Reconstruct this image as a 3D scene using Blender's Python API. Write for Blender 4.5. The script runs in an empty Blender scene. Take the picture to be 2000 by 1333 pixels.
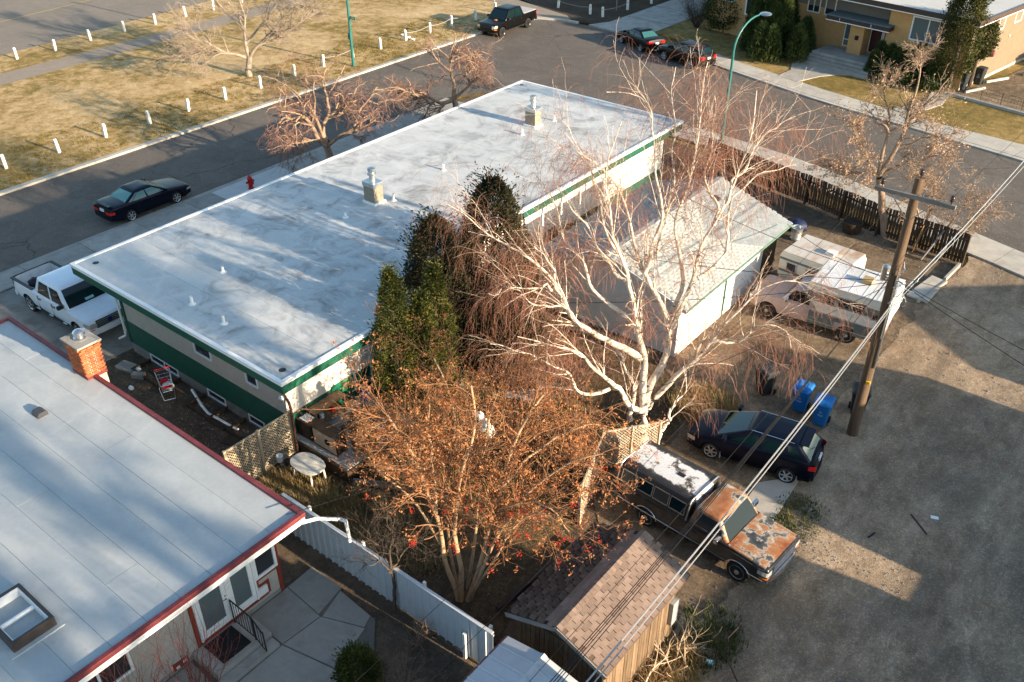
import bpy, math, random
import numpy as np
from math import sin, cos, pi, radians

random.seed(7)
RNG = np.random.default_rng(11)
SC = bpy.context.scene
COL = SC.collection

# ------------------------------------------------------------------ camera
cam_d = bpy.data.cameras.new("camera")
cam = bpy.data.objects.new("camera", cam_d)
COL.objects.link(cam)
cam_d.sensor_width = 36.0
cam_d.lens = 32.15
cam_d.clip_start = 0.2
cam_d.clip_end = 2000
cam.location = (0, 0, 21.0)
cam.rotation_euler = (radians(90 - 33.8), 0, radians(38.5))
SC.camera = cam

# ------------------------------------------------------------------ sky, sun, exposure
SUN_EL, SUN_AZ = 14.3, 4.0          # azimuth measured from +X towards +Y
world = bpy.data.worlds.new("World")
SC.world = world
world.use_nodes = True
wn = world.node_tree
for n in list(wn.nodes):
    wn.nodes.remove(n)
w_out = wn.nodes.new("ShaderNodeOutputWorld")
w_bg = wn.nodes.new("ShaderNodeBackground")
w_sky = wn.nodes.new("ShaderNodeTexSky")
w_sky.sky_type = 'NISHITA'
w_sky.sun_disc = False
w_sky.sun_elevation = radians(SUN_EL)
w_sky.sun_rotation = radians(90 - SUN_AZ)
w_bg.inputs[1].default_value = 0.104
w_tint = wn.nodes.new("ShaderNodeMix")          # white balance of the photograph
w_tint.data_type = 'RGBA'; w_tint.blend_type = 'MULTIPLY'
w_tint.inputs["Factor"].default_value = 1.0
w_tint.inputs["B"].default_value = (0.92, 1.035, 1.055, 1)
wn.links.new(w_sky.outputs[0], w_tint.inputs["A"])
wn.links.new(w_tint.outputs["Result"], w_bg.inputs[0])
wn.links.new(w_bg.outputs[0], w_out.inputs[0])

sun_d = bpy.data.lights.new("sun", 'SUN')
sun_d.energy = 4.9
sun_d.angle = radians(0.55)
sun_d.color = (1.0, 0.81, 0.58)
sun = bpy.data.objects.new("sun", sun_d)
COL.objects.link(sun)
sun.location = (60, 5, 40)
sun.rotation_euler = (radians(90 - SUN_EL), 0, radians(90 + SUN_AZ))

SC.view_settings.view_transform = 'Standard'
SC.view_settings.look = 'None'
SC.view_settings.gamma = 1.0
SC.view_settings.use_curve_mapping = False
SC.view_settings.exposure = 1.53

# ------------------------------------------------------------------ materials
MATS = {}

def new_mat(name):
    m = bpy.data.materials.new(name)
    m.use_nodes = True
    nt = m.node_tree
    b = nt.nodes["Principled BSDF"]
    return m, nt, b

def nd(nt, typ, **kw):
    n = nt.nodes.new(typ)
    for k, v in kw.items():
        setattr(n, k, v)
    return n

def ramp(nt, fac, stops):
    r = nd(nt, "ShaderNodeValToRGB")
    els = r.color_ramp.elements
    while len(els) < len(stops):
        els.new(0.5)
    for e, (p, c) in zip(els, stops):
        e.position = p
        e.color = (c[0], c[1], c[2], 1)
    nt.links.new(fac, r.inputs[0])
    return r.outputs[0]

def noise(nt, co, scale, detail=4, rough=0.6, dist=0.0):
    n = nd(nt, "ShaderNodeTexNoise")
    n.inputs["Scale"].default_value = scale
    n.inputs["Detail"].default_value = detail
    n.inputs["Roughness"].default_value = rough
    n.inputs["Distortion"].default_value = dist
    nt.links.new(co, n.inputs["Vector"])
    return n.outputs["Fac"]

def mix(nt, fac, a, b, mode='MIX'):
    m = nd(nt, "ShaderNodeMix", data_type='RGBA', blend_type=mode)
    for s, v in ((m.inputs["Factor"], fac), (m.inputs["A"], a), (m.inputs["B"], b)):
        if isinstance(v, (int, float)):
            s.default_value = v
        elif isinstance(v, tuple):
            s.default_value = (v[0], v[1], v[2], 1)
        else:
            nt.links.new(v, s)
    return m.outputs["Result"]

def coords(nt, scale=None, rotz=0.0):
    tc = nd(nt, "ShaderNodeTexCoord")
    co = tc.outputs["Object"]
    if scale or rotz:
        mp = nd(nt, "ShaderNodeMapping")
        if scale:
            mp.inputs["Scale"].default_value = scale
        mp.inputs["Rotation"].default_value = (0, 0, rotz)
        nt.links.new(co, mp.inputs["Vector"])
        co = mp.outputs["Vector"]
    return co

def bump(nt, b, h, strength=0.3, dist=0.02):
    bp = nd(nt, "ShaderNodeBump")
    bp.inputs["Strength"].default_value = strength
    bp.inputs["Distance"].default_value = dist
    nt.links.new(h, bp.inputs["Height"])
    nt.links.new(bp.outputs["Normal"], b.inputs["Normal"])

def k(c, f):
    return tuple(min(1.0, x * f) for x in c)

def pm(name, c, var=0.25, scale=3.0, rough=0.8, bmp=0.0, bscale=40.0, metal=0.0,
       objvar=0.0, stretch=None, spec=0.28, coat=0.0, dirt=None, dirt_scale=1.2, dirt_amt=0.5):
    """general painted / mineral surface: base colour with two noises, optional dirt, bump"""
    if name in MATS:
        return MATS[name]
    m, nt, b = new_mat(name)
    co = coords(nt, stretch)
    f1 = noise(nt, co, scale, 6, 0.65)
    col = ramp(nt, f1, [(0.30, k(c, 1 - var)), (0.5, c), (0.72, k(c, 1 + var * 0.8))])
    if dirt is not None:
        f2 = noise(nt, co, dirt_scale, 7, 0.7, 0.4)
        fr = ramp(nt, f2, [(0.48, (0, 0, 0)), (0.66, (dirt_amt,) * 3)])
        col = mix(nt, fr, col, dirt)
    if objvar:
        oi = nd(nt, "ShaderNodeObjectInfo")
        v = ramp(nt, oi.outputs["Random"], [(0, (1 - objvar,) * 3), (1, (1 + objvar,) * 3)])
        col = mix(nt, 1.0, col, v, 'MULTIPLY')
    nt.links.new(col, b.inputs["Base Color"])
    b.inputs["Roughness"].default_value = rough
    b.inputs["Metallic"].default_value = metal
    b.inputs["Specular IOR Level"].default_value = spec
    if coat:
        b.inputs["Coat Weight"].default_value = coat
        b.inputs["Coat Roughness"].default_value = 0.08
    if bmp:
        bump(nt, b, noise(nt, co, bscale, 5, 0.7), bmp, 0.02)
    MATS[name] = m
    return m

# ------------------------------------------------------------------ mesh building
class B:
    """collects polygons (world coordinates) and links them as ONE mesh object"""
    def __init__(s):
        s.v, s.f, s.m = [], [], []
        s.cur = 0
    def mi(s, i):
        s.cur = i
        return s
    def add(s, vs, fs):
        o = len(s.v)
        s.v += [tuple(map(float, p)) for p in vs]
        s.f += [tuple(i + o for i in f) for f in fs]
        s.m += [s.cur] * len(fs)
        return s
    def quad(s, a, b, c, d):
        return s.add([a, b, c, d], [(0, 1, 2, 3)])
    def box(s, x0, x1, y0, y1, z0, z1):
        x0, x1 = min(x0, x1), max(x0, x1); y0, y1 = min(y0, y1), max(y0, y1); z0, z1 = min(z0, z1), max(z0, z1)
        vs = [(x0, y0, z0), (x1, y0, z0), (x1, y1, z0), (x0, y1, z0), (x0, y0, z1), (x1, y0, z1), (x1, y1, z1), (x0, y1, z1)]
        return s.add(vs, [(3, 2, 1, 0), (4, 5, 6, 7), (0, 1, 5, 4), (1, 2, 6, 5), (2, 3, 7, 6), (3, 0, 4, 7)])
    def beam(s, a, b, w, h, up=(0, 0, 1)):
        """rectangular bar from a to b"""
        a, b, up = np.array(a, float), np.array(b, float), np.array(up, float)
        d = b - a; d /= np.linalg.norm(d)
        r = np.cross(d, up)
        if np.linalg.norm(r) < 1e-4:
            r = np.cross(d, (1, 0, 0))
        r /= np.linalg.norm(r); u = np.cross(r, d)
        r = r * w / 2; u = u * h / 2
        vs = [a - r - u, a + r - u, a + r + u, a - r + u, b - r - u, b + r - u, b + r + u, b - r + u]
        return s.add(vs, [(0, 1, 2, 3), (7, 6, 5, 4), (0, 4, 5, 1), (1, 5, 6, 2), (2, 6, 7, 3), (3, 7, 4, 0)])
    def prism(s, poly, z0, z1):
        n = len(poly)
        ar = sum(poly[i][0] * poly[(i + 1) % n][1] - poly[(i + 1) % n][0] * poly[i][1] for i in range(n))
        if ar < 0:
            poly = poly[::-1]
        vs = [(x, y, z0) for x, y in poly] + [(x, y, z1) for x, y in poly]
        fs = [tuple(range(n))[::-1], tuple(range(n, 2 * n))] + [(i, (i + 1) % n, n + (i + 1) % n, n + i) for i in range(n)]
        return s.add(vs, fs)
    def extrude(s, prof, p0, p1, ax, up=(0, 0, 1)):
        """profile (a, z) polygon: a along vector ax, swept from p0 to p1"""
        p0, p1, ax, up = [np.array(q, float) for q in (p0, p1, ax, up)]
        n = len(prof)
        vs = [p0 + ax * a + up * z for a, z in prof] + [p1 + ax * a + up * z for a, z in prof]
        fs = [tuple(range(n))[::-1], tuple(range(n, 2 * n))] + [(i, (i + 1) % n, n + (i + 1) % n, n + i) for i in range(n)]
        return s.add(vs, fs)
    def tube(s, pts, r, n=8, caps=True):
        pts = [np.array(p, float) for p in pts]
        if not hasattr(r, '__len__'):
            r = [r] * len(pts)
        vs, fs = [], []
        prev = None
        for i, p in enumerate(pts):
            d = pts[min(i + 1, len(pts) - 1)] - pts[max(i - 1, 0)]
            d = d / (np.linalg.norm(d) + 1e-9)
            if prev is None:
                a = np.cross(d, (0, 0, 1.0))
                if np.linalg.norm(a) < 1e-3:
                    a = np.array((1.0, 0, 0))
            else:
                a = prev - d * np.dot(prev, d)
            a /= np.linalg.norm(a) + 1e-9
            prev = a
            b = np.cross(d, a)
            for j in range(n):
                t = 2 * pi * j / n
                vs.append(p + (a * cos(t) + b * sin(t)) * r[i])
        for i in range(len(pts) - 1):
            for j in range(n):
                q = (j + 1) % n
                fs.append((i * n + j, i * n + q, (i + 1) * n + q, (i + 1) * n + j))
        if caps:
            fs.append(tuple(range(n))[::-1])
            fs.append(tuple(range((len(pts) - 1) * n, len(pts) * n)))
        return s.add(vs, fs)
    def lathe(s, c, prof, n=16, axis='z'):
        """profile of (radius, height) turned about an axis through c"""
        vs, fs = [], []
        for r, h in prof:
            for j in range(n):
                t = 2 * pi * j / n
                q = (r * cos(t), r * sin(t), h)
                if axis == 'y':
                    q = (r * cos(t), h, -r * sin(t))
                elif axis == 'x':
                    q = (h, r * cos(t), r * sin(t))
                vs.append((c[0] + q[0], c[1] + q[1], c[2] + q[2]))
        for i in range(len(prof) - 1):
            for j in range(n):
                w = (j + 1) % n
                fs.append((i * n + j, i * n + w, (i + 1) * n + w, (i + 1) * n + j))
        fs.append(tuple(range(n))[::-1])
        fs.append(tuple(range((len(prof) - 1) * n, len(prof) * n)))
        return s.add(vs, fs)
    def ball(s, c, rx, ry, rz, n=10, m=6, jit=0.0, seed=1):
        rg = random.Random(seed)
        vs, fs = [(c[0], c[1], c[2] - rz)], []
        for i in range(1, m):
            ph = -pi / 2 + pi * i / m
            for j in range(n):
                t = 2 * pi * j / n
                kk = 1 + rg.uniform(-jit, jit)
                vs.append((c[0] + rx * cos(ph) * cos(t) * kk, c[1] + ry * cos(ph) * sin(t) * kk, c[2] + rz * sin(ph) * kk))
        vs.append((c[0], c[1], c[2] + rz))
        for j in range(n):
            fs.append((0, 1 + (j + 1) % n, 1 + j))
            for i in range(m - 2):
                a = 1 + i * n
                fs.append((a + j, a + (j + 1) % n, a + n + (j + 1) % n, a + n + j))
            fs.append((len(vs) - 1, 1 + (m - 2) * n + j, 1 + (m - 2) * n + (j + 1) % n))
        return s.add(vs, fs)
    def xf(s, R, t=(0, 0, 0)):
        """rotate all by angle R about z, then move"""
        c, sn = cos(R), sin(R)
        s.v = [(x * c - y * sn + t[0], x * sn + y * c + t[1], z + t[2]) for x, y, z in s.v]
        return s
    def build(s, name, mats, parent=None, smooth=0.0, bevel=0.0, kind=None, local=False):
        me = bpy.data.meshes.new(name)
        off = np.zeros(3)
        if parent is not None and not local:
            off = root_loc(parent)
        vs = [(a - off[0], b - off[1], c - off[2]) for a, b, c in s.v]
        me.from_pydata(vs, [], s.f)
        if not isinstance(mats, (list, tuple)):
            mats = [mats]
        for m in mats:
            me.materials.append(m)
        if len(mats) > 1:
            me.polygons.foreach_set("material_index", s.m)
        if smooth:
            me.polygons.foreach_set("use_smooth", [True] * len(me.polygons))
            me.set_sharp_from_angle(angle=radians(smooth))
        me.update()
        o = link(name, me, parent)
        if bevel:
            bv = o.modifiers.new("bevel", 'BEVEL')
            bv.width = bevel; bv.segments = 2; bv.limit_method = 'ANGLE'; bv.angle_limit = radians(40)
        if kind:
            o["kind"] = kind
        return o

def root_loc(o):
    p = np.zeros(3)
    while o is not None:
        p += np.array(o.location)
        o = o.parent
    return p

def link(name, data, parent=None):
    o = bpy.data.objects.new(name, data)
    COL.objects.link(o)
    if parent is not None:
        o.parent = parent
    return o

def tag(o, label=None, cat=None, group=None, kind=None):
    if label: o["label"] = label
    if cat: o["category"] = cat
    if group: o["group"] = group
    if kind: o["kind"] = kind
    return o

def thing(name, label, cat, loc=(0, 0, 0), rotz=0.0, group=None):
    o = bpy.data.objects.new(name, None)
    COL.objects.link(o)
    o.empty_display_size = 0.3
    o.location = loc
    o.rotation_euler = (0, 0, rotz)
    return tag(o, label, cat, group)

def dup(root, loc, rotz, label=None):
    """copy of a thing with copies of its parts and sub-parts"""
    r = root.copy(); COL.objects.link(r)
    r.location = loc; r.rotation_euler = (0, 0, rotz)
    if label: r["label"] = label
    for ch in list(root.children):
        c = ch.copy(); COL.objects.link(c); c.parent = r
        for g in ch.children:
            d = g.copy(); COL.objects.link(d); d.parent = c
    return r

def inst(name, me, parent, loc, rot=(0, 0, 0), scale=(1, 1, 1)):
    """one piece (brick, shingle, slat) sharing mesh data; loc in world coordinates"""
    o = bpy.data.objects.new(name, me)
    COL.objects.link(o)
    o.parent = parent
    o.location = np.array(loc, float) - root_loc(parent)
    o.rotation_euler = rot
    o.scale = scale
    return o

def arr_mesh(name, V, F, mat, parent=None, kind=None, smooth=False, local=False):
    """fast mesh from numpy arrays; F is (n, 3) or (n, 4)"""
    V = np.asarray(V, np.float32).reshape(-1, 3)
    if parent is not None and not local:
        V = V - root_loc(parent).astype(np.float32)
    F = np.asarray(F, np.int32)
    me = bpy.data.meshes.new(name)
    me.vertices.add(len(V)); me.vertices.foreach_set("co", V.ravel())
    n, w = F.shape
    me.loops.add(n * w); me.loops.foreach_set("vertex_index", F.ravel())
    me.polygons.add(n)
    me.polygons.foreach_set("loop_start", np.arange(0, n * w, w, dtype=np.int32))
    me.polygons.foreach_set("loop_total", np.full(n, w, np.int32))
    if smooth:
        me.polygons.foreach_set("use_smooth", np.ones(n, bool))
    me.materials.append(mat)
    me.update(calc_edges=True)
    o = link(name, me, parent)
    if kind:
        o["kind"] = kind
    return o

def text_part(name, s, size, mat, parent, loc, rot, depth=0.004):
    cu = bpy.data.curves.new(name, 'FONT')
    cu.body = s; cu.size = size; cu.extrude = depth; cu.align_x = 'CENTER'; cu.align_y = 'CENTER'
    tmp = bpy.data.objects.new(name, cu)
    COL.objects.link(tmp)
    bpy.context.view_layer.update()
    me = bpy.data.meshes.new_from_object(tmp.evaluated_get(bpy.context.evaluated_depsgraph_get()))
    bpy.data.objects.remove(tmp)
    me.materials.clear(); me.materials.append(mat)
    o = link(name, me, parent)
    o.location = loc; o.rotation_euler = rot
    return o

def cut(o, cutters):
    """boolean difference of a mesh object with closed meshes (wheel arches, a load bed)"""
    for c in cutters:
        md = o.modifiers.new("cut", 'BOOLEAN')
        md.object = c; md.operation = 'DIFFERENCE'; md.solver = 'EXACT'
        md.material_mode = 'TRANSFER'
    bpy.context.view_layer.update()
    dg = bpy.context.evaluated_depsgraph_get()
    me = bpy.data.meshes.new_from_object(o.evaluated_get(dg))
    o.modifiers.clear()
    old = o.data
    o.data = me
    bpy.data.meshes.remove(old)
    me.set_sharp_from_angle(angle=radians(38))
    for c in cutters:
        d = c.data
        bpy.data.objects.remove(c)
        bpy.data.meshes.remove(d)
# ------------------------------------------------------------------ shared materials
def glass(name, c=(0.02, 0.05, 0.055), rough=0.04):
    m, nt, b = new_mat(name)
    b.inputs["Base Color"].default_value = (*c, 1)
    b.inputs["Roughness"].default_value = rough
    b.inputs["Specular IOR Level"].default_value = 0.45
    MATS[name] = m
    return m

M_GLASS = glass("car glass", (0.004, 0.016, 0.019))
M_GLASS_PALE = glass("pale car glass", (0.035, 0.12, 0.125), 0.12)
M_PANE = glass("window pane", (0.03, 0.035, 0.04))
M_PANE_BLUE = glass("curtained window pane", (0.11, 0.14, 0.145), 0.12)
M_WHITE = pm("white painted wood", (0.74, 0.72, 0.68), 0.10, 6, 0.6, dirt=(0.36, 0.32, 0.27), dirt_scale=3.0, dirt_amt=0.6)
M_VINYL = pm("white vinyl frame", (0.80, 0.80, 0.79), 0.04, 3, 0.35)
M_GREEN = pm("dark green painted siding", (0.010, 0.085, 0.055), 0.2, 4, 0.5, dirt=(0.03, 0.10, 0.07), dirt_amt=0.4)
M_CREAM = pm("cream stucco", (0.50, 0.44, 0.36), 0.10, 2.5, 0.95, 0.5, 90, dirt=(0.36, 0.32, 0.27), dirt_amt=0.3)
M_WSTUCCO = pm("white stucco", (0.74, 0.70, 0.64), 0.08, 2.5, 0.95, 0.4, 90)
M_CONC = pm("old concrete", (0.33, 0.31, 0.28), 0.18, 1.5, 0.92, 0.25, 50, objvar=0.12, dirt=(0.22, 0.20, 0.17), dirt_amt=0.6)
M_CONC2 = pm("kerb concrete", (0.44, 0.41, 0.36), 0.15, 1.5, 0.92, 0.2, 50, objvar=0.08, dirt=(0.28, 0.25, 0.21), dirt_amt=0.5)
M_CONC_DK = pm("damp foundation concrete", (0.22, 0.21, 0.195), 0.2, 2, 0.9, 0.25, 40, dirt=(0.12, 0.11, 0.10), dirt_amt=0.7)
M_CHROME = pm("chrome", (0.75, 0.75, 0.76), 0.05, 4, 0.12, metal=1.0)
M_ALU = pm("brushed aluminium", (0.62, 0.62, 0.63), 0.1, 8, 0.35, metal=1.0)
M_GALV = pm("galvanised metal", (0.55, 0.57, 0.58), 0.12, 6, 0.35, metal=0.9)
M_RUBBER = pm("tyre rubber", (0.018, 0.018, 0.019), 0.3, 12, 0.85, 0.2, 60)
M_BLACKP = pm("black plastic", (0.02, 0.02, 0.022), 0.2, 8, 0.5)
M_UNDER = pm("dark underbody", (0.008, 0.008, 0.008), 0.2, 4, 0.95)
M_RED = pm("red lens", (0.55, 0.01, 0.012), 0.1, 30, 0.15, coat=0.6)
M_AMBER = pm("amber lens", (0.75, 0.20, 0.02), 0.1, 30, 0.15, coat=0.6)
M_LAMP = pm("clear lens", (0.55, 0.56, 0.56), 0.15, 30, 0.1, metal=0.4, coat=0.6)
M_PLATE = pm("licence plate", (0.72, 0.73, 0.76), 0.15, 30, 0.4)
M_WOOD = pm("weathered brown wood", (0.20, 0.125, 0.07), 0.35, 5, 0.75, 0.3, 30, stretch=(1, 1, 0.3), objvar=0.2)
M_WOOD_DK = pm("dark stained wood", (0.055, 0.035, 0.022), 0.35, 5, 0.7, 0.3, 30, objvar=0.25)
M_POLE = pm("utility pole wood", (0.125, 0.08, 0.05), 0.4, 6, 0.85, 0.6, 22, stretch=(1, 1, 0.08), dirt=(0.07, 0.05, 0.035), dirt_amt=0.7)
M_GREYWOOD = pm("grey weathered timber", (0.20, 0.19, 0.18), 0.3, 5, 0.85, 0.4, 30, stretch=(0.2, 1, 1))
M_TEAL = pm("teal painted steel", (0.02, 0.13, 0.125), 0.15, 5, 0.4, coat=0.2)
M_BLUEBIN = pm("blue bin plastic", (0.010, 0.145, 0.42), 0.12, 5, 0.5, dirt=(0.06, 0.14, 0.36), dirt_amt=0.35)
M_BLACKBIN = pm("black bin plastic", (0.022, 0.026, 0.028), 0.2, 5, 0.55)
M_WIRE = pm("black cable", (0.012, 0.012, 0.013), 0.1, 5, 0.6)
M_WIREA = pm("bare aluminium cable", (0.42, 0.42, 0.42), 0.1, 5, 0.4, metal=0.5)
M_MAROON = pm("maroon metal trim", (0.15, 0.03, 0.034), 0.15, 4, 0.5, dirt=(0.36, 0.09, 0.09), dirt_amt=0.4)
M_REDTRIM = pm("brick red painted trim", (0.24, 0.04, 0.022), 0.15, 4, 0.6)
M_BRICK = pm("orange brick", (0.37, 0.108, 0.042), 0.22, 9, 0.9, 0.3, 60, objvar=0.28)
M_MORTAR = pm("mortar", (0.60, 0.48, 0.37), 0.15, 9, 0.95, 0.3, 60)
M_IRON = pm("black iron", (0.013, 0.013, 0.014), 0.2, 9, 0.45)
M_TAN = pm("tan wood panel", (0.52, 0.38, 0.25), 0.15, 5, 0.7, stretch=(1, 1, 0.3))

def roof_mat(name, base, stain, streak, blotch=0.55):
    m, nt, b = new_mat(name)
    co = coords(nt)
    tc = nd(nt, "ShaderNodeTexCoord")
    geo = nd(nt, "ShaderNodeNewGeometry")
    wp = geo.outputs["Position"]
    n1 = noise(nt, wp, 0.35, 8, 0.62, 1.4)
    n2 = noise(nt, wp, 0.8, 8, 0.68, 1.0)
    n3 = noise(nt, wp, 7.0, 5, 0.7)
    c = ramp(nt, n1, [(0.35, k(base, 0.93)), (0.6, base), (0.8, k(base, 1.05))])
    f = ramp(nt, n2, [(0.47, (0, 0, 0)), (0.56, (blotch * 0.35,) * 3), (0.68, (blotch * 0.9,) * 3)])
    z0 = ramp(nt, noise(nt, wp, 0.16, 3, 0.5), [(0.36, (0.22, 0.22, 0.22)), (0.54, (1, 1, 1))])
    f = mix(nt, 1.0, f, z0, 'MULTIPLY')
    c = mix(nt, f, c, stain)
    # swirled rings where puddles dried
    v = nd(nt, "ShaderNodeTexVoronoi", feature='DISTANCE_TO_EDGE')
    v.inputs["Scale"].default_value = 0.55
    wv = nd(nt, "ShaderNodeVectorMath", operation='ADD')
    nz = nd(nt, "ShaderNodeTexNoise"); nz.inputs["Scale"].default_value = 0.9; nz.inputs["Detail"].default_value = 4
    nt.links.new(wp, nz.inputs["Vector"])
    nt.links.new(wp, wv.inputs[0]); nt.links.new(nz.outputs["Color"], wv.inputs[1])
    nt.links.new(wv.outputs[0], v.inputs["Vector"])
    rg = ramp(nt, v.outputs["Distance"], [(0.0, (0.30,) * 3), (0.06, (0.10,) * 3), (0.16, (0, 0, 0))])
    zone = ramp(nt, noise(nt, wp, 0.13, 3, 0.5), [(0.46, (0, 0, 0)), (0.60, (1, 1, 1))])
    rg = mix(nt, 1.0, rg, zone, 'MULTIPLY')
    c = mix(nt, rg, c, streak)
    g = ramp(nt, n3, [(0.3, (0.93,) * 3), (0.7, (1.04,) * 3)])
    c = mix(nt, 1.0, c, g, 'MULTIPLY')
    oi = nd(nt, "ShaderNodeObjectInfo")
    ov = ramp(nt, oi.outputs["Random"], [(0, (0.965,) * 3), (1, (1.03,) * 3)])
    c = mix(nt, 1.0, c, ov, 'MULTIPLY')
    nt.links.new(c, b.inputs["Base Color"])
    b.inputs["Roughness"].default_value = 0.6
    b.inputs["Specular IOR Level"].default_value = 0.35
    bump(nt, b, n3, 0.12, 0.01)
    MATS[name] = m
    return m

M_ROOF = roof_mat("white roof membrane", (0.53, 0.54, 0.535), (0.175, 0.168, 0.165), (0.74, 0.73, 0.71), 1.0)
M_ROOF2 = roof_mat("grey cap sheet roofing", (0.40, 0.425, 0.435), (0.34, 0.355, 0.36), (0.55, 0.55, 0.54), 0.4)
M_ROOF3 = roof_mat("pale distant roofing", (0.55, 0.53, 0.50), (0.40, 0.38, 0.35), (0.60, 0.58, 0.55), 0.5)

def wpos(nt):
    return nd(nt, "ShaderNodeNewGeometry").outputs["Position"]

def ground_mat(name, stops, s1=0.25, s2=2.2, s3=26.0, spots=None, bmp=0.35, rough=0.95, dist=0.6, anis=None, cracks=None, stones=None, damp=None):
    """earth, gravel, asphalt, turf: three noises over the world position"""
    m, nt, b = new_mat(name)
    wp = wpos(nt)
    if anis:
        mp = nd(nt, "ShaderNodeMapping"); mp.inputs["Scale"].default_value = anis
        nt.links.new(wp, mp.inputs["Vector"]); wq = mp.outputs["Vector"]
    else:
        wq = wp
    a = noise(nt, wq, s1, 6, 0.6, dist)
    c2 = noise(nt, wq, s2, 8, 0.75, 0.3)
    c3 = noise(nt, wp, s3, 4, 0.8)
    mx = nd(nt, "ShaderNodeMath", operation='MULTIPLY_ADD')
    mx.inputs[1].default_value = 0.55
    nt.links.new(c2, mx.inputs[0])
    m2 = nd(nt, "ShaderNodeMath", operation='MULTIPLY'); m2.inputs[1].default_value = 0.45
    nt.links.new(a, m2.inputs[0]); nt.links.new(m2.outputs[0], mx.inputs[2])
    col = ramp(nt, mx.outputs[0], stops)
    g = ramp(nt, c3, [(0.25, (0.72,) * 3), (0.5, (1.0,) * 3), (0.75, (1.30,) * 3)])
    col = mix(nt, 1.0, col, g, 'MULTIPLY')
    if damp:
        md_ = nd(nt, "ShaderNodeMapping"); md_.inputs["Scale"].default_value = (.40, .24, 1); nt.links.new(wp, md_.inputs["Vector"])
        fd = ramp(nt, noise(nt, md_.outputs[0], 0.8, 7, .66, .5), [(0.46, (0, 0, 0)), (0.60, (damp[0],) * 3)])
        col = mix(nt, fd, col, damp[1])
        mt_ = nd(nt, "ShaderNodeMapping"); mt_.inputs["Scale"].default_value = (1.5, .16, 1); nt.links.new(wp, mt_.inputs["Vector"])
        ft = ramp(nt, noise(nt, mt_.outputs[0], 1.0, 4, .6, .2), [(0.52, (0, 0, 0)), (0.68, (.32,) * 3)])
        col = mix(nt, ft, col, damp[2])
    if spots:
        v = nd(nt, "ShaderNodeTexVoronoi"); v.inputs["Scale"].default_value = spots[0]
        nt.links.new(wp, v.inputs["Vector"])
        f = ramp(nt, v.outputs["Distance"], [(0.0, (1, 1, 1)), (spots[1], (0, 0, 0))])
        vs = nd(nt, "ShaderNodeTexWhiteNoise"); nt.links.new(v.outputs["Position"], vs.inputs["Vector"])
        keep = ramp(nt, vs.outputs["Value"], [(spots[2], (0, 0, 0)), (spots[2] + 0.02, (1, 1, 1))])
        f = mix(nt, 1.0, f, keep, 'MULTIPLY')
        col = mix(nt, f, col, spots[3])
    if cracks:
        nz = nd(nt, "ShaderNodeTexNoise"); nz.inputs["Scale"].default_value = 0.7; nz.inputs["Detail"].default_value = 6
        nt.links.new(wp, nz.inputs["Vector"])
        av = nd(nt, "ShaderNodeVectorMath", operation='MULTIPLY_ADD'); av.inputs[1].default_value = (1.6, 1.6, 0)
        nt.links.new(nz.outputs["Color"], av.inputs[0]); nt.links.new(wp, av.inputs[2])
        vc = nd(nt, "ShaderNodeTexVoronoi", feature='DISTANCE_TO_EDGE'); vc.inputs["Scale"].default_value = cracks[0]
        nt.links.new(av.outputs[0], vc.inputs["Vector"])
        fc = ramp(nt, vc.outputs["Distance"], [(0.0, (0.75,) * 3), (cracks[1], (0, 0, 0))])
        mk = ramp(nt, a, [(0.45, (0, 0, 0)), (0.55, (1, 1, 1))])
        fc = mix(nt, 1.0, fc, mk, 'MULTIPLY')
        col = mix(nt, fc, col, cracks[2])
    if stones:
        for sc_, lo, hi in stones:
            vs2 = nd(nt, "ShaderNodeTexVoronoi"); vs2.inputs["Scale"].default_value = sc_
            nt.links.new(wp, vs2.inputs["Vector"])
            w2 = nd(nt, "ShaderNodeTexWhiteNoise"); nt.links.new(vs2.outputs["Position"], w2.inputs["Vector"])
            col = mix(nt, 1.0, col, ramp(nt, w2.outputs["Value"], [(0.1, (lo,) * 3), (0.75, (1.0,) * 3), (0.93, (hi,) * 3)]), 'MULTIPLY')
    nt.links.new(col, b.inputs["Base Color"])
    b.inputs["Roughness"].default_value = rough
    b.inputs["Specular IOR Level"].default_value = 0.12
    if bmp:
        hh = nd(nt, "ShaderNodeMath", operation='ADD')
        nt.links.new(c3, hh.inputs[0]); nt.links.new(c2, hh.inputs[1])
        bump(nt, b, hh.outputs[0], bmp, 0.05)
    MATS[name] = m
    return m

M_DIRT = ground_mat("bare parking dirt", [(0.34, (0.075, 0.054, 0.036)), (0.47, (0.16, 0.118, 0.08)), (0.57, (0.24, 0.18, 0.122)), (0.70, (0.34, 0.262, 0.185))],
                    0.3, 2.0, 22, (9.0, 0.10, 0.55, (0.34, 0.30, 0.25)), 0.6, stones=[(16, .88, 1.2), (6, .93, 1.08)])
M_LANE = ground_mat("gravel lane", [(0.34, (0.15, 0.107, 0.071)), (0.46, (0.265, 0.195, 0.131)), (0.55, (0.365, 0.276, 0.19)), (0.66, (0.49, 0.385, 0.276))],
                    0.28, 1.6, 24, (11.0, 0.13, 0.50, (0.42, 0.39, 0.35)), 0.6, anis=(1.1, 0.55, 1.0), stones=[(20, .89, 1.28), (3.2, .95, 1.06)], damp=(.65, (0.145, 0.112, 0.083), (0.46, 0.36, 0.255)))
M_LEAFDIRT = ground_mat("leaf littered ground", [(0.30, (0.045, 0.034, 0.026)), (0.48, (0.10, 0.075, 0.055)), (0.62, (0.17, 0.125, 0.085))],
                        0.5, 4.0, 18, (7.0, 0.22, 0.35, (0.26, 0.19, 0.12)), 0.9)
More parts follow.
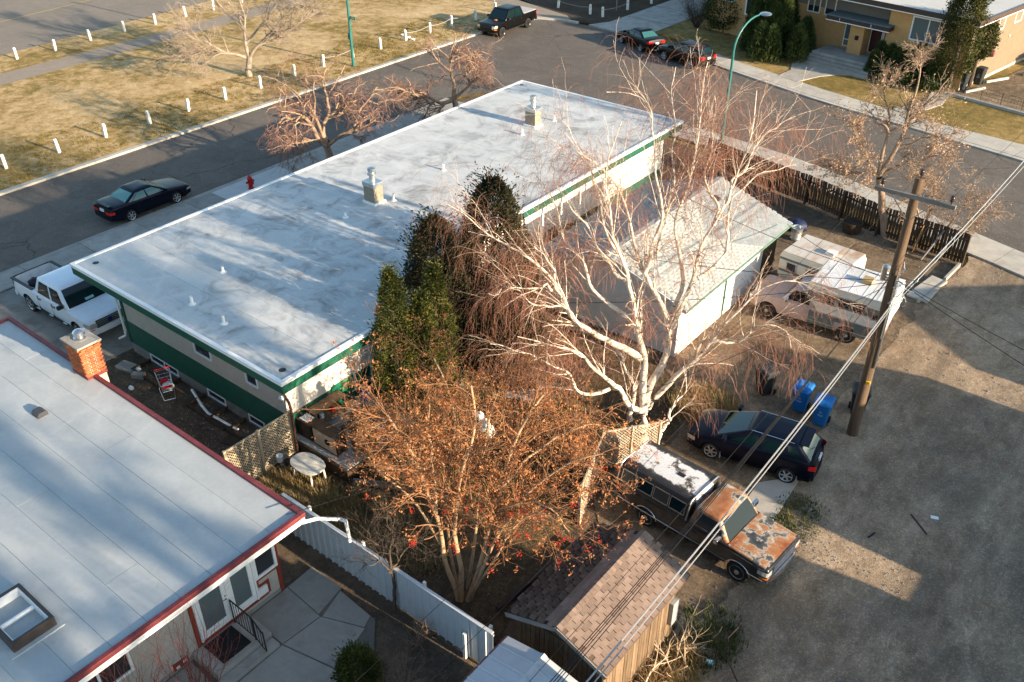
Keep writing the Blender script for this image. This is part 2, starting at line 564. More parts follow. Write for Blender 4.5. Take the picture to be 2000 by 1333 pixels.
M_SOIL = ground_mat("dark garden soil", [(0.30, (0.03, 0.022, 0.017)), (0.5, (0.065, 0.048, 0.036)), (0.7, (0.11, 0.08, 0.06))], 0.6, 4, 20, None, 0.9)
M_ASPH = ground_mat("asphalt", [(0.30, (0.105, 0.092, 0.081)), (0.50, (0.140, 0.122, 0.106)), (0.70, (0.172, 0.150, 0.130))], 0.10, 1.2, 40, None, 0.25, 0.9, cracks=(.16, .008, (0.03, 0.027, 0.025)), stones=[(.55, .92, 1.06), (12, .92, 1.1)])
M_ASPH2 = ground_mat("pale road asphalt", [(0.30, (0.18, 0.155, 0.13)), (0.50, (0.22, 0.19, 0.16)), (0.70, (0.26, 0.225, 0.19))], 0.12, 1.0, 40, None, 0.2, 0.9)
M_PATH = ground_mat("asphalt footpath", [(0.30, (0.22, 0.182, 0.145)), (0.50, (0.27, 0.225, 0.18)), (0.70, (0.31, 0.26, 0.21))], 0.2, 1.6, 40, None, 0.2, 0.9)
M_TURF = ground_mat("dormant park turf", [(0.37, (0.15, 0.108, 0.034)), (0.45, (0.27, 0.188, 0.068)), (0.52, (0.43, 0.30, 0.15)), (0.62, (0.55, 0.415, 0.24))], 0.11, 1.1, 7, None, 0.9)
M_TURF2 = ground_mat("front lawn turf", [(0.36, (0.11, 0.09, 0.024)), (0.47, (0.20, 0.142, 0.046)), (0.56, (0.31, 0.212, 0.082)), (0.66, (0.40, 0.285, 0.125))], 0.2, 2.0, 9, None, 0.9)
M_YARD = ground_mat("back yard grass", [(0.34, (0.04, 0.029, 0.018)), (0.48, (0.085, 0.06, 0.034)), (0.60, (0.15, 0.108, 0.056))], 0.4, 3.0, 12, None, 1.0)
# ------------------------------------------------------------------ the ground
def sheet(name, poly, z, mat, kind='structure', parent=None, sub=0):
    b = B()
    n = len(poly)
    ar = sum(poly[i][0] * poly[(i + 1) % n][1] - poly[(i + 1) % n][0] * poly[i][1] for i in range(n))
    if ar < 0: poly = poly[::-1]
    b.add([(x, y, z) for x, y in poly], [tuple(range(n))])
    return b.build(name, mat, parent, kind=kind)

def rough_edge(pts, step=0.6, amp=0.25, closed=True, seed=3):
    """a polygon whose edges wander like the edge of worn ground"""
    rg = random.Random(seed)
    out = []
    n = len(pts)
    for i in range(n if closed else n - 1):
        a, b = pts[i], pts[(i + 1) % n]
        L = math.hypot(b[0] - a[0], b[1] - a[1])
        m = max(1, int(L / step))
        for j in range(m):
            t = j / m
            out.append((a[0] + (b[0] - a[0]) * t + rg.uniform(-amp, amp), a[1] + (b[1] - a[1]) * t + rg.uniform(-amp, amp)))
    return out

sheet("terrain", [(-700, -700), (700, -700), (700, 700), (-700, 700)], -0.09, M_TURF2)
sheet("lot_ground", [(-41.4, -40), (-7, -40), (-7, 43), (-22, 47.5), (-36, 49.5), (-40.6, 46.5), (-41.4, 43)], -0.03, M_LEAFDIRT)
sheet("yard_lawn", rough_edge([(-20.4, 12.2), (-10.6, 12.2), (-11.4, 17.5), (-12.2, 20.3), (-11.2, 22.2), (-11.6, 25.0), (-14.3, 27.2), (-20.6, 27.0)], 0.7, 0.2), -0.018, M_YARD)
sheet("parking_ground", rough_edge([(-10.4, 16.6), (-6.2, 16.0), (-6.2, 42.6), (-14.2, 43.9), (-13.9, 27.0), (-11.4, 25.0), (-11.1, 22.2), (-12.0, 20.0)], 0.7, 0.18), -0.012, M_DIRT)
sheet("gravel_lane", rough_edge([(-6.6, -30), (-6.7, 12), (-7.0, 16), (-5.7, 20), (-7.2, 25), (-7.4, 33), (-7.1, 39), (-6.9, 44.0), (-4.0, 44.6), (2.2, 43.0), (2.6, 20), (2.0, -30)], 0.6, 0.22, seed=8), -0.004, M_LANE)
far_bank = [(-50.0, 57.6), (-50.35, 59.5), (-50.35, 62.5), (-49.6, 64.9), (-48.2, 65.9), (-45.4, 66.2), (-42.0, 66.0), (-38.0, 65.3), (-34.0, 64.1), (-30.4, 62.9), (-26.0, 61.6), (-21.2, 60.25), (-14.2, 58.95), (-7.8, 57.75), (0, 56.0), (20, 51.4), (45, 45.6)]
near_bank = [(45, 34.0), (20, 39.4), (2.6, 43.3), (-4.9, 45.75), (-8.5, 46.9), (-13.5, 48.5), (-16.9, 49.8), (-23.0, 50.6), (-30.0, 50.9), (-36.0, 50.4), (-39.5, 48.6), (-41.2, 46.0), (-41.55, 43.0)]
sheet("main_street", [(-41.55, -60), (-41.55, 43.5), (-50.0, 43.5), (-50.0, -60)], 0.0, M_ASPH)
sheet("side_street", [(-50.0, 43.4)] + far_bank + near_bank[:-1] + [(-41.55, 43.4)], 0.004, M_ASPH)

# park between the two roads
park_edge = [(-50.32, -60), (-50.32, 57.6), (-50.65, 60), (-50.65, 62.8), (-49.9, 65.2), (-50.4, 66.0), (-55, 67.4), (-62, 71.5), (-75, 79.0), (-77.5, 62.0), (-76.3, 48.0), (-74.9, 31.0), (-73.8, -60)]
b = B(); b.prism(park_edge, -0.08, 0.10)
tag(b.build("park_lawn", M_TURF), kind='structure')
sheet("park_path", [(-67.1, -60), (-67.8, 27.3), (-68.4, 42.0), (-68.9, 55), (-70.2, 70.5), (-73, 70.5), (-71.6, 55), (-70.9, 43.5), (-70.4, 28.5), (-69.5, -60)], 0.104, M_PATH)
sheet("footpath", [(-49.6, 65.5), (-52.8, 66.6), (-57.5, 67.8), (-64, 71.2), (-76, 78), (-77, 80.6), (-64.5, 73.9), (-58.2, 70.2), (-53.5, 69.0), (-47.6, 67.6), (-46.0, 66.2)], 0.116, M_PATH)
sheet("distant_road", [(-74.95, -60), (-74.95, 31.0), (-76.35, 48.0), (-77.6, 62.0), (-75, 92), (-110, 92), (-97.5, 50), (-93.0, 31), (-92.0, -60)], 0.002, M_ASPH2)
sheet("road_line", [(-84.0, -60), (-84.4, 31), (-86.5, 50), (-90, 66), (-89.8, 66.05), (-86.33, 50), (-84.25, 31), (-83.85, -60)], 0.007, pm("worn yellow road paint", (0.42, 0.31, 0.10), 0.3, 8, 0.8))
sheet("verge", [(-92.3, -60), (-93.3, 31), (-97.8, 50), (-111, 92), (-160, 92), (-160, -60)], 0.03, M_CONC2)
# far side of the side street
bank_out = [(-45.0, 68.4), (-41.8, 68.3), (-37.6, 67.5), (-33.6, 66.3), (-31.2, 65.2), (-26.6, 63.9), (-22.4, 62.7), (-14.7, 60.9), (-8.5, 60.4), (0.4, 58.4), (20.5, 53.8), (45.5, 48.0)]
b = B(); b.prism(bank_out + [(60, 120), (-30, 130), (-38.6, 80.0), (-39.0, 68.0)], -0.05, 0.09)
tag(b.build("front_lawn", M_TURF2), kind='structure')
b = B(); b.prism([(-48.8, 66.9), (-46.0, 66.5), (-43.6, 67.0), (-43.3, 78), (-43, 110), (-75, 110), (-68, 77), (-58.0, 71.2), (-53.4, 69.4)], -0.05, 0.112)
tag(b.build("dirt_bank", M_SOIL), kind='structure')
b = B(); b.prism([(-44.4, 66.3), (-43.5, 68.2), (-43.2, 78), (-43, 92), (-38.2, 92), (-38.5, 76), (-38.9, 67.5), (-37.2, 65.4)], -0.05, 0.125)
drv = tag(b.build("driveway", M_CONC), kind='structure')
b = B()
for (x0, y0, x1, y1) in ((-43.35, 70.6, -38.72, 70.2), (-43.2, 75.2, -38.6, 74.8)):
    b.box(x0, x1, y0 - .03, y0 + .03, 0.126, 0.1275)
b.build("joint", M_UNDER, drv)

def slab_run(root, inner, outer, z0, z1, mat, length, name="paving_slab", gap=0.012):
    """paving slabs between two edges, each a piece of its own"""
    def resample(pl):
        seg = [math.hypot(pl[i + 1][0] - pl[i][0], pl[i + 1][1] - pl[i][1]) for i in range(len(pl) - 1)]
        return seg, sum(seg)
    def at(pl, t):
        seg, L = resample(pl); d = t * L
        for i, s in enumerate(seg):
            if d <= s or i == len(seg) - 1:
                u = min(1, d / s) if s else 0
                return np.array((pl[i][0] + (pl[i + 1][0] - pl[i][0]) * u, pl[i][1] + (pl[i + 1][1] - pl[i][1]) * u))
            d -= s
    _, L = resample(inner)
    n = max(1, int(L / length))
    g = gap / L
    for i in range(n):
        t0, t1 = i / n + g, (i + 1) / n - g
        a, b_, c, d = at(inner, t0), at(inner, t1), at(outer, t1), at(outer, t0)
        dz = random.uniform(-0.004, 0.004)
        q = B(); q.prism([tuple(a), tuple(b_), tuple(c), tuple(d)], z0, z1 + dz)
        q.build(name, mat, root)

def street_root(name, poly, z, mat):
    return sheet(name, poly, z, mat)

# sidewalk and kerb in front of the long building
sw = sheet("sidewalk", [(-41.5, -20), (-41.5, 45.5), (-39.8, 45.0), (-39.8, -20)], 0.03, M_SOIL)
slab_run(sw, [(-41.25, -3), (-41.25, 45)], [(-39.85, -3), (-39.85, 45)], 0.0, 0.095, M_CONC, 3.0)
for i in range(16):
    q = B(); y = -3 + 3 * i
    q.box(-41.56, -41.27, y + .01, y + 2.99, -0.02, 0.085 + random.uniform(-.004, .004))
    q.build("kerb_stone", M_CONC, sw)
q = B(); q.box(-41.2, -38.9, 25.6, 30.2, 0.06, 0.102); q.build("driveway_apron", pm("new concrete", (0.47, 0.47, 0.46), 0.08, 2, 0.9, 0.15, 50), sw)
# park kerb
b = B(); b.box(-50.33, -49.99, -60, 59.9, -.04, .06)
kb = tag(b.build("park_kerb", M_SOIL), kind='structure')
for i in range(34):
    q = B(); y = -42 + 3 * i
    q.box(-50.34, -49.98, y + .012, y + 2.988, -0.03, 0.125 + random.uniform(-.006, .006))
    q.build("kerb_stone", M_CONC2, kb)
cv = [(-50.0, 60.0), (-50.35, 62.5), (-49.7, 64.9), (-48.3, 65.9), (-45.6, 66.2)]
cw = [(-50.35, 60.0), (-50.7, 62.7), (-50.0, 65.2), (-48.5, 66.3), (-45.6, 66.6)]
slab_run(kb, cv, cw, -0.03, 0.13, M_CONC2, 1.6, "kerb_stone")
# sidewalk on the far side of the side street
fs = sheet("pavement", far_bank[8:15] + bank_out[3:10][::-1], 0.05, M_SOIL)
def off(pl, d):
    return [(x + d * 0.22, y + d) for x, y in pl]
slab_run(fs, far_bank[8:15], off(far_bank[8:15], 0.32), -0.03, 0.10, M_CONC2, 3.0, "kerb_stone")
slab_run(fs, off(far_bank[8:15], 0.34), bank_out[3:10], 0.0, 0.115, M_CONC2, 1.7)
# narrow sidewalk behind the slatted fence
ns_in = [(2.0, 41.2), (-5.2, 43.6), (-9, 44.6), (-14, 46.2), (-18, 47.5), (-23, 48.4), (-30, 48.8)]
ns_out = [(2.6, 43.2), (-4.9, 45.7), (-8.6, 46.85), (-13.5, 48.45), (-17, 49.75), (-23, 50.55), (-30, 50.85)]
nsw = sheet("footway", ns_in + ns_out[::-1], 0.006, M_SOIL)
slab_run(nsw, ns_in, ns_out, -0.02, 0.085, M_CONC2, 2.6)
# cross walk to the duplex door and its steps
b = B(); b.prism([(-25.9, 63.4), (-24.2, 63.0), (-23.4, 65.2), (-22.6, 66.3), (-20.8, 67.6), (-21.2, 69.4), (-25.6, 69.6), (-26.2, 68.2), (-26.3, 66.8), (-25.7, 65.3)], 0.0, 0.13)
tag(b.build("front_walk", M_CONC), kind='structure')
b = B(); b.prism([(-16.9, 61.6), (-15.6, 61.2), (-14.6, 64.6), (-14.8, 66.9), (-16.0, 66.8), (-15.7, 64.8)], 0.0, 0.125)
tag(b.build("garden_path", M_CONC2), kind='structure')
b = B(); b.prism([(-15.0, 67.3), (-9.5, 66.2), (4, 63.6), (8, 95), (-9.5, 95), (-13.0, 72.5)], 0.0, 0.12)
tag(b.build("car_park", M_DIRT), kind='structure')

# yards beside the houses
b = B(); b.prism(rough_edge([(-33, 11.0), (-31.2, 14.2), (-22, 14.2), (-21.2, 12.0), (-21.0, 10.4), (-33, 10.6)], 0.8, 0.1), -0.03, 0.004)
tag(b.build("side_yard", M_LEAFDIRT), kind='structure')
b = B(); b.prism([(-41.3, 11.0), (-41.3, 16.6), (-31.3, 16.4), (-31.3, 12.2), (-33.2, 11.0)], -0.03, 0.02)
tag(b.build("concrete_drive", pm("stained drive concrete", (0.24, 0.22, 0.195), 0.2, 0.8, 0.9, 0.25, 40, dirt=(0.13, 0.115, 0.10), dirt_amt=0.7)), kind='structure')
# ------------------------------------------------------------------ buildings
class Face:
    """a wall plane: a runs along it, d outwards, z up"""
    def __init__(s, o, ua):
        s.o = np.array((o[0], o[1], 0.0)); L = math.hypot(*ua)
        s.ua = np.array((ua[0] / L, ua[1] / L, 0)); s.un = np.array((s.ua[1], -s.ua[0], 0))
    def p(s, a, d, z):
        return s.o + s.ua * a + s.un * d + np.array((0, 0, z))
    def box(s, b, a0, a1, d0, d1, z0, z1):
        P = s.p
        vs = [P(a0, d1, z0), P(a1, d1, z0), P(a1, d0, z0), P(a0, d0, z0), P(a0, d1, z1), P(a1, d1, z1), P(a1, d0, z1), P(a0, d0, z1)]
        return b.add(vs, [(3, 2, 1, 0), (4, 5, 6, 7), (0, 1, 5, 4), (1, 2, 6, 5), (2, 3, 7, 6), (3, 0, 4, 7)])

def window(root, F, a0, a1, z0, z1, fw=0.07, mull=(), mf=None, mp=None, d=0.05, name="window", hm=()):
    """frame as a part, glass as its sub-part, set back inside the frame"""
    mf = mf or M_VINYL; mp = mp or M_PANE
    b = B()
    F.box(b, a0, a1, -0.01, d, z0, z0 + fw); F.box(b, a0, a1, -0.01, d, z1 - fw, z1)
    F.box(b, a0, a0 + fw, -0.01, d - .002, z0 + fw, z1 - fw); F.box(b, a1 - fw, a1, -0.01, d - .002, z0 + fw, z1 - fw)
    for m in mull:
        x = a0 + (a1 - a0) * m
        F.box(b, x - fw * .4, x + fw * .4, -0.01, d - .008, z0 + fw, z1 - fw)
    for m in hm:
        z = z0 + (z1 - z0) * m
        F.box(b, a0 + fw, a1 - fw, -0.01, d - .01, z - fw * .4, z + fw * .4)
    fr = b.build(name, mf, root)
    q = B(); F.box(q, a0 + fw * .9, a1 - fw * .9, -0.005, d * .3, z0 + fw * .9, z1 - fw * .9)
    q.build("pane", mp, fr)
    return fr

def vent_pipe(root, x, y, z, h=0.32, r=0.055, mat=None):
    h *= .8
    b = B(); b.lathe((x, y, z), [(0.14, 0), (0.13, 0.010), (r + .04, 0.02), (r, 0.06), (r, h), (r * .75, h), (r * .7, h - .12)], 14)
    v = b.build("vent_pipe", mat or M_VINYL, root, smooth=40)
    q = B(); q.lathe((x, y, z + h - .1), [(r * .72, 0), (r * .72, .004)], 12); q.build("pipe_mouth", M_UNDER, v)
    return v

# ---- the long white-roofed fourplex
ZR = 3.60
lb = thing("apartment_building", "long low building with stained white flat roof and dark green fascia beside the street", "building", (-26.5, 14.45, 0))
X0, X1, XF, Y0, Y1, YS = -31.1, -21.3, -22.9, 14.45, 41.9, 20.3
def main_outline(o=0.0):
    return [(X0 - o, Y0 - o), (X1 + o, Y0 - o), (X1 + o, YS + o), (XF + o, YS + o), (XF + o, Y1 + o), (X0 - o, Y1 + o)]
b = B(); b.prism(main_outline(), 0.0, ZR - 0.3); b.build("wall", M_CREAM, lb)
b = B(); b.prism(main_outline(0.012), -0.02, 0.47); b.build("foundation", M_CONC_DK, lb)
Fs = Face((X0, Y0), (1, 0)); Fe = Face((X1, Y0), (0, 1)); Ff = Face((XF, YS), (0, 1)); Fst = Face((X1, YS), (-1, 0))
# white stucco skins on the sunny side
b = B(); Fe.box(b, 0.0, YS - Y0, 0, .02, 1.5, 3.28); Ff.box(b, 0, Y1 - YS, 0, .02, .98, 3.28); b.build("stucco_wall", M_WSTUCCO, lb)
b = B()
n = 20
for F, L, z0, z1 in ((Fs, X1 - X0, .47, 1.50), (Fe, YS - Y0, .50, 1.46), (Ff, Y1 - YS, .47, .97)):
    rows = 6
    h = (z1 - z0) / rows
    for i in range(rows):
        s = B()
        prof = [(0.0, z0 + i * h), (0.036, z0 + i * h), (0.018, z0 + (i + 1) * h - .004), (0.0, z0 + (i + 1) * h - .004)]
        s.extrude([(a, z) for a, z in prof], F.p(-0.02 if F is Fs else 0.02, 0, 0), F.p(L - .002, 0, 0), F.un)
        s.build("siding_board", M_GREEN, lb)
b = B(); Fs.box(b, -.03, .10, -.02, .05, .47, ZR - .45); b.build("corner_board", M_GREEN, lb)
# windows of the shaded end wall
window(lb, Fs, 4.75, 5.80, 1.98, 2.62, .07)
window(lb, Fs, 7.75, 8.42, 1.98, 2.62, .07)
for a0, a1, ml in ((1.3, 3.15, (.5,)), (5.0, 6.1, ()), (7.45, 8.35, ())):
    window(lb, Fs, a0, a1, 0.10, 0.46, .05, ml, d=.045)
# sunny side, near wing: sliding glass, panel with the number 3
window(lb, Fe, 3.02, 3.95, 0.78, 3.1, .08, (), d=.06, hm=(.55,))
b = B(); Fe.box(b, 1.95, 2.98, .03, .055, .62, 1.56)
pn = b.build("green_panel", pm("fresh green paint", (0.012, 0.16, 0.085), 0.1, 4, 0.5), lb)
b = B(); Fe.box(b, 2.42, 2.62, .056, .13, 1.38, 1.46); b.build("mailbox", M_WOOD, lb)
text_part("number", "3", .24, M_TAN, lb, tuple(Fe.p(2.78, .06, 1.27) - root_loc(lb)), (radians(90), 0, radians(90)))
for a, z in ((1.45, 2.72), (2.55, 2.95)):
    q = B(); q.lathe(Fe.p(a, .05, z), [(.05, -.06), (.09, -.02), (.09, .03), (.03, .06)], 10); q.build("wall_lamp", M_LAMP, lb, smooth=40)
# sunny side, long wing
for a0, a1, z0, z1, ml in ((1.0, 2.5, 1.35, 2.7, (.5,)), (3.4, 4.3, .55, 2.7, ()), (5.6, 7.4, 1.35, 2.7, (.5,)), (9.6, 10.6, .6, 2.7, ()), (11.0, 12.1, .6, 2.8, ()), (12.6, 14.0, 1.4, 2.7, (.5,)), (15.6, 16.5, .6, 2.7, ()), (17.4, 18.7, 1.9, 2.75, (.5,)), (19.6, 20.6, 1.9, 2.7, ())):
    window(lb, Ff, a0, a1, z0, z1, .07, ml, d=.06, mp=M_PANE if a0 % 2 else M_PANE_BLUE)
for a in (9.4, 10.8, 12.3, 14.3):
    b = B(); Ff.box(b, a - .05, a + .05, .95, 1.05, 0, 3.15); b.build("porch_post", M_WHITE, lb)
b = B(); Ff.box(b, 9.3, 14.4, .93, 1.07, .0, .95); b.build("porch_parapet", M_WSTUCCO, lb)
b = B(); Ff.box(b, 10.95, 11.85, .021, .05, .55, 1.3); b.build("porch_panel", M_GREEN, lb)
Fn = Face((X0, Y1), (0, -1))
for a in (2.5, 6.2, 10, 14, 18.5, 23):
    window(lb, Fn, a, a + 1.6, 1.5, 2.7, .07, (.5,))
Fb = Face((XF, Y1), (-1, 0))
for a in (1.4, 5.2):
    window(lb, Fb, a, a + 1.5, 1.5, 2.7, .07, (.5,))
# roof
RX0, RX1, RXF, RY0, RY1, RYS = -33.05, -20.45, -22.2, 13.85, 42.5, 20.75
rp = [(RX0, RY0), (RX1, RY0), (RX1, RYS), (RXF, RYS), (RXF, RY1), (RX0, RY1)]
b = B(); b.prism(rp, ZR - .42, ZR - .02)
roof = b.build("roof", M_VINYL, lb)
y = RY0 + .02
while y < RY1 - .1:
    y2 = min(y + .96, RY1 - .02)
    if y < RYS - .01 and y2 > RYS: y2 = RYS - .001
    xe = RX1 if y2 <= RYS else RXF
    s = B(); dz = random.uniform(0, .006)
    s.box(RX0 + .03, xe - .03, y + .003, y2 - .003, ZR - .03, ZR - .012 + dz)
    s.build("roof_sheet", M_ROOF, roof)
    y = y2
def edge_trim(name, root, poly, z0, z1, d0, d1, mat, bevel=0):
    """board running round a roof outline, butted at the corners"""
    n = len(poly)
    for i in range(n):
        a, c = np.array(poly[i], float), np.array(poly[(i + 1) % n], float)
        F = Face(a, c - a); L = np.linalg.norm(c - a)
        b = B(); F.box(b, -d1 + .001 if i % 2 == 0 else -d0 + .001, L + d1 - .001 if i % 2 == 0 else L + d0 - .001, d0, d1, z0, z1)
        b.build(name, mat, root, bevel=bevel)
edge_trim("fascia_board", lb, rp, ZR - .44, ZR - .10, 0.0, .03, M_GREEN)
edge_trim("drip_edge", lb, rp, ZR - .115, ZR + .03, -.10, .05, M_VINYL, 0.008)
for x, y, h in ((-27.89, 17.17, .3), (-26.8, 15.0, .42), (-24.81, 14.91, .42), (-27.69, 23.36, .3), (-27.83, 29.76, .34), (-27.3, 25.88, .42), (-27.7, 35.68, .36), (-27.6, 38.33, .34)):
    vent_pipe(lb, x, y, ZR - .01, h)
for x, y in ((-27.85, 25.22), (-28.05, 37.05)):
    ch = B(); ch.box(x - .33, x + .33, y - .27, y + .27, ZR - .02, ZR + .80)
    c = ch.build("chimney", pm("buff chimney block", (0.27, 0.225, 0.175), 0.25, 9, 0.9, 0.5, 30), lb, bevel=.01)
    q = B(); q.box(x - .40, x + .40, y - .34, y + .34, ZR - .02, ZR + .10); q.build("flashing", M_VINYL, c, bevel=.02)
    q = B(); q.box(x - .36, x + .36, y - .30, y + .30, ZR + .80, ZR + 1.0); q.build("chimney_cap", M_GALV, c, bevel=.01)
    q = B(); q.lathe((x, y, ZR + 1.0), [(.15, 0), (.13, .1), (.13, .28), (.20, .30), (.20, .38), (.14, .40), (.18, .52), (.18, .60), (.05, .64)], 16); q.build("flue", M_GALV, c, smooth=40)
for x, y in ((-21.0, 14.35), (-32.4, 14.5), (-32.6, 41.9)):
    q = B(); q.lathe((x, y, ZR - .012), [(.14, 0), (.12, .008), (.06, .012)], 12); q.build("roof_drain", M_BLACKP, lb)
b = B(); b.tube([(X0 - .5, Y0 - .35, ZR - .4), (X0 - .12, Y0 - .12, ZR - .7), (X0 - .10, Y0 - .10, 1.0), (X0 - .12, Y0 - .12, .75), (X0 - .35, Y0 - .3, .6)], .05, 8)
b.build("downspout", M_VINYL, lb, smooth=50)

# raised concrete terrace at the near corner of the building
b = B(); b.box(-21.27, -18.5, 14.5, 17.9, -.02, .55)
ter = tag(b.build("terrace", M_CONC, bevel=.015), kind='structure')
b = B()
for i in range(3):
    q = B(); q.box(-18.49, -18.43, 14.48, 17.9, .02 + i * .17, .18 + i * .17); q.build("retaining_board", M_WOOD_DK, ter)
for i in range(3):
    q = B(); q.box(-21.2, -18.43, 14.41, 14.475, .02 + i * .17, .18 + i * .17); q.build("retaining_board", M_WOOD_DK, ter)

# ---- neighbour's house with the red edge
nh = thing("bungalow", "flat grey roofed house with maroon roof edge and orange brick chimney in the foreground", "house", (-20, 4, 0))
ZN = 3.2
NX0, NX1, NY0, NY1 = -31.75, -15.72, -7.0, 10.6
b = B(); b.box(-31.2, -16.62, -6.5, 10.1, 0, ZN - .28); b.build("wall", pm("beige stucco", (0.48, 0.44, 0.38), 0.1, 3, 0.95, 0.4, 90), nh)
b = B(); b.box(-31.18, -16.60, -6.48, 10.11, -.02, .16); b.build("foundation", M_CONC, nh)
b = B(); b.box(NX0, NX1, NY0, NY1, ZN - .28, ZN - .03)
nroof = b.build("roof", M_VINYL, nh)
for i in range(19):
    y1 = NY1 - .06 - i * .93; y0 = max(NY0 + .05, y1 - .93)
    cuts = [NX0 + .06] + sorted(RNG.uniform(-30.5, -17, 2).tolist()) + [NX1 - .12]
    if cuts[2] - cuts[1] < 3.0: cuts.pop(1)
    for a, c in zip(cuts[:-1], cuts[1:]):
        s = B(); dz = random.uniform(0, .008)
        s.box(a + .004, c - .004, y0 + .0045, y1 - .0045, ZN - .04, ZN - .012 + dz)
        s.build("roof_sheet", M_ROOF2, nroof)
np_ = [(NX0, NY0), (NX1, NY0), (NX1, NY1), (NX0, NY1)]
edge_trim("fascia_board", nh, np_, ZN - .27, ZN - .06, 0, .03, M_VINYL)
edge_trim("roof_edge", nh, np_, ZN - .075, ZN + .075, -.09, .055, M_MAROON, .015)
# brick chimney, every brick a piece
cx0, cx1, cy0, cy1, cz0, cz1 = -26.92, -26.02, 10.33, 11.0, ZN - .02, ZN + 1.22
b = B(); b.box(cx0 + .012, cx1 - .012, cy0 + .012, cy1 - .012, .0, cz1 - .01)
chim = b.build("chimney", M_MORTAR, nh)
bk = B(); bk.box(-.094, .094, -.05, .05, -.027, .027)
bme = bk.build("brick", M_BRICK); bm0 = bme.data; bpy.data.objects.remove(bme)
rows = 16
for r in range(1, rows):
    z = cz0 + .06 + r * .0735
    flare = max(0, r - 12) * .018
    for (p0, p1, rz) in (((cx0, cy0), (cx1, cy0), 0), ((cx1, cy0), (cx1, cy1), pi / 2), ((cx1, cy1), (cx0, cy1), 0), ((cx0, cy1), (cx0, cy0), pi / 2)):
        L = math.hypot(p1[0] - p0[0], p1[1] - p0[1]); n = int(round(L / .21)); st = L / n
        ux, uy = (p1[0] - p0[0]) / L, (p1[1] - p0[1]) / L
        for i in range(n):
            t = (i + (.5 if r % 2 else .25)) * st
            if t > L - .05: continue
            inst("brick", bm0, chim, (p0[0] + ux * t - uy * -.0 + uy * (-.038 + flare), p0[1] + uy * t - ux * (-.038 + flare), z), (0, 0, rz), (st / .21, 1 + flare * 2, 1))
q = B(); q.box(cx0 - .02, cx1 + .02, cy0 - .02, cy1 + .02, cz0, cz0 + .10); q.build("flashing", M_MAROON, chim)
q = B(); q.box(cx0 - .09, cx1 + .09, cy0 - .09, cy1 + .09, cz1 - .005, cz1 + .07); q.build("chimney_cap", M_CONC, chim, bevel=.015)
q = B(); q.lathe(((cx0 + cx1) / 2, (cy0 + cy1) / 2, cz1 + .07), [(.20, 0), (.21, .05), (.13, .07), (.13, .12), (.19, .14), (.19, .26), (.15, .30), (.03, .36)], 18); q.build("flue_cap", M_ALU, chim, smooth=40)
# skylight and roof vent
b = B()
sx0, sx1, sy0, sy1 = -19.1, -17.45, 3.45, 4.5
for (a0, a1, c0, c1) in ((sx0, sx1, sy0, sy0 + .09), (sx0, sx1, sy1 - .09, sy1), (sx0, sx0 + .09, sy0 + .09, sy1 - .09), (sx1 - .09, sx1, sy0 + .09, sy1 - .09)):
    b.box(a0, a1, c0, c1, ZN - .02, ZN + .32)
sk = b.build("skylight", pm("brown skylight frame", (0.06, 0.045, 0.04), 0.2, 5, 0.5), nh, bevel=.008)
q = B()
for (a0, a1, c0, c1) in ((sx0 + .09, sx1 - .09, sy0 + .09, sy0 + .11), (sx0 + .09, sx1 - .09, sy1 - .11, sy1 - .09), (sx0 + .09, sx0 + .11, sy0 + .11, sy1 - .11), (sx1 - .11, sx1 - .09, sy0 + .11, sy1 - .11)):
    q.box(a0, a1, c0, c1, ZN - .01, ZN + .30)
q.box((sx0 + sx1) / 2 - .03, (sx0 + sx1) / 2 + .03, sy0 + .11, sy1 - .11, ZN + .10, ZN + .2)
q.build("skylight_lining", M_VINYL, sk)
q = B(); q.box(sx0 + .11, sx1 - .11, sy0 + .11, sy1 - .11, ZN + .0, ZN + .02); q.build("pane", glass("blue skylight glass", (0.03, 0.08, 0.13)), sk)
q = B(); q.box(sx0 - .12, sx1 + .12, sy0 - .12, sy1 + .12, ZN - .02, ZN + .03); q.build("flashing", M_ROOF2, sk)
b = B(); b.extrude([(-.17, 0), (.17, 0), (.17, .10), (.10, .17), (-.10, .17), (-.17, .10)], (-25.72, 8.42, ZN - .015), (-25.35, 8.42, ZN - .015), (0, 1, 0))
b.build("roof_vent", pm("dark metal vent", (0.05, 0.05, 0.055), 0.2, 6, 0.4), nh)
# patio side: french doors, window, red trims
Fp = Face((-16.62, 0), (0, 1))
for a0, a1 in ((7.42, 8.34), (8.42, 9.22)):
    b = B()
    fw = .13
    Fp.box(b, a0, a1, 0, .05, .42, .42 + .24); Fp.box(b, a0, a1, 0, .05, 2.30, 2.44)
    Fp.box(b, a0, a0 + fw, 0, .049, .66, 2.30); Fp.box(b, a1 - fw, a1, 0, .049, .66, 2.30)
    dr = b.build("door", M_VINYL, nh, bevel=.006)
    q = B(); Fp.box(q, a0 + fw - .01, a1 - fw + .01, 0, .02, .65, 2.31); q.build("pane", M_PANE_BLUE, dr)
    if a0 < 8:
        q = B(); q.lathe(Fp.p(a1 - .06, .07, 1.32), [(.03, -.02), (.03, .02)], 8, 'x'); q.lathe(Fp.p(a1 - .06, .07, 1.45), [(.025, -.02), (.025, .02)], 8, 'x'); Fp.box(q, a1 - .15, a1 - .05, .06, .085, 1.30, 1.33)
        q.build("handle", M_CHROME, dr)
b = B(); Fp.box(b, 7.34, 7.415, 0, .07, .40, 2.55); Fp.box(b, 8.345, 8.415, 0, .06, .40, 2.55); Fp.box(b, 9.225, 9.28, 0, .07, .40, 2.55); b.build("door_frame", M_VINYL, nh)
window(nh, Fp, 9.29, 10.06, 1.12, 2.35, .09, (), d=.06)
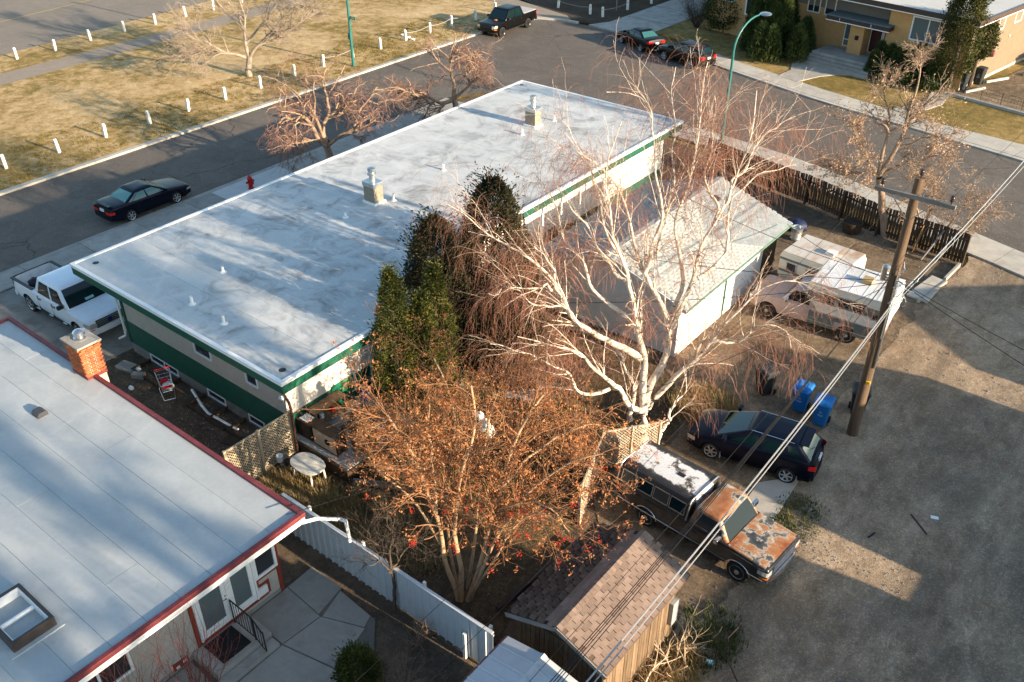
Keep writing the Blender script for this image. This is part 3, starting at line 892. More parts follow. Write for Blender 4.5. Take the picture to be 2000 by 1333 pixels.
def trim(a0, a1, z0, z1, d=.035):
    b = B(); Fp.box(b, a0, a1, 0, d, z0, z1); b.build("trim_board", M_REDTRIM, nh)
trim(10.02, 10.14, 0, 2.9, .04); trim(7.22, 7.33, 0, 2.9); trim(7.335, 8.95, .30, .40); trim(9.285, 10.015, 1.02, 1.11)
trim(9.285, 9.36, .82, 1.015); trim(9.365, 9.70, .76, .84); trim(9.62, 9.70, .34, .755); trim(8.96, 9.615, .30, .40)
b = B(); Fp.box(b, 9.29, 9.61, 0, .05, .41, .70); b.build("utility_box", M_VINYL, nh)
b = B(); Fp.box(b, 6.42, 6.86, .0, .03, .08, .34); b.build("wall_plaque", M_REDTRIM, nh)
for a, z in ((6.54, .17), (6.75, .24)):
    b = B(); Fp.box(b, a - .05, a + .05, .031, .05, z - .03, z + .05); b.build("outlet", M_VINYL, nh)
for a in (1.2, 3.8):
    window(nh, Fp, a, a + 1.7, 1.2, 2.4, .08, (.5,))
# stoop with mat and railing
b = B(); b.box(-16.58, -15.45, 7.0, 8.78, 0, .30); b.build("stoop", M_CONC, nh, bevel=.02)
b = B(); b.box(-15.44, -15.10, 6.9, 8.75, 0, .15); b.build("step", M_CONC, nh, bevel=.02)
rl = B()
rt = [(-16.5, 8.35, 1.25), (-15.6, 8.35, 1.22), (-15.15, 8.33, .92)]
rl.tube(rt, .02, 6); rl.tube([(-16.5, 8.35, .42), (-15.55, 8.35, .40), (-15.2, 8.33, .22)], .014, 6)
for i in range(12):
    t = i / 11
    x = -16.5 + 1.33 * t; zt = 1.25 if x < -15.6 else 1.22 - (x + 15.6) * .66
    zb = .41 if x < -15.55 else .40 - (x + 15.55) * .5
    rl.beam((x, 8.35, zb), (x, 8.35, zt), .014, .014, (1, 0, 0))
for x, zb, zt in ((-16.5, .3, 1.25), (-15.58, .3, 1.22), (-15.17, .15, .93)):
    rl.beam((x, 8.35, zb), (x, 8.35, zt), .03, .03, (1, 0, 0))
rl.build("railing", M_IRON, nh)
mt = B(); mt.box(-16.5, -15.62, 7.32, 8.22, .301, .325)
tag(mt.build("door_mat", pm("black coir mat", (0.014, 0.014, 0.015), 0.4, 60, 0.95, 0.5, 120)), "black door mat on the step below the white french doors", "mat")
# rain pipe from the roof corner across to the yard
dp = B(); dp.tube([(-15.75, 10.55, 2.92), (-15.70, 11.0, 2.75), (-15.35, 11.55, 2.52), (-15.2, 11.6, 2.5)], .055, 8); dp.tube([(-15.2, 11.6, 2.53), (-15.16, 11.62, 1.7)], .055, 8)
dp.build("downspout", M_VINYL, nh, smooth=40)

# patio of the neighbour: irregular slabs
pat = sheet("patio", [(-16.6, -6), (-16.6, 11.2), (-13.7, 11.0), (-11.6, 8.8), (-11, -6)], 0.022, pm("patio joint", (0.13, 0.12, 0.105), .2, 3, .95))
M_PATIO = pm("patio concrete", (0.30, 0.285, 0.255), 0.16, 1.2, 0.9, 0.2, 60, objvar=0.10, dirt=(0.20, 0.18, 0.155), dirt_amt=0.6)
for poly in ([(-16.55, 8.82), (-15.1, 8.82), (-15.0, 10.1), (-16.55, 10.2)], [(-16.55, 10.23), (-15.1, 10.13), (-15.3, 11.2), (-16.6, 11.2)], [(-15.07, 8.82), (-13.35, 9.2), (-13.7, 10.6), (-14.97, 10.1)],
             [(-15.05, 6.6), (-13.4, 7.2), (-13.3, 9.17), (-15.07, 8.79)], [(-13.36, 7.2), (-11.8, 7.0), (-11.6, 8.8), (-12.9, 9.7), (-13.3, 9.2)], [(-15.06, 4.4), (-12.6, 4.8), (-11.85, 6.97), (-13.4, 7.16), (-15.05, 6.56)],
             [(-16.55, 4.4), (-15.1, 4.4), (-15.09, 6.85), (-16.55, 6.9)], [(-12.55, 4.8), (-10.9, 3.0), (-11, 6.9), (-11.8, 6.95)], [(-16.55, -5), (-11, -5), (-11, 2.9), (-12.6, 4.75), (-15.0, 4.36), (-16.55, 4.36)], [(-14.95, 10.14), (-13.75, 10.62), (-13.9, 11.0), (-15.25, 11.1)]):
    cxm = sum(p[0] for p in poly) / len(poly); cym = sum(p[1] for p in poly) / len(poly)
    pp = [(x + (cxm - x) * .004, y + (cym - y) * .004) for x, y in poly]
    q = B(); q.prism(pp, 0, .045 + random.uniform(-.006, .006)); q.build("paving_slab", M_PATIO, pat)

# ---- garage with grey shingles behind the birch
GX0, GX1, GY0, GY1, GE, GR = -20.75, -13.25, 27.4, 36.9, 2.5, 3.72
gx = (GX0 + GX1) / 2
ga = thing("garage", "wide garage with pale grey shingled gable roof and green eave behind the birch", "garage", (gx, GY0, 0))
b = B(); b.extrude([(GX0 + .3, 0), (GX1 - .45, 0), (GX1 - .45, GE - .02), (gx, GR - .16), (GX0 + .3, GE - .02)], (0, GY0 + .3, 0), (0, GY1 - .3, 0), (1, 0, 0))
b.build("wall", M_WSTUCCO, ga)
Fg = Face((GX1 - .45, GY0 + .3), (0, 1))
b = B(); Fg.box(b, 4.0, 6.6, 0, .03, .05, 2.2)
gd = b.build("overhead_door", M_VINYL, ga)
for i in range(4):
    q = B(); Fg.box(q, 4.06, 6.54, .031, .05, .08 + i * .53, .57 + i * .53); q.build("door_panel", M_VINYL, gd)
b = B(); Fg.box(b, 7.5, 8.85, 0, .035, .02, 2.3); b.build("dark_panel", M_WOOD_DK, ga)  # dark slab over the last stretch of the wall
b = B(); Fg.box(b, 3.9, 3.985, 0, .05, 0, 2.3); b.build("green_trim", M_GREEN, ga)
def shingle_mesh(w, h, t, mat, curl=0.0):
    bb = B()
    # a tab lies along +x (width) and down-slope along -y; butt edge thick, top edge thin
    if curl:
        bb.add([(-w / 2, 0, 0), (w / 2, 0, 0), (w / 2, -h * .6, t), (-w / 2, -h * .6, t), (w / 2 * .9, -h, t + curl), (-w / 2 * .9, -h, t + curl), (w / 2 * .9, -h, 0), (-w / 2 * .9, -h, 0)],
               [(0, 3, 2, 1), (3, 5, 4, 2), (5, 7, 6, 4), (1, 2, 4, 6), (0, 7, 5, 3)])
    else:
        bb.add([(-w / 2, 0, t * .5), (w / 2, 0, t * .5), (w / 2, -h, t), (-w / 2, -h, t), (w / 2, -h, 0), (-w / 2, -h, 0), (w / 2, 0, 0), (-w / 2, 0, 0)],
               [(0, 3, 2, 1), (3, 5, 4, 2), (1, 2, 4, 6), (0, 7, 5, 3)])
    o = bb.build("shingle", mat); me = o.data; bpy.data.objects.remove(o)
    return me
def slope_frame(ridge0, ridge1, eave0):
    r0, r1, e0 = [np.array(p, float) for p in (ridge0, ridge1, eave0)]
    ax = r1 - r0; L = np.linalg.norm(ax); ax /= L
    dn = e0 - r0; S = np.linalg.norm(dn); dn /= S
    nn = np.cross(ax, -dn)
    if nn[2] < 0:
        ax = -ax; r0 = r1; nn = np.cross(ax, -dn)
    return r0, ax, dn, nn, L, S
def shingle_spots(fr, w, ex, over=0.03):
    """positions of the tabs of one roof slope, course by course"""
    r0, ax, dn, nn, L, S = fr
    out = []
    nc = int(S / ex)
    for c in range(nc):
        o = (c % 2) * w / 2 + random.uniform(-.02, .02)
        n = int(L / w)
        for i in range(n + 1):
            a = (i + .5) * w - o
            if a < w * .3 or a > L - w * .2: continue
            out.append((a, c * ex, c))
    return out
def slope_rot(fr):
    from mathutils import Matrix
    r0, ax, dn, nn, L, S = fr
    return Matrix((ax, -dn, nn)).transposed().to_euler()
M_SHING = pm("pale grey asphalt shingle", (0.27, 0.295, 0.305), 0.12, 6, 0.95, 0.4, 90, objvar=0.12)
M_SHING_BASE = pm("grey shingle bed", (0.22, 0.24, 0.25), 0.15, 3, 0.95, 0.4, 90)
sl_r = slope_frame((gx, GY0, GR), (gx, GY1, GR), (GX1, GY0, GE))
sl_l = slope_frame((gx, GY0, GR), (gx, GY1, GR), (GX0, GY0, GE))
b = B(); b.extrude([(GX0, GE), (gx, GR), (GX1, GE), (GX1, GE - .07), (gx, GR - .07), (GX0, GE - .07)], (0, GY0, 0), (0, GY1, 0), (1, 0, 0))
grf = b.build("roof", M_SHING_BASE, ga)
sh_g = shingle_mesh(.325, .185, .022, M_SHING)
def lay(root, fr, me, spots, single, rot, ex):
    """the first shingles as single pieces, the rest joined into one part"""
    r0, ax, dn, nn, L, S = fr
    for j, (a, d, c) in enumerate(single):
        p = r0 + ax * a + dn * (d - .02) + nn * .004
        inst("shingle", me, root, p, rot)
    if spots:
        V0 = np.array([v.co[:] for v in me.vertices]); F0 = np.array([list(p.vertices) for p in me.polygons])
        Vs, Fs_ = [], []
        M3 = np.array([ax, -dn, nn])
        for j, (a, d, c) in enumerate(spots):
            p = r0 + ax * a + dn * (d - .02) + nn * random.uniform(.002, .012)
            Vs.append(V0 @ M3 + p); Fs_.append(F0 + j * len(V0))
        arr_mesh("shingle_field", np.vstack(Vs), np.vstack(Fs_), me.materials[0], root, kind='stuff')
sp = shingle_spots(sl_r, .33, .145)
# the corner nearest the trailer is the clearest: those tabs are single pieces
sp.sort(key=lambda q: abs((sl_r[1][1] > 0) * q[0] + (sl_r[1][1] < 0) * (sl_r[4] - q[0]) - 8.3) + abs(q[1] - 2.0))
lay(grf, sl_r, sh_g, sp[300:], sp[:300], slope_rot(sl_r), .145)
lay(grf, sl_l, sh_g, shingle_spots(sl_l, .33, .145), [], slope_rot(sl_l), .145)
b = B(); b.box(gx - .12, gx + .12, GY0, GY1, GR - .02, GR + .022); b.build("ridge_cap", M_SHING, grf, bevel=.01)
b = B(); b.box(GX1 - .01, GX1 + .03, GY0, GY1, GE - .10, GE - .005); b.build("eave_trim", pm("mint green trim", (0.09, 0.17, 0.125), 0.1, 4, 0.5), ga)
b = B(); b.box(GX0 - .035, GX0 + .01, GY0, GY1, GE - .16, GE - .005); b.build("eave_trim", M_GREEN, ga)
for y in (GY0, GY1):
    for xe in (GX0, GX1):
        b = B(); s = -1 if y == GY0 else 1
        b.beam((xe, y + s * .02, GE - .08), (gx, y + s * .02, GR - .09), .035, .15, (0, 0, 1)); b.build("barge_board", M_WHITE, ga)
for t, a in ((.55, 8.35),):
    p = np.array((gx + .75, GY0 + 7.7, GR - .24)); b = B(); b.extrude([(-.18, 0), (.18, 0), (.15, .13), (-.15, .13)], p + (-.16, 0, 0), p + (.16, 0, -.05), (0, 1, 0)); b.build("roof_vent", M_BLACKP, ga)

# ---- brown shed
SX0, SX1, SY0, SY1, SE, SRZ = -9.78, -6.72, 12.05, 16.08, 2.3, 2.92
sx = -8.21
sd = thing("shed", "brown shingled garden shed with curled dark shingles on its shaded slope beside the rusty pickup", "shed", (sx, SY0, 0))
b = B(); b.extrude([(SX0 + .2, 0), (SX1 - .22, 0), (SX1 - .22, SE), (sx, SRZ - .1), (SX0 + .2, SE)], (0, SY0 + .2, 0), (0, SY1 - .2, 0), (1, 0, 0)); b.build("wall", M_WOOD_DK, sd)
M_SHAKE = pm("split cedar board", (0.17, 0.115, 0.07), 0.35, 7, 0.9, 0.5, 30, stretch=(1, 1, .2), objvar=0.3)
for i in range(26):
    y = SY0 + .22 + i * .1375
    q = B(); q.box(SX1 - .222, SX1 - .195 + random.uniform(0, .012), y + .006, y + .131, random.uniform(.0, .05), SE - .02); q.build("wall_board", M_SHAKE, sd)
for i in range(18):
    x = SX0 + .22 + i * .146
    if x > SX1 - .36: break
    for yy, s in ((SY0 + .2, -1), (SY1 - .2, 1)):
        q = B(); q.box(x + .006, x + .138, yy, yy + s * .025, 0, SE); q.build("wall_board", M_WOOD_DK, sd)
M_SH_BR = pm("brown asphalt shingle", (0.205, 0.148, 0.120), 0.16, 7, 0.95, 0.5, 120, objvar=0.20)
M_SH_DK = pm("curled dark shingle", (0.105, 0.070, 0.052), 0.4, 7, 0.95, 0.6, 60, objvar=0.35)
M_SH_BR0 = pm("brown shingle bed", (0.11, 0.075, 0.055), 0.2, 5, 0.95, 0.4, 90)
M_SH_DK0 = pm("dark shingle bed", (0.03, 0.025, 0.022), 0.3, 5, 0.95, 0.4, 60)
b = B(); b.extrude([(sx, SRZ), (SX1, SE), (SX1, SE - .06), (sx, SRZ - .06)], (0, SY0, 0), (0, SY1, 0), (1, 0, 0)); r1 = b.build("roof_slope", M_SH_BR0, sd)
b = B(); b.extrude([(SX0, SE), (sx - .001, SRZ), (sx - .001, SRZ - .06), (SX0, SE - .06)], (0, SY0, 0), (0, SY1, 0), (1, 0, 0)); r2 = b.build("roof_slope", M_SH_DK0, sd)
fr1 = slope_frame((sx, SY0, SRZ), (sx, SY1, SRZ), (SX1, SY0, SE)); fr2 = slope_frame((sx, SY0, SRZ), (sx, SY1, SRZ), (SX0, SY0, SE))
lay(r1, fr1, shingle_mesh(.283, .175, .017, M_SH_BR), [], shingle_spots(fr1, .305, .145), slope_rot(fr1), .145)
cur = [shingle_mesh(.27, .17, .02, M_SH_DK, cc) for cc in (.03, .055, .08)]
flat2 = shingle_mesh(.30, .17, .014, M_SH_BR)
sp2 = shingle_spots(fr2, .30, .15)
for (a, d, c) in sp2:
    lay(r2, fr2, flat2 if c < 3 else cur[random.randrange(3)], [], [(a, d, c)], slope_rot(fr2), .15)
for i in range(26):
    y = SY0 + i * .155; b = B(); z = SRZ + .010 + random.uniform(0, .004)
    b.extrude([(-.12, -.040), (0, .015), (.12, -.040), (.12, -.056), (0, -.005), (-.12, -.056)], (sx, y, z + .012), (sx, y + .21, z), (1, 0, 0)); b.build("ridge_cap", M_SH_BR, sd)
for xe in (SX0, SX1):
    b = B(); b.beam((xe, SY0 - .02, SE - .07), (sx, SY0 - .02, SRZ - .07), .03, .12); b.build("barge_board", M_GREYWOOD, sd)
b = B(); b.box(SX1 - .19, SX1 - .06, 15.45, 15.75, .75, 1.6)
mb = b.build("meter_box", pm("grey meter box", (0.30, 0.31, 0.31), 0.1, 5, 0.5), sd, bevel=.01)

# ---- small white metal shed
MX0, MX1, MY1, ME, MR = -9.45, -7.18, 11.72, 1.95, 2.14
mx = (MX0 + MX1) / 2
ms = thing("metal_shed", "small white ribbed metal garden shed at the bottom edge beside the brown shed", "shed", (mx, 8.5, 0))
M_WMETAL = pm("white ribbed sheet metal", (0.50, 0.53, 0.56), 0.06, 3, 0.4, dirt=(0.42, 0.42, 0.40), dirt_amt=0.3)
b = B(); b.extrude([(MX0 + .1, 0), (MX1 - .1, 0), (MX1 - .1, ME - .03), (mx, MR - .05), (MX0 + .1, ME - .03)], (0, 8.3, 0), (0, MY1 - .08, 0), (1, 0, 0)); b.build("wall", M_WMETAL, ms)
for s, xe in ((-1, MX0), (1, MX1)):
    for i in range(9):
        y1 = MY1 - i * .40; y0 = y1 - .40
        q = B()
        A = np.array((mx + s * .03, 0, MR)); E_ = np.array((xe, 0, ME))
        prof = [(0.004, 0), (.03, .035), (.06, .035), (.085, .004), (.396, .004), (.396, -.012), (.004, -.012)]
        q.add([A + (0, y0 + a, z) for a, z in prof] + [E_ + (0, y0 + a, z) for a, z in prof], [(0, 1, 8, 7), (1, 2, 9, 8), (2, 3, 10, 9), (3, 4, 11, 10), (4, 5, 12, 11), (5, 6, 13, 12), (6, 0, 7, 13)] if s < 0 else [(7, 8, 1, 0), (8, 9, 2, 1), (9, 10, 3, 2), (10, 11, 4, 3), (11, 12, 5, 4), (12, 13, 6, 5), (13, 7, 0, 6)])
        q.build("roof_panel", M_WMETAL, ms)
b = B(); b.extrude([(-.10, -.015), (0, .045), (.10, -.015), (.10, -.03), (0, .02), (-.10, -.03)], (mx, 8.2, MR), (mx, MY1 + .01, MR), (1, 0, 0)); b.build("ridge_cap", M_WMETAL, ms)
b = B(); b.box(MX0 - .06, MX0 + .0, 8.2, MY1, ME - .08, ME - .015); b.build("gutter", pm("rust stained gutter", (0.20, 0.08, 0.06), 0.5, 6, 0.7), ms)
for i in range(7):
    q = B(); x = MX0 + .12 + i * .305; q.box(x + .01, x + .295, MY1 - .08, MY1 - .06, .05, ME - .04); q.build("wall_panel", M_WMETAL, ms)

# ---- far duplex across the side street
dx = thing("duplex", "long orange stucco duplex with flat roof and numbered door canopy across the side street", "house", (-14.2, 67.3, 0))
a9 = radians(-9)
U = np.array((cos(a9), sin(a9))); Vv = np.array((-sin(a9), cos(a9)))
O2 = np.array((-14.2, 67.3))
def dpt(u, v): return tuple(O2 + U * u + Vv * v)
ZD = 5.0
M_ORANGE = pm("orange stucco", (0.56, 0.32, 0.135), 0.1, 2, 0.95, 0.5, 60)
M_TANST = pm("pale tan stucco", (0.185, 0.145, 0.10), 0.1, 2, 0.95, 0.5, 60)
M_GREYSID = pm("grey brown siding", (0.21, 0.175, 0.15), 0.12, 2, 0.9, 0.3, 60)
b = B(); b.prism([dpt(-.6, .8), dpt(-.6, 13.5), dpt(-22.4, 13.5), dpt(-22.4, .8), dpt(-15.6, .8), dpt(-15.6, 1.8), dpt(-6.6, 1.8), dpt(-6.6, .8)], 0, ZD - .25); b.build("wall", M_ORANGE, dx)
Fd = Face(dpt(-22.4, .8), U); Fr = Face(dpt(-.6, .8), Vv); Fdr = Face(dpt(-22.4, 1.8), U)
b = B(); Fr.box(b, 0, 12.7, 0, .03, .3, ZD - .25); b.build("side_wall", M_TANST, dx)
b = B(); Fr.box(b, 0, 12.7, 0, .05, 0, .3); b.build("foundation", M_CONC2, dx)
b = B(); Fdr.box(b, 6.8, 15.8, 0.001, .02, 3.4, ZD - .26); b.build("upper_siding", M_GREYSID, dx)
rpd = [dpt(-23, 0), dpt(0, 0), dpt(0, 14.2), dpt(-23, 14.2)]
b = B(); b.prism(rpd, ZD - .25, ZD - .02); b.build("roof", M_ROOF3, dx)
edge_trim("fascia_board", dx, rpd, ZD - .30, ZD + .05, 0, .03, pm("brown fascia", (0.06, 0.04, 0.035), 0.15, 3, 0.6))
edge_trim("drip_edge", dx, rpd, ZD - .36, ZD - .30, -.05, .02, M_VINYL)
for u, v in ((-2.0, 6.3), (-9, 7), (-15, 6)):
    x, y = dpt(u, v); vent_pipe(dx, x, y, ZD - .02, .5, .08, M_BLACKP)
# front windows and doors (a measured from the left end)
window(dx, Fd, 17.5, 19.95, 2.75, 4.40, .10, (.5,), mp=M_PANE_BLUE, d=.07)
window(dx, Fd, 3.7, 5.1, 1.9, 4.2, .10, (.5,), d=.07)
window(dx, Fd, 1.2, 2.6, 2.6, 4.2, .10, (), d=.07)
window(dx, Fdr, 8.6, 9.7, 2.9, 4.2, .08, (.5,), d=.06)
window(dx, Fdr, 10.1, 11.0, 2.9, 4.2, .08, (), d=.06)
window(dx, Fr, 3.1, 4.9, 3.45, 4.55, .09, (.5,), d=.06); window(dx, Fr, 6.6, 7.8, 3.5, 4.55, .09, (), d=.06)
b = B(); Fdr.box(b, 12.05, 12.95, 0, .05, 1.0, 2.95); sl = b.build("entry_panel", M_VINYL, dx)
q = B(); Fdr.box(q, 12.13, 12.87, .051, .06, 1.55, 2.85); q.build("pane", M_PANE_BLUE, sl)
q = B(); Fdr.box(q, 12.13, 12.87, .051, .062, 1.08, 1.48); q.build("lower_panel", M_GREYSID, sl)
b = B(); Fdr.box(b, 12.98, 13.15, .0, 1.0, .5, 3.1); Fdr.box(b, 13.15, 14.1, .0, 1.0, .5, 3.1); b.build("dividing_wall", M_ORANGE, dx)
b = B(); Fdr.box(b, 13.5, 13.75, 1.001, 1.08, 1.9, 2.2); b.build("mailbox", M_IRON, dx)
b = B(); Fdr.box(b, 14.15, 15.1, 0, .06, 1.0, 3.05); dd = b.build("door_frame", M_VINYL, dx)
q = B(); Fdr.box(q, 14.22, 15.03, .061, .075, 1.03, 2.98); q.build("door", pm("dark maroon door", (0.05, 0.012, 0.012), 0.2, 4, 0.5), dd)
window(dx, Fdr, 15.15, 15.75, 1.5, 2.95, .07, (), d=.05, mp=M_PANE_BLUE)
b = B(); Fdr.box(b, 11.3, 16.3, .02, 1.75, 3.12, 3.42); cn = b.build("canopy", pm("canopy brown", (0.05, 0.032, 0.03), 0.15, 3, 0.6), dx)
q = B(); Fdr.box(q, 11.28, 16.32, .02, 1.77, 3.42, 3.48); q.build("canopy_top", pm("blue grey felt", (0.13, 0.17, 0.18), 0.12, 2, 0.8), cn)
q = B(); Fdr.box(q, 11.28, 16.32, 1.70, 1.78, 3.08, 3.13); q.build("canopy_trim", M_VINYL, cn)
rz = a9
for s, a in (("1", 12.4), ("2", 14.9)):
    text_part("number", s, .26, M_VINYL, cn, tuple(Fdr.p(a, 1.775, 3.27) - root_loc(dx)), (radians(90), 0, rz))
for i, (d1, zz) in enumerate(((2.6, .34), (2.25, .51), (1.9, .68), (1.55, .85))):
    q = B(); Fdr.box(q, 11.0 - (3 - i) * .05, 16.0 + (3 - i) * .05, .0, d1 + .9, 0 if i == 0 else zz - .17, zz); q.build("step", M_CONC, dx, bevel=.015)
q = B()
for a in np.linspace(16.4, 18.6, 12):
    q.beam(Fdr.p(a, 1.3, .6), Fdr.p(a, 1.3, 1.7), .02, .02, (1, 0, 0))
q.beam(Fdr.p(16.4, 1.3, 1.7), Fdr.p(18.6, 1.3, 1.7), .03, .03); q.build("railing", M_IRON, dx)
for a, z in ((2.0, 2.6), (4.4, 2.9), (6.4, 3.1)):
    q = B(); q.lathe(Fr.p(a, .06, z - .4), [(.09, -.04), (.09, .04)], 10, 'x'); q.build("wall_vent", M_VINYL, dx)
q = B(); q.lathe(Fr.p(3.7, .2, 2.0), [(.02, .22), (.22, .16), (.26, .0), (.26, -.16)], 14, 'x'); q.build("satellite_dish", pm("dull maroon dish", (0.16, 0.06, 0.05), 0.2, 5, 0.6), dx)
# ------------------------------------------------------------------ fences
def ordinal(i):
    return ["first", "second", "third", "fourth", "fifth", "sixth", "seventh", "eighth", "ninth", "tenth", "eleventh", "twelfth", "thirteenth", "fourteenth", "fifteenth", "sixteenth", "seventeenth", "eighteenth"][i]

def piece(name, mat, w, d, h):
    b = B(); b.box(-w / 2, w / 2, -d / 2, d / 2, 0, h)
    o = b.build(name, mat); me = o.data; bpy.data.objects.remove(o)
    return me

# dark slatted fence along the side street
sf = thing("slat_fence", "long dark brown fence of vertical slats between the yard and the side street", "fence", (-15, 44.6, 0))
fp = [(-6.95, 42.75), (-11.2, 43.3), (-15.5, 44.55), (-22.2, 45.9)]
me_s = piece("slat", M_WOOD_DK, .132, .022, 1.52)
me_p = piece("post", M_WOOD_DK, .11, .11, 1.6)
for i in range(3):
    a, c = np.array(fp[i]), np.array(fp[i + 1]); d = c - a; L = np.linalg.norm(d); d /= L; nr = np.array((d[1], -d[0])); ang = math.atan2(d[1], d[0])
    n = int(L / .155)
    for j in range(n):
        p = a + d * (j + .5) * L / n + nr * .03
        inst("slat", me_s, sf, (p[0], p[1], random.uniform(.05, .10)), (0, random.uniform(-.012, .012), ang))
    for zz in (.32, 1.28):
        q = B(); q.beam((*(a + d * .06), zz), (*(c - d * .06), zz), .035, .09); q.build("rail", M_WOOD_DK, sf)
    m = int(L / 2.2)
    for j in range(m):
        p = a + d * j * L / m - nr * .075
        inst("post", me_p, sf, (p[0], p[1], 0), (0, 0, ang))
# end panel standing across the end of the fence
# white sheet metal fence between the yards
wf = thing("metal_fence", "white ribbed metal fence running between the back yard and the neighbour's patio", "fence", (-13.5, 11.75, 0))
x = -18.3
b = B()
prof = [(0, 0), (.02, .045), (.065, .045), (.085, 0), (.285, 0), (.285, -.006), (.085, -.006), (.065, .039), (.02, .039), (0, -.006)]
n = len(prof)
b.add([(a, -dd, 0) for a, dd in prof] + [(a, -dd, 1.55) for a, dd in prof], [(i, (i + 1) % n, n + (i + 1) % n, n + i) for i in range(n)])
o = b.build("fence_panel", M_WMETAL); me_f = o.data; bpy.data.objects.remove(o)
M_WM2 = M_WMETAL
for i in range(29):
    inst("fence_panel", me_f, wf, (-18.3 + i * .287, 11.75, .04))
for zz in (.25, 1.45):
    b = B(); b.box(-18.3, -9.98, 11.775, 11.82, zz, zz + .06); b.build("rail", M_WHITE, wf)
b = B(); b.box(-18.3, -9.98, 11.695, 11.80, 1.592, 1.63); b.build("top_rail", M_WMETAL, wf)
for xx in (-17.2, -14.9, -12.5, -10.15):
    b = B(); b.box(xx - .04, xx + .04, 11.83, 11.91, 0, 1.66); b.build("post", M_WHITE, wf)
b = B(); b.box(-10.93, -10.83, 11.60, 11.70, 0, 1.0); tag(b.build("white_post", M_WHITE, bevel=.01), "short white post standing in front of the metal fence by the white shed", "post")

def lattice(name, label, p0, p1, z0, z1, mat, pitch=.085, sw=.034):
    t = thing(name, label, "fence", (*p0, 0))
    a, c = np.array(p0, float), np.array(p1, float); L = np.linalg.norm(c - a); d = (c - a) / L; nr = np.array((d[1], -d[0]))
    H_ = z1 - z0
    V, F = [], []
    def seg(u0, w0, u1, w1, s):
        dv = np.array((u1 - u0, w1 - w0)); l = np.linalg.norm(dv)
        if l < .03: return
        pv = np.array((-dv[1], dv[0])) / l * sw / 2
        o = len(V)
        for q in ((u0, w0), (u1, w1)):
            for sg in (-1, 1):
                for th in (0, .008):
                    uu, ww = q[0] + pv[0] * sg, q[1] + pv[1] * sg
                    P_ = a + d * uu + nr * (s + th)
                    V.append((P_[0], P_[1], z0 + ww))
        F.extend([(o, o + 2, o + 6, o + 4), (o + 1, o + 5, o + 7, o + 3), (o, o + 4, o + 5, o + 1), (o + 2, o + 3, o + 7, o + 6)])
    st = pitch * 1.414
    k_ = -H_
    while k_ < L:
        u0, w0 = k_, 0.0
        u1, w1 = k_ + H_, H_
        if u0 < 0: w0 = -u0; u0 = 0
        if u1 > L: w1 = H_ - (u1 - L); u1 = L
        if u1 > u0: seg(u0, w0, u1, w1, 0.001); 
        if u1 > u0: seg(L - u0, w0, L - u1, w1, 0.011)
        k_ += st
    arr_mesh("lattice", V, F, mat, t, kind='stuff')
    for zz in (z0, z1):
        b = B(); b.beam((*(a), zz), (*(c), zz), .045, .05); b.build("rail", mat, t)
    for u in (0.0, L / 2, L):
        P_ = a + d * u; b = B(); b.box(P_[0] - .045, P_[0] + .045, P_[1] - .045, P_[1] + .045, 0, z1 + .04); b.build("post", mat, t)
    return t
M_LATT = pm("cream lattice", (0.44, 0.36, 0.25), 0.1, 5, 0.7)
lattice("lattice_screen", "cream lattice screen leaning out from the corner of the green building", (-21.05, 14.36), (-21.05, 11.7), .1, 1.82, M_LATT)
lattice("lattice_fence", "curving cream lattice fence behind the rusty pickup under the orange berry tree", (-11.35, 17.7), (-12.25, 20.3), .05, 1.6, pm("sun bleached lattice", (0.42, 0.36, 0.27), 0.1, 5, 0.7))
lattice("lattice_gate", "short cream lattice panel beside the birch trunk and the black pickup canopy", (-12.3, 20.4), (-11.1, 22.0), .05, 1.55, MATS["sun bleached lattice"])
# low timber edging near the lattice
for (p0, p1, lb_) in (((-11.2, 13.4), (-10.9, 16.9), "dark timber edging lying along the back of the brown shed"), ((-16.0, 12.2), (-10.4, 12.5), "long timber edging along the foot of the white metal fence")):
    b = B(); b.beam((*p0, .09), (*p1, .09), .14, .16); tag(b.build("timber_edging", M_WOOD_DK, bevel=.01), lb_, "timber")

# ------------------------------------------------------------------ white posts along the park
bp = thing("bollard", "x", "bollard", (0, 0, 0), 0, "white wooden posts along the park")
b = B(); b.prism([(-.09, -.085), (.09, -.085), (.09, .085), (-.09, .085)], 0, .80); b.add([(-.09, -.085, .80), (.09, -.085, .80), (.09, .085, .80), (-.09, .085, .80), (0, -.085, .87), (0, .085, .87)], [(0, 1, 4), (2, 3, 5), (1, 2, 5, 4), (3, 0, 4, 5)])
b.build("post_body", M_WHITE, bp, bevel=.012)
b = B(); b.box(-.093, .093, -.088, .088, .62, .67); b.build("post_band", pm("grey weathered band", (0.40, 0.39, 0.36), 0.2, 8, 0.8), bp)
near = [(-53.1, 20.3), (-52.95, 23.43), (-53.0, 26.5), (-52.95, 29.56), (-52.9, 32.4), (-52.95, 35.36), (-53.05, 38.42), (-53.15, 41.6), (-53.35, 44.5), (-53.25, 47.4), (-53.2, 50.3), (-53.25, 53.2), (-53.2, 56.0), (-53.3, 58.8), (-52.9, 61.5), (-53.2, 64.5)]
farr = [(-73.0, 31.2), (-72.75, 34.15), (-73.2, 37.4), (-73.4, 40.6), (-73.4, 43.5), (-73.5, 46.6), (-73.5, 49.5), (-73.65, 52.7), (-73.8, 55.7), (-74.0, 58.8)]
rest = [(-49.8, 69.3), (-46.25, 69.2), (-44.9, 69.15), (-44.5, 72.55), (-44.0, 75.8)]
first = True
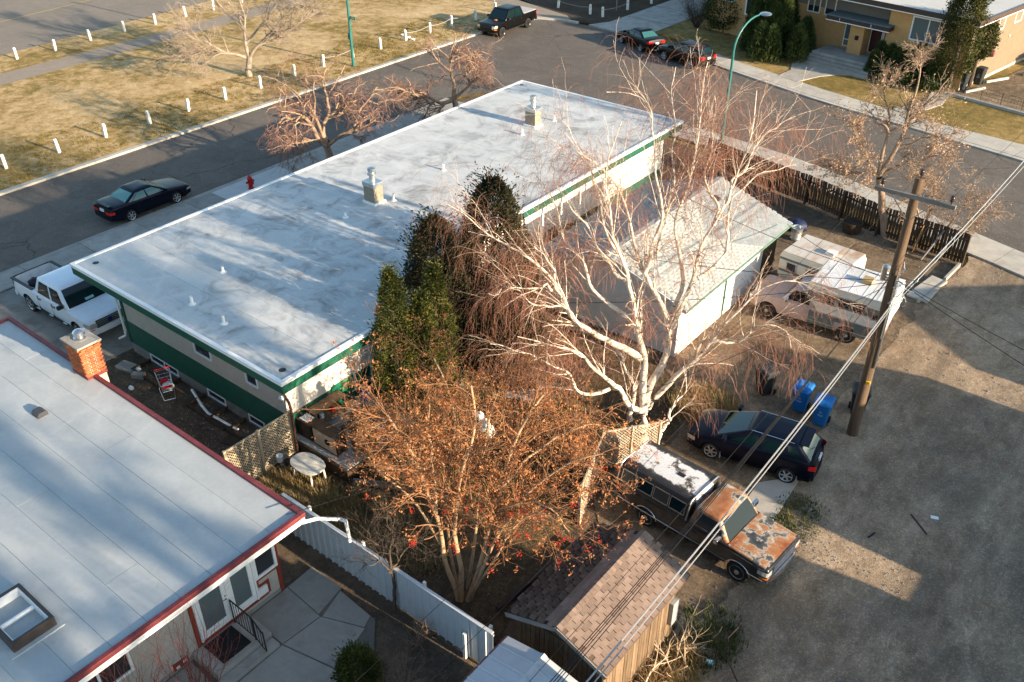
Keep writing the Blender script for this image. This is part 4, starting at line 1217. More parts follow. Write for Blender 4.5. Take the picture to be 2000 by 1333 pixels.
def bollard(x, y, label, rz, z=.1):
    global first
    if first:
        bp.location = (x, y, z); bp["label"] = label; bp.rotation_euler = (.03, 0, rz); first = False
    else:
        dup(bp, (x, y, z), rz, label).rotation_euler = (random.uniform(-.07, .07), random.uniform(-.07, .07), rz)
for i, (x, y) in enumerate(near):
    bollard(x, y, "%s white post from the left in the row along the park kerb" % ordinal(i), random.uniform(-.1, .1))
for i, (x, y) in enumerate(farr):
    bollard(x, y, "%s white post from the left in the row beside the distant road" % ordinal(i), random.uniform(-.1, .1))
for (x, y), l in zip(rest, ("white post behind the tailgate of the black pickup by the path", "white post where the footpath leaves the street, left of a pair", "white post in the bare bank, left one of the close pair", "white post in the bare bank beside the concrete driveway, near one", "white post at the top edge beside the concrete driveway")):
    bollard(x, y, l, random.uniform(-.3, .3))
def sag(p0, p1, s, n=8):
    p0, p1 = np.array(p0, float), np.array(p1, float)
    return [p0 + (p1 - p0) * t - np.array((0, 0, s * 4 * t * (1 - t))) for t in np.linspace(0, 1, n)]
for a, c, l in ((near[8], near[9], "slack cable between white posts under the pink tree"), (near[11], near[12], "slack cable between the posts left of the black pickup"), (near[12], near[13], "slack cable between the posts beside the black pickup bonnet"), (near[13], near[14], "slack cable behind the black pickup"), (rest[0], rest[1], "slack cable beside the footpath mouth"), (rest[2], rest[3], "slack cable between posts on the bare bank")):
    b = B(); b.tube(sag((*a, .72), (*c, .72), .14), .022, 5); tag(b.build("post_cable", pm("grey cable", (0.30, 0.28, 0.25), 0.1, 5, 0.7)), l, "cable", "cables between the park posts")

# ------------------------------------------------------------------ lamp posts, sign, hydrant
sl = thing("street_lamp", "teal street lamp with curved arm standing beside the slatted fence", "street lamp", (-23.1, 49.6, 0))
pts = [(-23.1, 49.6, 0), (-23.1, 49.6, 3.0), (-23.1, 49.62, 5.2)]
dirx = np.array((.2, .98))
base = np.array((-23.1, 49.6))
for t in np.linspace(0, 1, 9):
    q = base + dirx * (2.0 * (1 - cos(t * pi / 2)) ) * 1.0
    pts.append((q[0], q[1], 5.5 + 1.75 * sin(t * pi / 2)))
b = B(); b.tube(pts, [.10, .085, .075] + [.07 - .003 * i for i in range(9)], 10); b.build("post", M_TEAL, sl, smooth=60)
e = np.array(pts[-1])
b = B(); b.ball(e + np.array((.24, .30, .02)), .36, .36, .10, 12, 6); b.build("lamp_head", M_ALU, sl, smooth=60)
b = B(); b.lathe((base[0], base[1], 0), [(.17, 0), (.17, .12), (.11, .16)], 12); b.build("base", M_TEAL, sl)
s2 = thing("street_lamp", "teal lamp post with a green street sign on the park grass", "street lamp", (-51.6, 45.9, .1))
b = B(); b.tube([(-51.6, 45.9, .1), (-51.6, 45.9, 4.5), (-51.6, 45.9, 8.2)], [.115, .095, .07], 10); b.build("post", M_TEAL, s2, smooth=60)
b = B(); b.tube([(-51.6, 45.9, 8.2), (-51.3, 45.9, 8.8), (-50.6, 45.9, 9.2), (-49.6, 45.9, 9.35)], .05, 8); b.build("arm", M_TEAL, s2, smooth=60)
b = B(); b.ball((-49.3, 45.9, 9.34), .36, .16, .09, 12, 6); b.build("lamp_head", M_ALU, s2, smooth=60)
b = B(); b.box(-51.5, -50.9, 45.88, 45.91, 3.55, 3.75); sg = b.build("street_sign", pm("sign green", (0.01, 0.25, 0.16), 0.05, 5, 0.4), s2)
b = B(); b.box(-51.38, -51.02, 45.868, 45.879, 3.62, 3.68); b.build("sign_lettering", M_WHITE, sg)
b = B(); b.box(-51.72, -51.48, 45.74, 45.80, 2.1, 2.55); b.build("control_box", M_TEAL, s2)
hy = thing("fire_hydrant", "red fire hydrant standing at the edge of the sidewalk", "hydrant", (-39.95, 27.3, .09))
b = B(); b.lathe((-39.95, 27.3, .09), [(.17, 0), (.17, .05), (.12, .07), (.12, .52), (.15, .54), (.15, .58), (.12, .66), (.05, .74), (.04, .80)], 14); b.build("barrel", pm("red hydrant paint", (0.42, 0.015, 0.02), 0.15, 8, 0.45), hy, smooth=40)
b = B(); b.lathe((-39.95, 27.3, .5), [(.07, -.24), (.07, -.12), (.06, -.1), (.06, .1), (.07, .12), (.07, .24)], 10, 'y'); b.build("side_nozzle", MATS["red hydrant paint"], hy, smooth=40)
b = B(); b.lathe((-39.95, 27.3, .46), [(.06, 0), (.09, .14), (.09, .22)], 10, 'x'); b.build("front_nozzle", MATS["red hydrant paint"], hy, smooth=40)
for (x, y, h, l) in ((-54.5, 66.0, 3.2, "thin grey sign post behind the black pickup, cut by the top edge"), (-45.2, 71.8, 2.8, "thin grey sign post on the bare bank by the driveway")):
    b = B(); b.tube([(x, y, .05), (x, y, h)], .035, 6); tag(b.build("sign_post", M_GALV), l, "post")

# ------------------------------------------------------------------ utility pole and its lines
PX, PY = -6.28, 27.5
up = thing("utility_pole", "tall brown wooden utility pole with a crossarm standing by the lane", "utility pole", (PX, PY, 0))
b = B(); b.tube([(PX, PY, -.1), (PX, PY, 1), (PX, PY, 3), (PX, PY, 6), (PX, PY, 8.4), (PX, PY, 9.85)], [.205, .195, .18, .16, .145, .135], 16); b.build("pole", M_POLE, up, smooth=50)
b = B(); b.beam((-7.45, PY - .2, 9.30), (-5.05, PY - .2, 9.30), .11, .13); b.build("crossarm", M_GREYWOOD, up, bevel=.01)
b = B()
for s in (-1, 1):
    b.beam((PX + s * .06, PY - .2, 8.55), (PX + s * .62, PY - .27, 9.25), .012, .035)
b.build("brace", M_GALV, up)
ins = [(-7.25, PY - .2, 9.365), (-5.2, PY - .2, 9.365), (PX + .02, PY, 9.85)]
for p in ins:
    b = B(); b.lathe(p, [(.02, 0), (.02, .08), (.05, .09), (.07, .14), (.05, .16), (.075, .20), (.05, .23), (.055, .27), (.02, .29)], 10); b.build("insulator", pm("brown porcelain", (0.045, 0.03, 0.03), 0.2, 9, 0.2), up, smooth=50)
b = B(); b.tube([(PX + .17, PY - .12, 3.0), (PX + .16, PY - .12, 6.6)], .035, 6); b.tube([(PX + .13, PY - .16, 4.2), (PX + .13, PY - .16, 6.9)], .022, 6); b.build("riser", M_ALU, up, smooth=50)
b = B(); b.box(PX + .05, PX + .19, PY - .20, PY - .12, 2.35, 2.44); b.build("pole_tag", pm("yellow tag", (0.72, 0.45, 0.02), 0.05, 5, 0.5), up)
b = B()
rgw = random.Random(4)
for i in range(9):
    p = [np.array((PX + .15 + rgw.uniform(-.05, .1), PY - .15, 6.2 + rgw.uniform(-.9, .8)))]
    for j in range(5):
        p.append(p[-1] + np.array((rgw.uniform(-.1, .2), rgw.uniform(-.14, .14), rgw.uniform(-.2, .2))))
    b.tube(p, .014, 5)
b.build("cable_coil", M_GALV, up)
b = B(); b.lathe((PX - .35, PY + .25, 6.1), [(.03, 0), (.13, .03), (.13, .5), (.05, .56)], 12); b.beam((PX - .3, PY + .2, 6.4), (PX, PY, 6.4), .05, .05); b.build("junction_can", M_GALV, up, smooth=40)

def line(label, p0, p1, s, r=.012, mat=None, n=16, group=None):
    b = B(); b.tube(sag(p0, p1, s, n), r, 5); tag(b.build("power_line", mat or M_WIRE), label, "cable", group)
A = (PX + .17, PY, 5.15); A2 = (PX + .17, PY - .1, 5.35)
line("thick bright cable running from the pole down to the bottom edge, upper of the pair", (PX + .2, PY, 5.6), (-6.2, -8.0, 5.6), 1.0, .023, M_WIREA, 24)
line("thick bright cable running from the pole down to the bottom edge, lower of the pair", (PX + .2, PY - .05, 5.42), (-6.08, -8.0, 5.5), 1.05, .016, M_WIREA, 24)
line("thick bright cable running from the pole up to the right edge, upper of the pair", (PX + .2, PY, 5.65), (-5.6, 62.0, 6.3), .55, .023, M_WIREA, 24)
line("thick bright cable running from the pole up to the right edge, lower of the pair", (PX + .2, PY, 5.45), (-5.4, 62.0, 6.15), .55, .014, M_WIREA, 24)
for i, dx_ in enumerate((-.20, -.08, .04, .20)):
    line("thin dark wire crossing the brown shed roof, %s from the left of its bundle" % ordinal(i), (PX - .05, PY - .12, 6.55 + .03 * i), (-6.3 + dx_, -8.0, 6.3), 1.05, .010, M_WIRE, 24)
for p, l in zip(ins, ("left end of the crossarm", "right end of the crossarm", "tip of the pole")):
    line("thin primary wire running out to the upper right from the " + l, (p[0], p[1], p[2] + .25), (p[0] + .8, 66.0, 9.9), .5, .007, M_WIRE, 18)
    line("thin primary wire running down to the lower left from the " + l, (p[0], p[1], p[2] + .25), (p[0] + .1, -12.0, 9.7), .6, .005, M_WIRE, 18)
drops = [((PX, PY, 6.3), (-13.2, 36.2, 2.75), .25, "dark service wire from the pole over the trailer roof to the garage"),
         ((PX, PY, 6.35), (-22.0, 36.0, 3.7), .5, "dark service wire from the pole to the far part of the white roof"),
         ((PX, PY, 6.3), (-22.2, 26.3, 3.8), .5, "dark service wire from the pole through the birch to the white roof"),
         ((PX, PY, 6.25), (-20.4, 20.2, 3.8), .45, "dark service wire from the pole through the birch to the cedar corner"),
         ((PX, PY, 6.2), (-15.9, 10.2, 3.4), .6, "dark service wire from the pole across the berry tree to the bungalow"),
         ((PX, PY, 6.4), (12.5, 23.5, 3.8), .5, "dark wire from the pole across the lane, nearest of three"),
         ((PX, PY, 6.4), (12.0, 27.0, 3.8), .5, "dark wire from the pole across the lane, middle of three"),
         ((PX, PY, 6.5), (11.0, 37.0, 4.2), .5, "dark wire from the pole across the lane, farthest of three")]
for p0, p1, s, l in drops:
    line(l, p0, p1, s, .011, M_WIRE, 16)

# ------------------------------------------------------------------ wheeled bins
def make_bin(label, mat, loc, rz, H_=1.08, logo=True, group=None):
    t = thing("wheeled_bin", label, "bin", loc, rz, group)
    b = B()
    w0, d0, w1, d1 = .21, .22, .29, .34
    rings = [(w0, d0 - .02, 0.03), (w0 + .01, d0, .08), (w1, d1, H_ - .14), (w1 + .025, d1 + .02, H_ - .135), (w1 + .025, d1 + .02, H_ - .09)]
    vs, fs = [], []
    def rr(w, d, z, c=.05):
        return [(w - c, -d, z), (w, -d + c, z), (w, d - c, z), (w - c, d, z), (-w + c, d, z), (-w, d - c, z), (-w, -d + c, z), (-w + c, -d, z)]
    for w, d, z in rings: vs += rr(w, d, z)
    for i in range(len(rings) - 1):
        for j in range(8):
            fs.append((i * 8 + j, i * 8 + (j + 1) % 8, (i + 1) * 8 + (j + 1) % 8, (i + 1) * 8 + j))
    fs.append(tuple(range(8))[::-1]); fs.append(tuple(range((len(rings) - 1) * 8, len(rings) * 8)))
    b.add(vs, fs); b.build("bin_body", mat, t, local=True, bevel=.008)
    b = B()
    lid = [rr(w1 + .035, d1 + .03, H_ - .088), rr(w1 + .035, d1 + .03, H_ - .05), rr(w1 - .03, d1 - .04, H_ + .0), rr(w1 - .12, d1 - .12, H_ + .015)]
    vs = sum(lid, []); fs = []
    for i in range(3):
        for j in range(8): fs.append((i * 8 + j, i * 8 + (j + 1) % 8, (i + 1) * 8 + (j + 1) % 8, (i + 1) * 8 + j))
    fs.append(tuple(range(24, 32))); fs.append(tuple(range(8))[::-1])
    b.add(vs, fs); ld = b.build("lid", mat, t, local=True, bevel=.006)
    b = B(); b.box(-.16, -.13, -d1 - .0, d1 - .1, H_ - .02, H_ + .022); b.box(.13, .16, -d1, d1 - .1, H_ - .02, H_ + .022); b.build("lid_rib", mat, ld, local=True)
    b = B(); b.tube([(-.24, d1 + .09, H_ - .08), (.24, d1 + .09, H_ - .08)], .02, 6); b.box(-.25, -.21, d1, d1 + .10, H_ - .12, H_ - .06); b.box(.21, .25, d1, d1 + .10, H_ - .12, H_ - .06); b.build("handle", mat, t, local=True)
    for s in (-1, 1):
        b = B(); b.lathe((s * .26, d0 + .02, .13), [(.13, -.03), (.13, .03)], 14, 'x'); b.build("wheel", M_RUBBER, t, local=True)
    if logo:
        lm = MATS.get("bin emblem") or pm("bin emblem", (0.35, 0.47, 0.62), 0.05, 5, 0.6)
        b = B()
        sl_ = (d1 - d0) / (H_ - .22)
        def fpnt(x, z): return (x, -(d0 + (z - .08) * sl_) - .006, z)
        for k_ in range(3):
            a0 = pi / 2 + k_ * 2 * pi / 3; a1 = a0 + 2 * pi / 3
            c0 = np.array((cos(a0), sin(a0))); c1 = np.array((cos(a1), sin(a1)))
            P0, P1 = c0 * .085 + (c1 - c0) * .012, c1 * .085 - (c1 - c0) * .012
            Q0, Q1 = P0 * .55, P1 * .55
            b.quad(*[fpnt(q[0], .70 + q[1]) for q in (P0, P1, Q1, Q0)])
        b.quad(*[fpnt(x, z) for x, z in ((-.10, .585), (.10, .585), (.10, .555), (-.10, .555))])
        b.quad(*[fpnt(x, z) for x, z in ((-.07, .535), (.07, .535), (.07, .515), (-.07, .515))])
        b.build("emblem", lm, t, local=True)
    return t
make_bin("blue recycling bin standing left of the other blue bin by the pole", M_BLUEBIN, (-8.35, 27.62, 0), radians(4), 1.10)
make_bin("blue recycling bin standing between its blue twin and the utility pole", M_BLUEBIN, (-7.42, 27.3, 0), radians(6), 1.10)
make_bin("black wheeled bin standing alone under the drooping birch twigs", M_BLACKBIN, (-9.85, 27.75, 0), radians(-28), 1.12)
make_bin("black wheeled bin half hidden behind the utility pole", M_BLACKBIN, (-6.62, 28.75, 0), radians(20), 1.12)
make_bin("dark grey bin with rounded lid in front of the tan house wall, left one", M_BLACKBIN, (-14.55, 68.55, .09), radians(-9), 1.2)
make_bin("dark grey bin with rounded lid in front of the tan house wall, right one", M_BLACKBIN, (-14.0, 70.6, .09), radians(-9), 1.2)
# ------------------------------------------------------------------ vehicles
def paint(name, c, rough=0.3, metal=0.0, coat=.35, dirt=None, dirt_amt=0.25, spec=.5):
    return pm(name, c, 0.06, 3, rough, 0, 40, metal, 0, None, spec, coat, dirt, 2.0, dirt_amt)

def interp(tab, x):
    xs = [p[0] for p in tab]; ys = [p[1] for p in tab]
    return float(np.interp(x, xs, ys))

def smooth_tab(tab, n=44):
    """rounded version of a piecewise profile"""
    xs = np.linspace(tab[0][0], tab[-1][0], n)
    return xs

def lower_body(S):
    """closed shell of hood, wings, doors and boot, lofted along the car; x forward, front bumper at +L/2"""
    L, W = S['L'], S['W']
    us = sorted(set([0, .03, .08, .16, .28, .45] + list(np.linspace(.6, L - .6, 22)) + [L - .45, L - .28, L - .16, L - .08, L - .03, L] + [p[0] for p in S['top']]))
    us = [u for i, u in enumerate(us) if i == 0 or u - us[i - 1] > .012]
    rings = []
    for u in us:
        e = min(u, L - u)
        pr = S.get('round', .55)
        w = W / 2 * (1 - S.get('taper', .16) * max(0, 1 - e / pr) ** 2.2)
        zt = interp(S['top'], u); zb = interp(S.get('bot', [(0, .26), (.5, .20), (L - .5, .20), (L, .30)]), u)
        cr = S.get('crown', .035)
        h = zt - zb
        sh = S.get('shoulder', .05)
        rings.append([(0, zb), (w * .80, zb), (w * .94, zb + .05 * h), (w * .985, zb + .18 * h), (w, zb + .42 * h), (w * .995, zb + .66 * h), (w * .975, zb + .84 * h),
                      (w * (1 - sh * .9), zt - .045), (w * (1 - sh * 1.5), zt - .012), (w * (1 - sh * 2.6), zt), (w * .55, zt + cr * .75), (0, zt + cr)])
    b = B()
    n = len(rings[0]); m = 2 * n - 2
    vs = []
    for u, r in zip(us, rings):
        x = L / 2 - u
        full = [(x, y, z) for y, z in r] + [(x, -y, z) for y, z in r[-2:0:-1]]
        vs += full
    fs = []
    for i in range(len(us) - 1):
        for j in range(m):
            fs.append((i * m + j, (i + 1) * m + j, (i + 1) * m + (j + 1) % m, i * m + (j + 1) % m))
    fs.append(tuple(range(m))); fs.append(tuple(range((len(us) - 1) * m, len(us) * m))[::-1])
    b.add(vs, fs)
    return b

def cabin_shape(S):
    """(x front, x rear, half width, z) at height fraction t of the glass house"""
    L = S['L']; wb, wt, rt, rb = S['glass']       # distances from the front: windscreen base, top, rear top, rear base
    z0, z1 = S['belt'], S['roof']; h0, h1 = S['W'] / 2 * S.get('gw0', .90), S['W'] / 2 * S.get('gw1', .70)
    def at(t):
        c = t ** 1.0
        return (L / 2 - (wb + (wt - wb) * c), L / 2 - (rb + (rt - rb) * c), h0 + (h1 - h0) * t ** S.get('tumble', 1.25), z0 + (z1 - z0) * t)
    return at

def cabin(S):
    at = cabin_shape(S)
    b = B(); vs, fs = [], []
    def ring(xf, xr, hw, z, c=.09):
        pts = []
        for (cx_, cy_, a0) in ((xf - c, hw - c, 0), (xr + c, hw - c, pi / 2), (xr + c, -hw + c, pi), (xf - c, -hw + c, 3 * pi / 2)):
            for q in range(4):
                a = a0 + q * pi / 6
                pts.append((cx_ + c * cos(a), cy_ + c * sin(a), z))
        return pts
    lev = [-.08, 0, .25, .5, .75, .9, 1.0]
    rs = []
    for t in lev:
        xf, xr, hw, z = at(max(t, 0)); rs.append(ring(xf, xr, hw, z if t >= 0 else z - .08))
    xf, xr, hw, z = at(1.0)
    kx = min(1.0, .36 * (xf - xr) / .504)
    for ins_, dz in ((.03, .022), (.09, .042), (.22, .06), (.42, .068)):
        rs.append(ring(xf - ins_ * 1.2 * kx, xr + ins_ * 1.2 * kx, hw - ins_ * .95, z + dz, .09 - ins_ * .15))
    m = len(rs[0])
    for r in rs: vs += r
    for i in range(len(rs) - 1):
        for j in range(m):
            fs.append((i * m + j, i * m + (j + 1) % m, (i + 1) * m + (j + 1) % m, (i + 1) * m + j))
    fs.append(tuple(range((len(rs) - 1) * m, len(rs) * m)))
    b.add(vs, fs)
    return b

def wheel(root, loc, r, w, kind, side):
    b = B()
    prof = [(r * .66, -w / 2 + .012), (r * .90, -w / 2), (r * .97, -w / 2 + .02), (r, -w / 2 + .05), (r, w / 2 - .05), (r * .97, w / 2 - .02), (r * .90, w / 2), (r * .66, w / 2 - .012)]
    b.lathe((0, 0, 0), prof, 28, 'y')
    t = b.build("wheel", M_RUBBER, root, smooth=50, local=True)
    t.location = loc
    o = side * (w / 2)
    q = B()
    rm = MATS.get("rim " + kind)
    if kind == 'steel':
        rm = rm or pm("rim steel", (0.40, 0.36, 0.31), 0.2, 9, 0.5, metal=0.3, dirt=(0.2, 0.15, 0.1), dirt_amt=.5)
        q.lathe((0, 0, 0), [(r * .68, o - side * .05), (r * .67, o + side * .002), (r * .60, o - side * .03), (r * .44, o - side * .045), (r * .36, o - side * .015), (r * .22, o - side * .012), (r * .19, o + side * .02), (r * .05, o + side * .03)], 24, 'y')
    else:
        col = {'alloy': (0.62, 0.62, 0.63), 'black': (0.05, 0.05, 0.055)}[kind]
        rm = rm or pm("rim " + kind, col, 0.1, 9, 0.3, metal=0.85)
        q.lathe((0, 0, 0), [(r * .70, o - side * .02), (r * .70, o + side * .004), (r * .64, o - side * .01), (r * .63, o - side * .09), (r * .2, o - side * .10)], 28, 'y')
        for k_ in range(6):
            a = k_ * pi / 3
            P0 = np.array((cos(a) * r * .12, o - side * .012, sin(a) * r * .12)); P1 = np.array((cos(a) * r * .65, o - side * .006, sin(a) * r * .65))
            q.beam(P0, P1, .055 if kind == 'alloy' else .05, .025, (0, 1, 0))
        q.lathe((0, 0, 0), [(r * .2, o - side * .04), (r * .2, o - side * .002), (r * .05, o + side * .004)], 14, 'y')
    rim = q.build("rim", rm, t, smooth=35, local=True)
    if kind != 'steel':
        d = B(); d.lathe((0, 0, 0), [(r * .63, o - side * .095), (r * .1, o - side * .096)], 20, 'y'); d.build("brake_disc", M_UNDER, t, local=True)
    return t

def vehicle(name, label, cat, loc, heading, S, group=None):
    root = thing(name, label, cat, loc, radians(heading), group)
    L, W = S['L'], S['W']; P = S['paint']
    r = S.get('r', .32)
    xa = [L / 2 - S['fo'], L / 2 - S['fo'] - S['wb']]
    lb_ = lower_body(S)
    body = lb_.build("body", [P, M_UNDER], root, smooth=38, local=True)
    cut_list = []
    for x in xa:
        for s in (-1, 1):
            c = B(); c.lathe((x, s * (W / 2 - .10), r + .005), [(r * S.get('arch', 1.17), -.22), (r * S.get('arch', 1.17), .22)], 30, 'y')
            c.mi(0); cut_list.append(c.build("cutter", M_UNDER, None))
            cut_list[-1].parent = None
    for bx in S.get('bed', []):
        c = B(); c.box(*bx); cut_list.append(c.build("cutter", S['liner']))
    # cutters live in the car's own frame while cutting
    ro, rl_ = root.rotation_euler.copy(), root.location.copy()
    root.rotation_euler = (0, 0, 0); root.location = (0, 0, 0)
    cut(body, cut_list)
    root.rotation_euler, root.location = ro, rl_
    cb = cabin(S).build("cabin", S.get('cabin_paint', P), root, smooth=50, local=True)
    at = cabin_shape(S)
    G_ = S.get('glassmat', M_GLASS)
    GS = S.get('sideglass', G_)
    def gquad(name, p, mat, thick=.004):
        b = B(); b.add(p, [tuple(range(len(p)))]); return b.build(name, mat, cb, local=True)
    # windscreen and rear window, slightly bowed
    for nm, wh in (("windshield", 0), ("rear_window", 1)):
        sg = 1 if wh == 0 else -1
        t0, t1 = (S.get('ws_t', (.04, .94)) if wh == 0 else S.get('rw_t', (.10, .90)))
        V, F = [], []
        na = 9
        for t in np.linspace(t0, t1, 5):
            q = at(t); x = q[wh]; hw = q[2] - (.10 if wh == 0 else .11)
            for a in np.linspace(-1, 1, na):
                V.append((x + sg * (.006 + .012 * (1 - a * a)) - sg * .0, a * hw, q[3]))
        for i in range(4):
            for j in range(na - 1):
                F.append((i * na + j, i * na + j + 1, (i + 1) * na + j + 1, (i + 1) * na + j))
        b = B(); b.add(V, F); b.build(nm, S.get('rearglass', G_) if wh else G_, cb, smooth=60, local=True)
    # side windows between the pillars
    for s in (-1, 1):
        for f0, f1 in S['side']:
            V = []
            ta, tb = .09, .88
            def px(t, f):
                xf, xr, hw, z = at(t); xf -= .10; xr += .10
                return (xf + (xr - xf) * f, s * (hw + .006), z)
            cols = np.linspace(f0, f1, 5)
            V = [px(t, f) for t in (ta, (ta + tb) / 2, tb) for f in cols]
            F = [(i * 5 + j, i * 5 + j + 1, (i + 1) * 5 + j + 1, (i + 1) * 5 + j) for i in range(2) for j in range(4)]
            b = B(); b.add(V, F); b.build("side_window", GS, cb, local=True)
            if S.get('winchrome'):
                b = B(); b.tube([px(ta, f) for f in cols], .012, 5); b.build("window_trim", M_CHROME, cb, local=True)
    for x in xa:
        for s in (-1, 1):
            wheel(root, (x, s * (W / 2 - S.get('tw', .2) / 2 - .015), r), r, S.get('tw', .2), S.get('rim', 'alloy'), s)
    def bx(name, mat, *a, bev=.01, par=None):
        b = B(); b.box(*a); return b.build(name, mat, par or root, bevel=bev, local=True)
    F_, R_ = L / 2, -L / 2
    zs = S['belt']
    for s in (-1, 1):
        # lamps wrap the corners
        hz0, hz1 = S['head']; tz0, tz1 = S['tail']
        hw = S.get('headw', .42); hx = S.get('headx', .10)
        def wf(u):
            return W / 2 * (1 - S.get('taper', .16) * max(0, 1 - u / S.get('round', .55)) ** 2.2) + .007
        def wrap(name, sg, z0, z1, wy, wu, mat, lift=.0):
            """a lamp that turns the corner of the body"""
            y0 = wf(0)
            cols = [(sg * (L / 2 + .008), y0 - wy), (sg * (L / 2 + .010), y0 - wy * .5), (sg * (L / 2 + .008), y0 - .02)] + [(sg * (L / 2 - u), wf(u)) for u in (.03, wu * .5, wu)]
            b = B(); V = []
            for i, (x, y) in enumerate(cols):
                f = i / 5
                V += [(x, s * y, z0 + (z1 - z0) * .25 * f + lift * f), (x, s * y, z1 + lift * f - (.02 if i == 0 else 0))]
            b.add(V, [(2 * i, 2 * i + 1, 2 * i + 3, 2 * i + 2) for i in range(5)])
            return b.build(name, mat, root, local=True)
        wrap("headlight", 1, hz0, hz1, hw, S.get('headu', .30), M_LAMP, .02)
        wrap("turn_signal", 1, hz0 - .07, hz0 - .015, hw * .6, .22, M_AMBER)
        wrap("tail_light", -1, tz0, tz1, S.get('tailw', .30), S.get('tailu', .22), M_RED)
        bx("side_mirror", S.get('mirror', P), at(.1)[0] - .30, at(.1)[0] - .16, s * (W / 2 * .93), s * (W / 2 + .20), zs + .03, zs + .20, bev=.03)
        for f in S.get('doors', []):
            x = L / 2 - f
            bx("door_seam", M_UNDER, x - .006, x + .006, s * (W / 2 - .03), s * (W / 2 + .0025), .38, zs - .07, bev=0)
            bx("door_handle", S.get('handle', P), x + .08, x + .26, s * (W / 2 * .97), s * (W / 2 + .02), zs - .20, zs - .165, bev=.006)
        if S.get('belt_trim'):
            b = B(); b.box(R_ + .5, F_ - .5, s * (W / 2 - .01), s * (W / 2 + .012), .42, .47); b.build("side_moulding", S['belt_trim'], root, local=True)
    bx("licence_plate", M_PLATE, R_ - .012, R_ + .05, -.16, .16, S.get('plate', .75) - .07, S.get('plate', .75) + .07, bev=.004)
    bm = S.get('bumper', P)
    for sg, nm in ((1, "front_bumper"), (-1, "rear_bumper")):
        z0, z1 = S.get('bump_z', (.36, .54))
        V = []
        for y in np.linspace(-1, 1, 9):
            xx = sg * (L / 2 - .02 + S.get('bump_out', .06) - .16 * abs(y) ** 3)
            V += [(xx, y * W / 2 * .97, z0), (xx + sg * .02, y * W / 2 * .97, (z0 + z1) / 2), (xx, y * W / 2 * .97, z1), (xx - sg * .14, y * W / 2 * .965, z1), (xx - sg * .14, y * W / 2 * .965, z0)]
        Fq = [(i * 5 + j, i * 5 + (j + 1) % 5, (i + 1) * 5 + (j + 1) % 5, (i + 1) * 5 + j) for i in range(8) for j in range(5)]
        b = B(); b.add(V, Fq + [tuple(range(5)), tuple(range(40, 45))]); b.build(nm, bm, root, smooth=40, local=True)
    if S.get('grille'):
        gz0, gz1, gw, gm = S['grille']
        g = bx("grille", M_BLACKP, F_ - .06, F_ + .015, -gw, gw, gz0, gz1, bev=.02)
        for i in range(S.get('bars', 4)):
            z = gz0 + (gz1 - gz0) * (i + .5) / S.get('bars', 4)
            bx("grille_bar", gm, F_ + .0, F_ + .03, -gw + .02, gw - .02, z - .018, z + .018, bev=.004, par=g)
    return root, body, cb, at, bx

P_NAVY = paint("dark navy car paint", (0.002, 0.0035, 0.011), 0.3, 0.0, 0, spec=.22)
P_BLACK = paint("black car paint", (0.003, 0.003, 0.0035), 0.3, 0, 0, spec=.25)
P_WHITE = paint("white truck paint", (0.72, 0.75, 0.80), 0.3)
sedan_top = [(0, .62), (.04, .69), (.18, .75), (.5, .80), (1.0, .88), (1.35, .93), (1.9, .95), (3.2, .98), (3.75, 1.0), (4.3, 1.0), (4.55, .98), (4.68, .90), (4.72, .70), (4.74, .55)]
# navy sedan parked on the street below the roof edge
S = dict(L=4.74, W=1.78, paint=P_NAVY, top=sedan_top, glass=(1.30, 2.10, 3.15, 3.95), belt=.93, roof=1.34, wb=2.72, fo=.98, r=.32, side=((.06, .45), (.50, .86), (.885, .97)), head=(.47, .62), tail=(.62, .80), tailw=.42, plate=.77, doors=(2.45, 3.35), glassmat=M_GLASS_PALE, sideglass=M_GLASS_PALE, rearglass=glass("pale teal rear glass", (0.10, 0.24, 0.23), .2), winchrome=True, gw1=.68)
rt = vehicle("parked_car", "dark navy sedan with a boot spoiler parked on the left street", "car", (-42.52, 22.42, 0), 91.0, S)
bb = B(); bb.box(-2.33, -2.14, -.62, .62, 1.03, 1.065); bb.box(-2.28, -2.2, -.6, -.55, .97, 1.04); bb.box(-2.28, -2.2, .55, .6, .97, 1.04); bb.build("spoiler", P_NAVY, rt[0], bevel=.012, local=True)
# black sedan across the side street
S2 = dict(S); S2.update(L=4.5, W=1.76, paint=P_BLACK, top=[(0, .62), (.04, .69), (.2, .74), (.5, .79), (1.0, .88), (1.4, .95), (1.9, .97), (3.3, 1.02), (3.9, 1.06), (4.2, 1.06), (4.42, 1.0), (4.47, .75), (4.5, .55)], glass=(1.05, 2.0, 3.0, 3.85), wb=2.7, fo=.85, roof=1.40, belt=.95, doors=(2.35, 3.2), glassmat=M_GLASS_PALE, rearglass=M_GLASS_PALE, sideglass=M_GLASS, winchrome=False, tail=(.74, .94), tailw=.36)
P_ROOFTAN = paint("sun bleached roof paint", (0.02, 0.02, 0.02), .18)
rt = vehicle("parked_car", "black compact sedan parked at the far kerb in front of the dark crossover", "car", (-37.85, 63.95, 0), 156, S2)
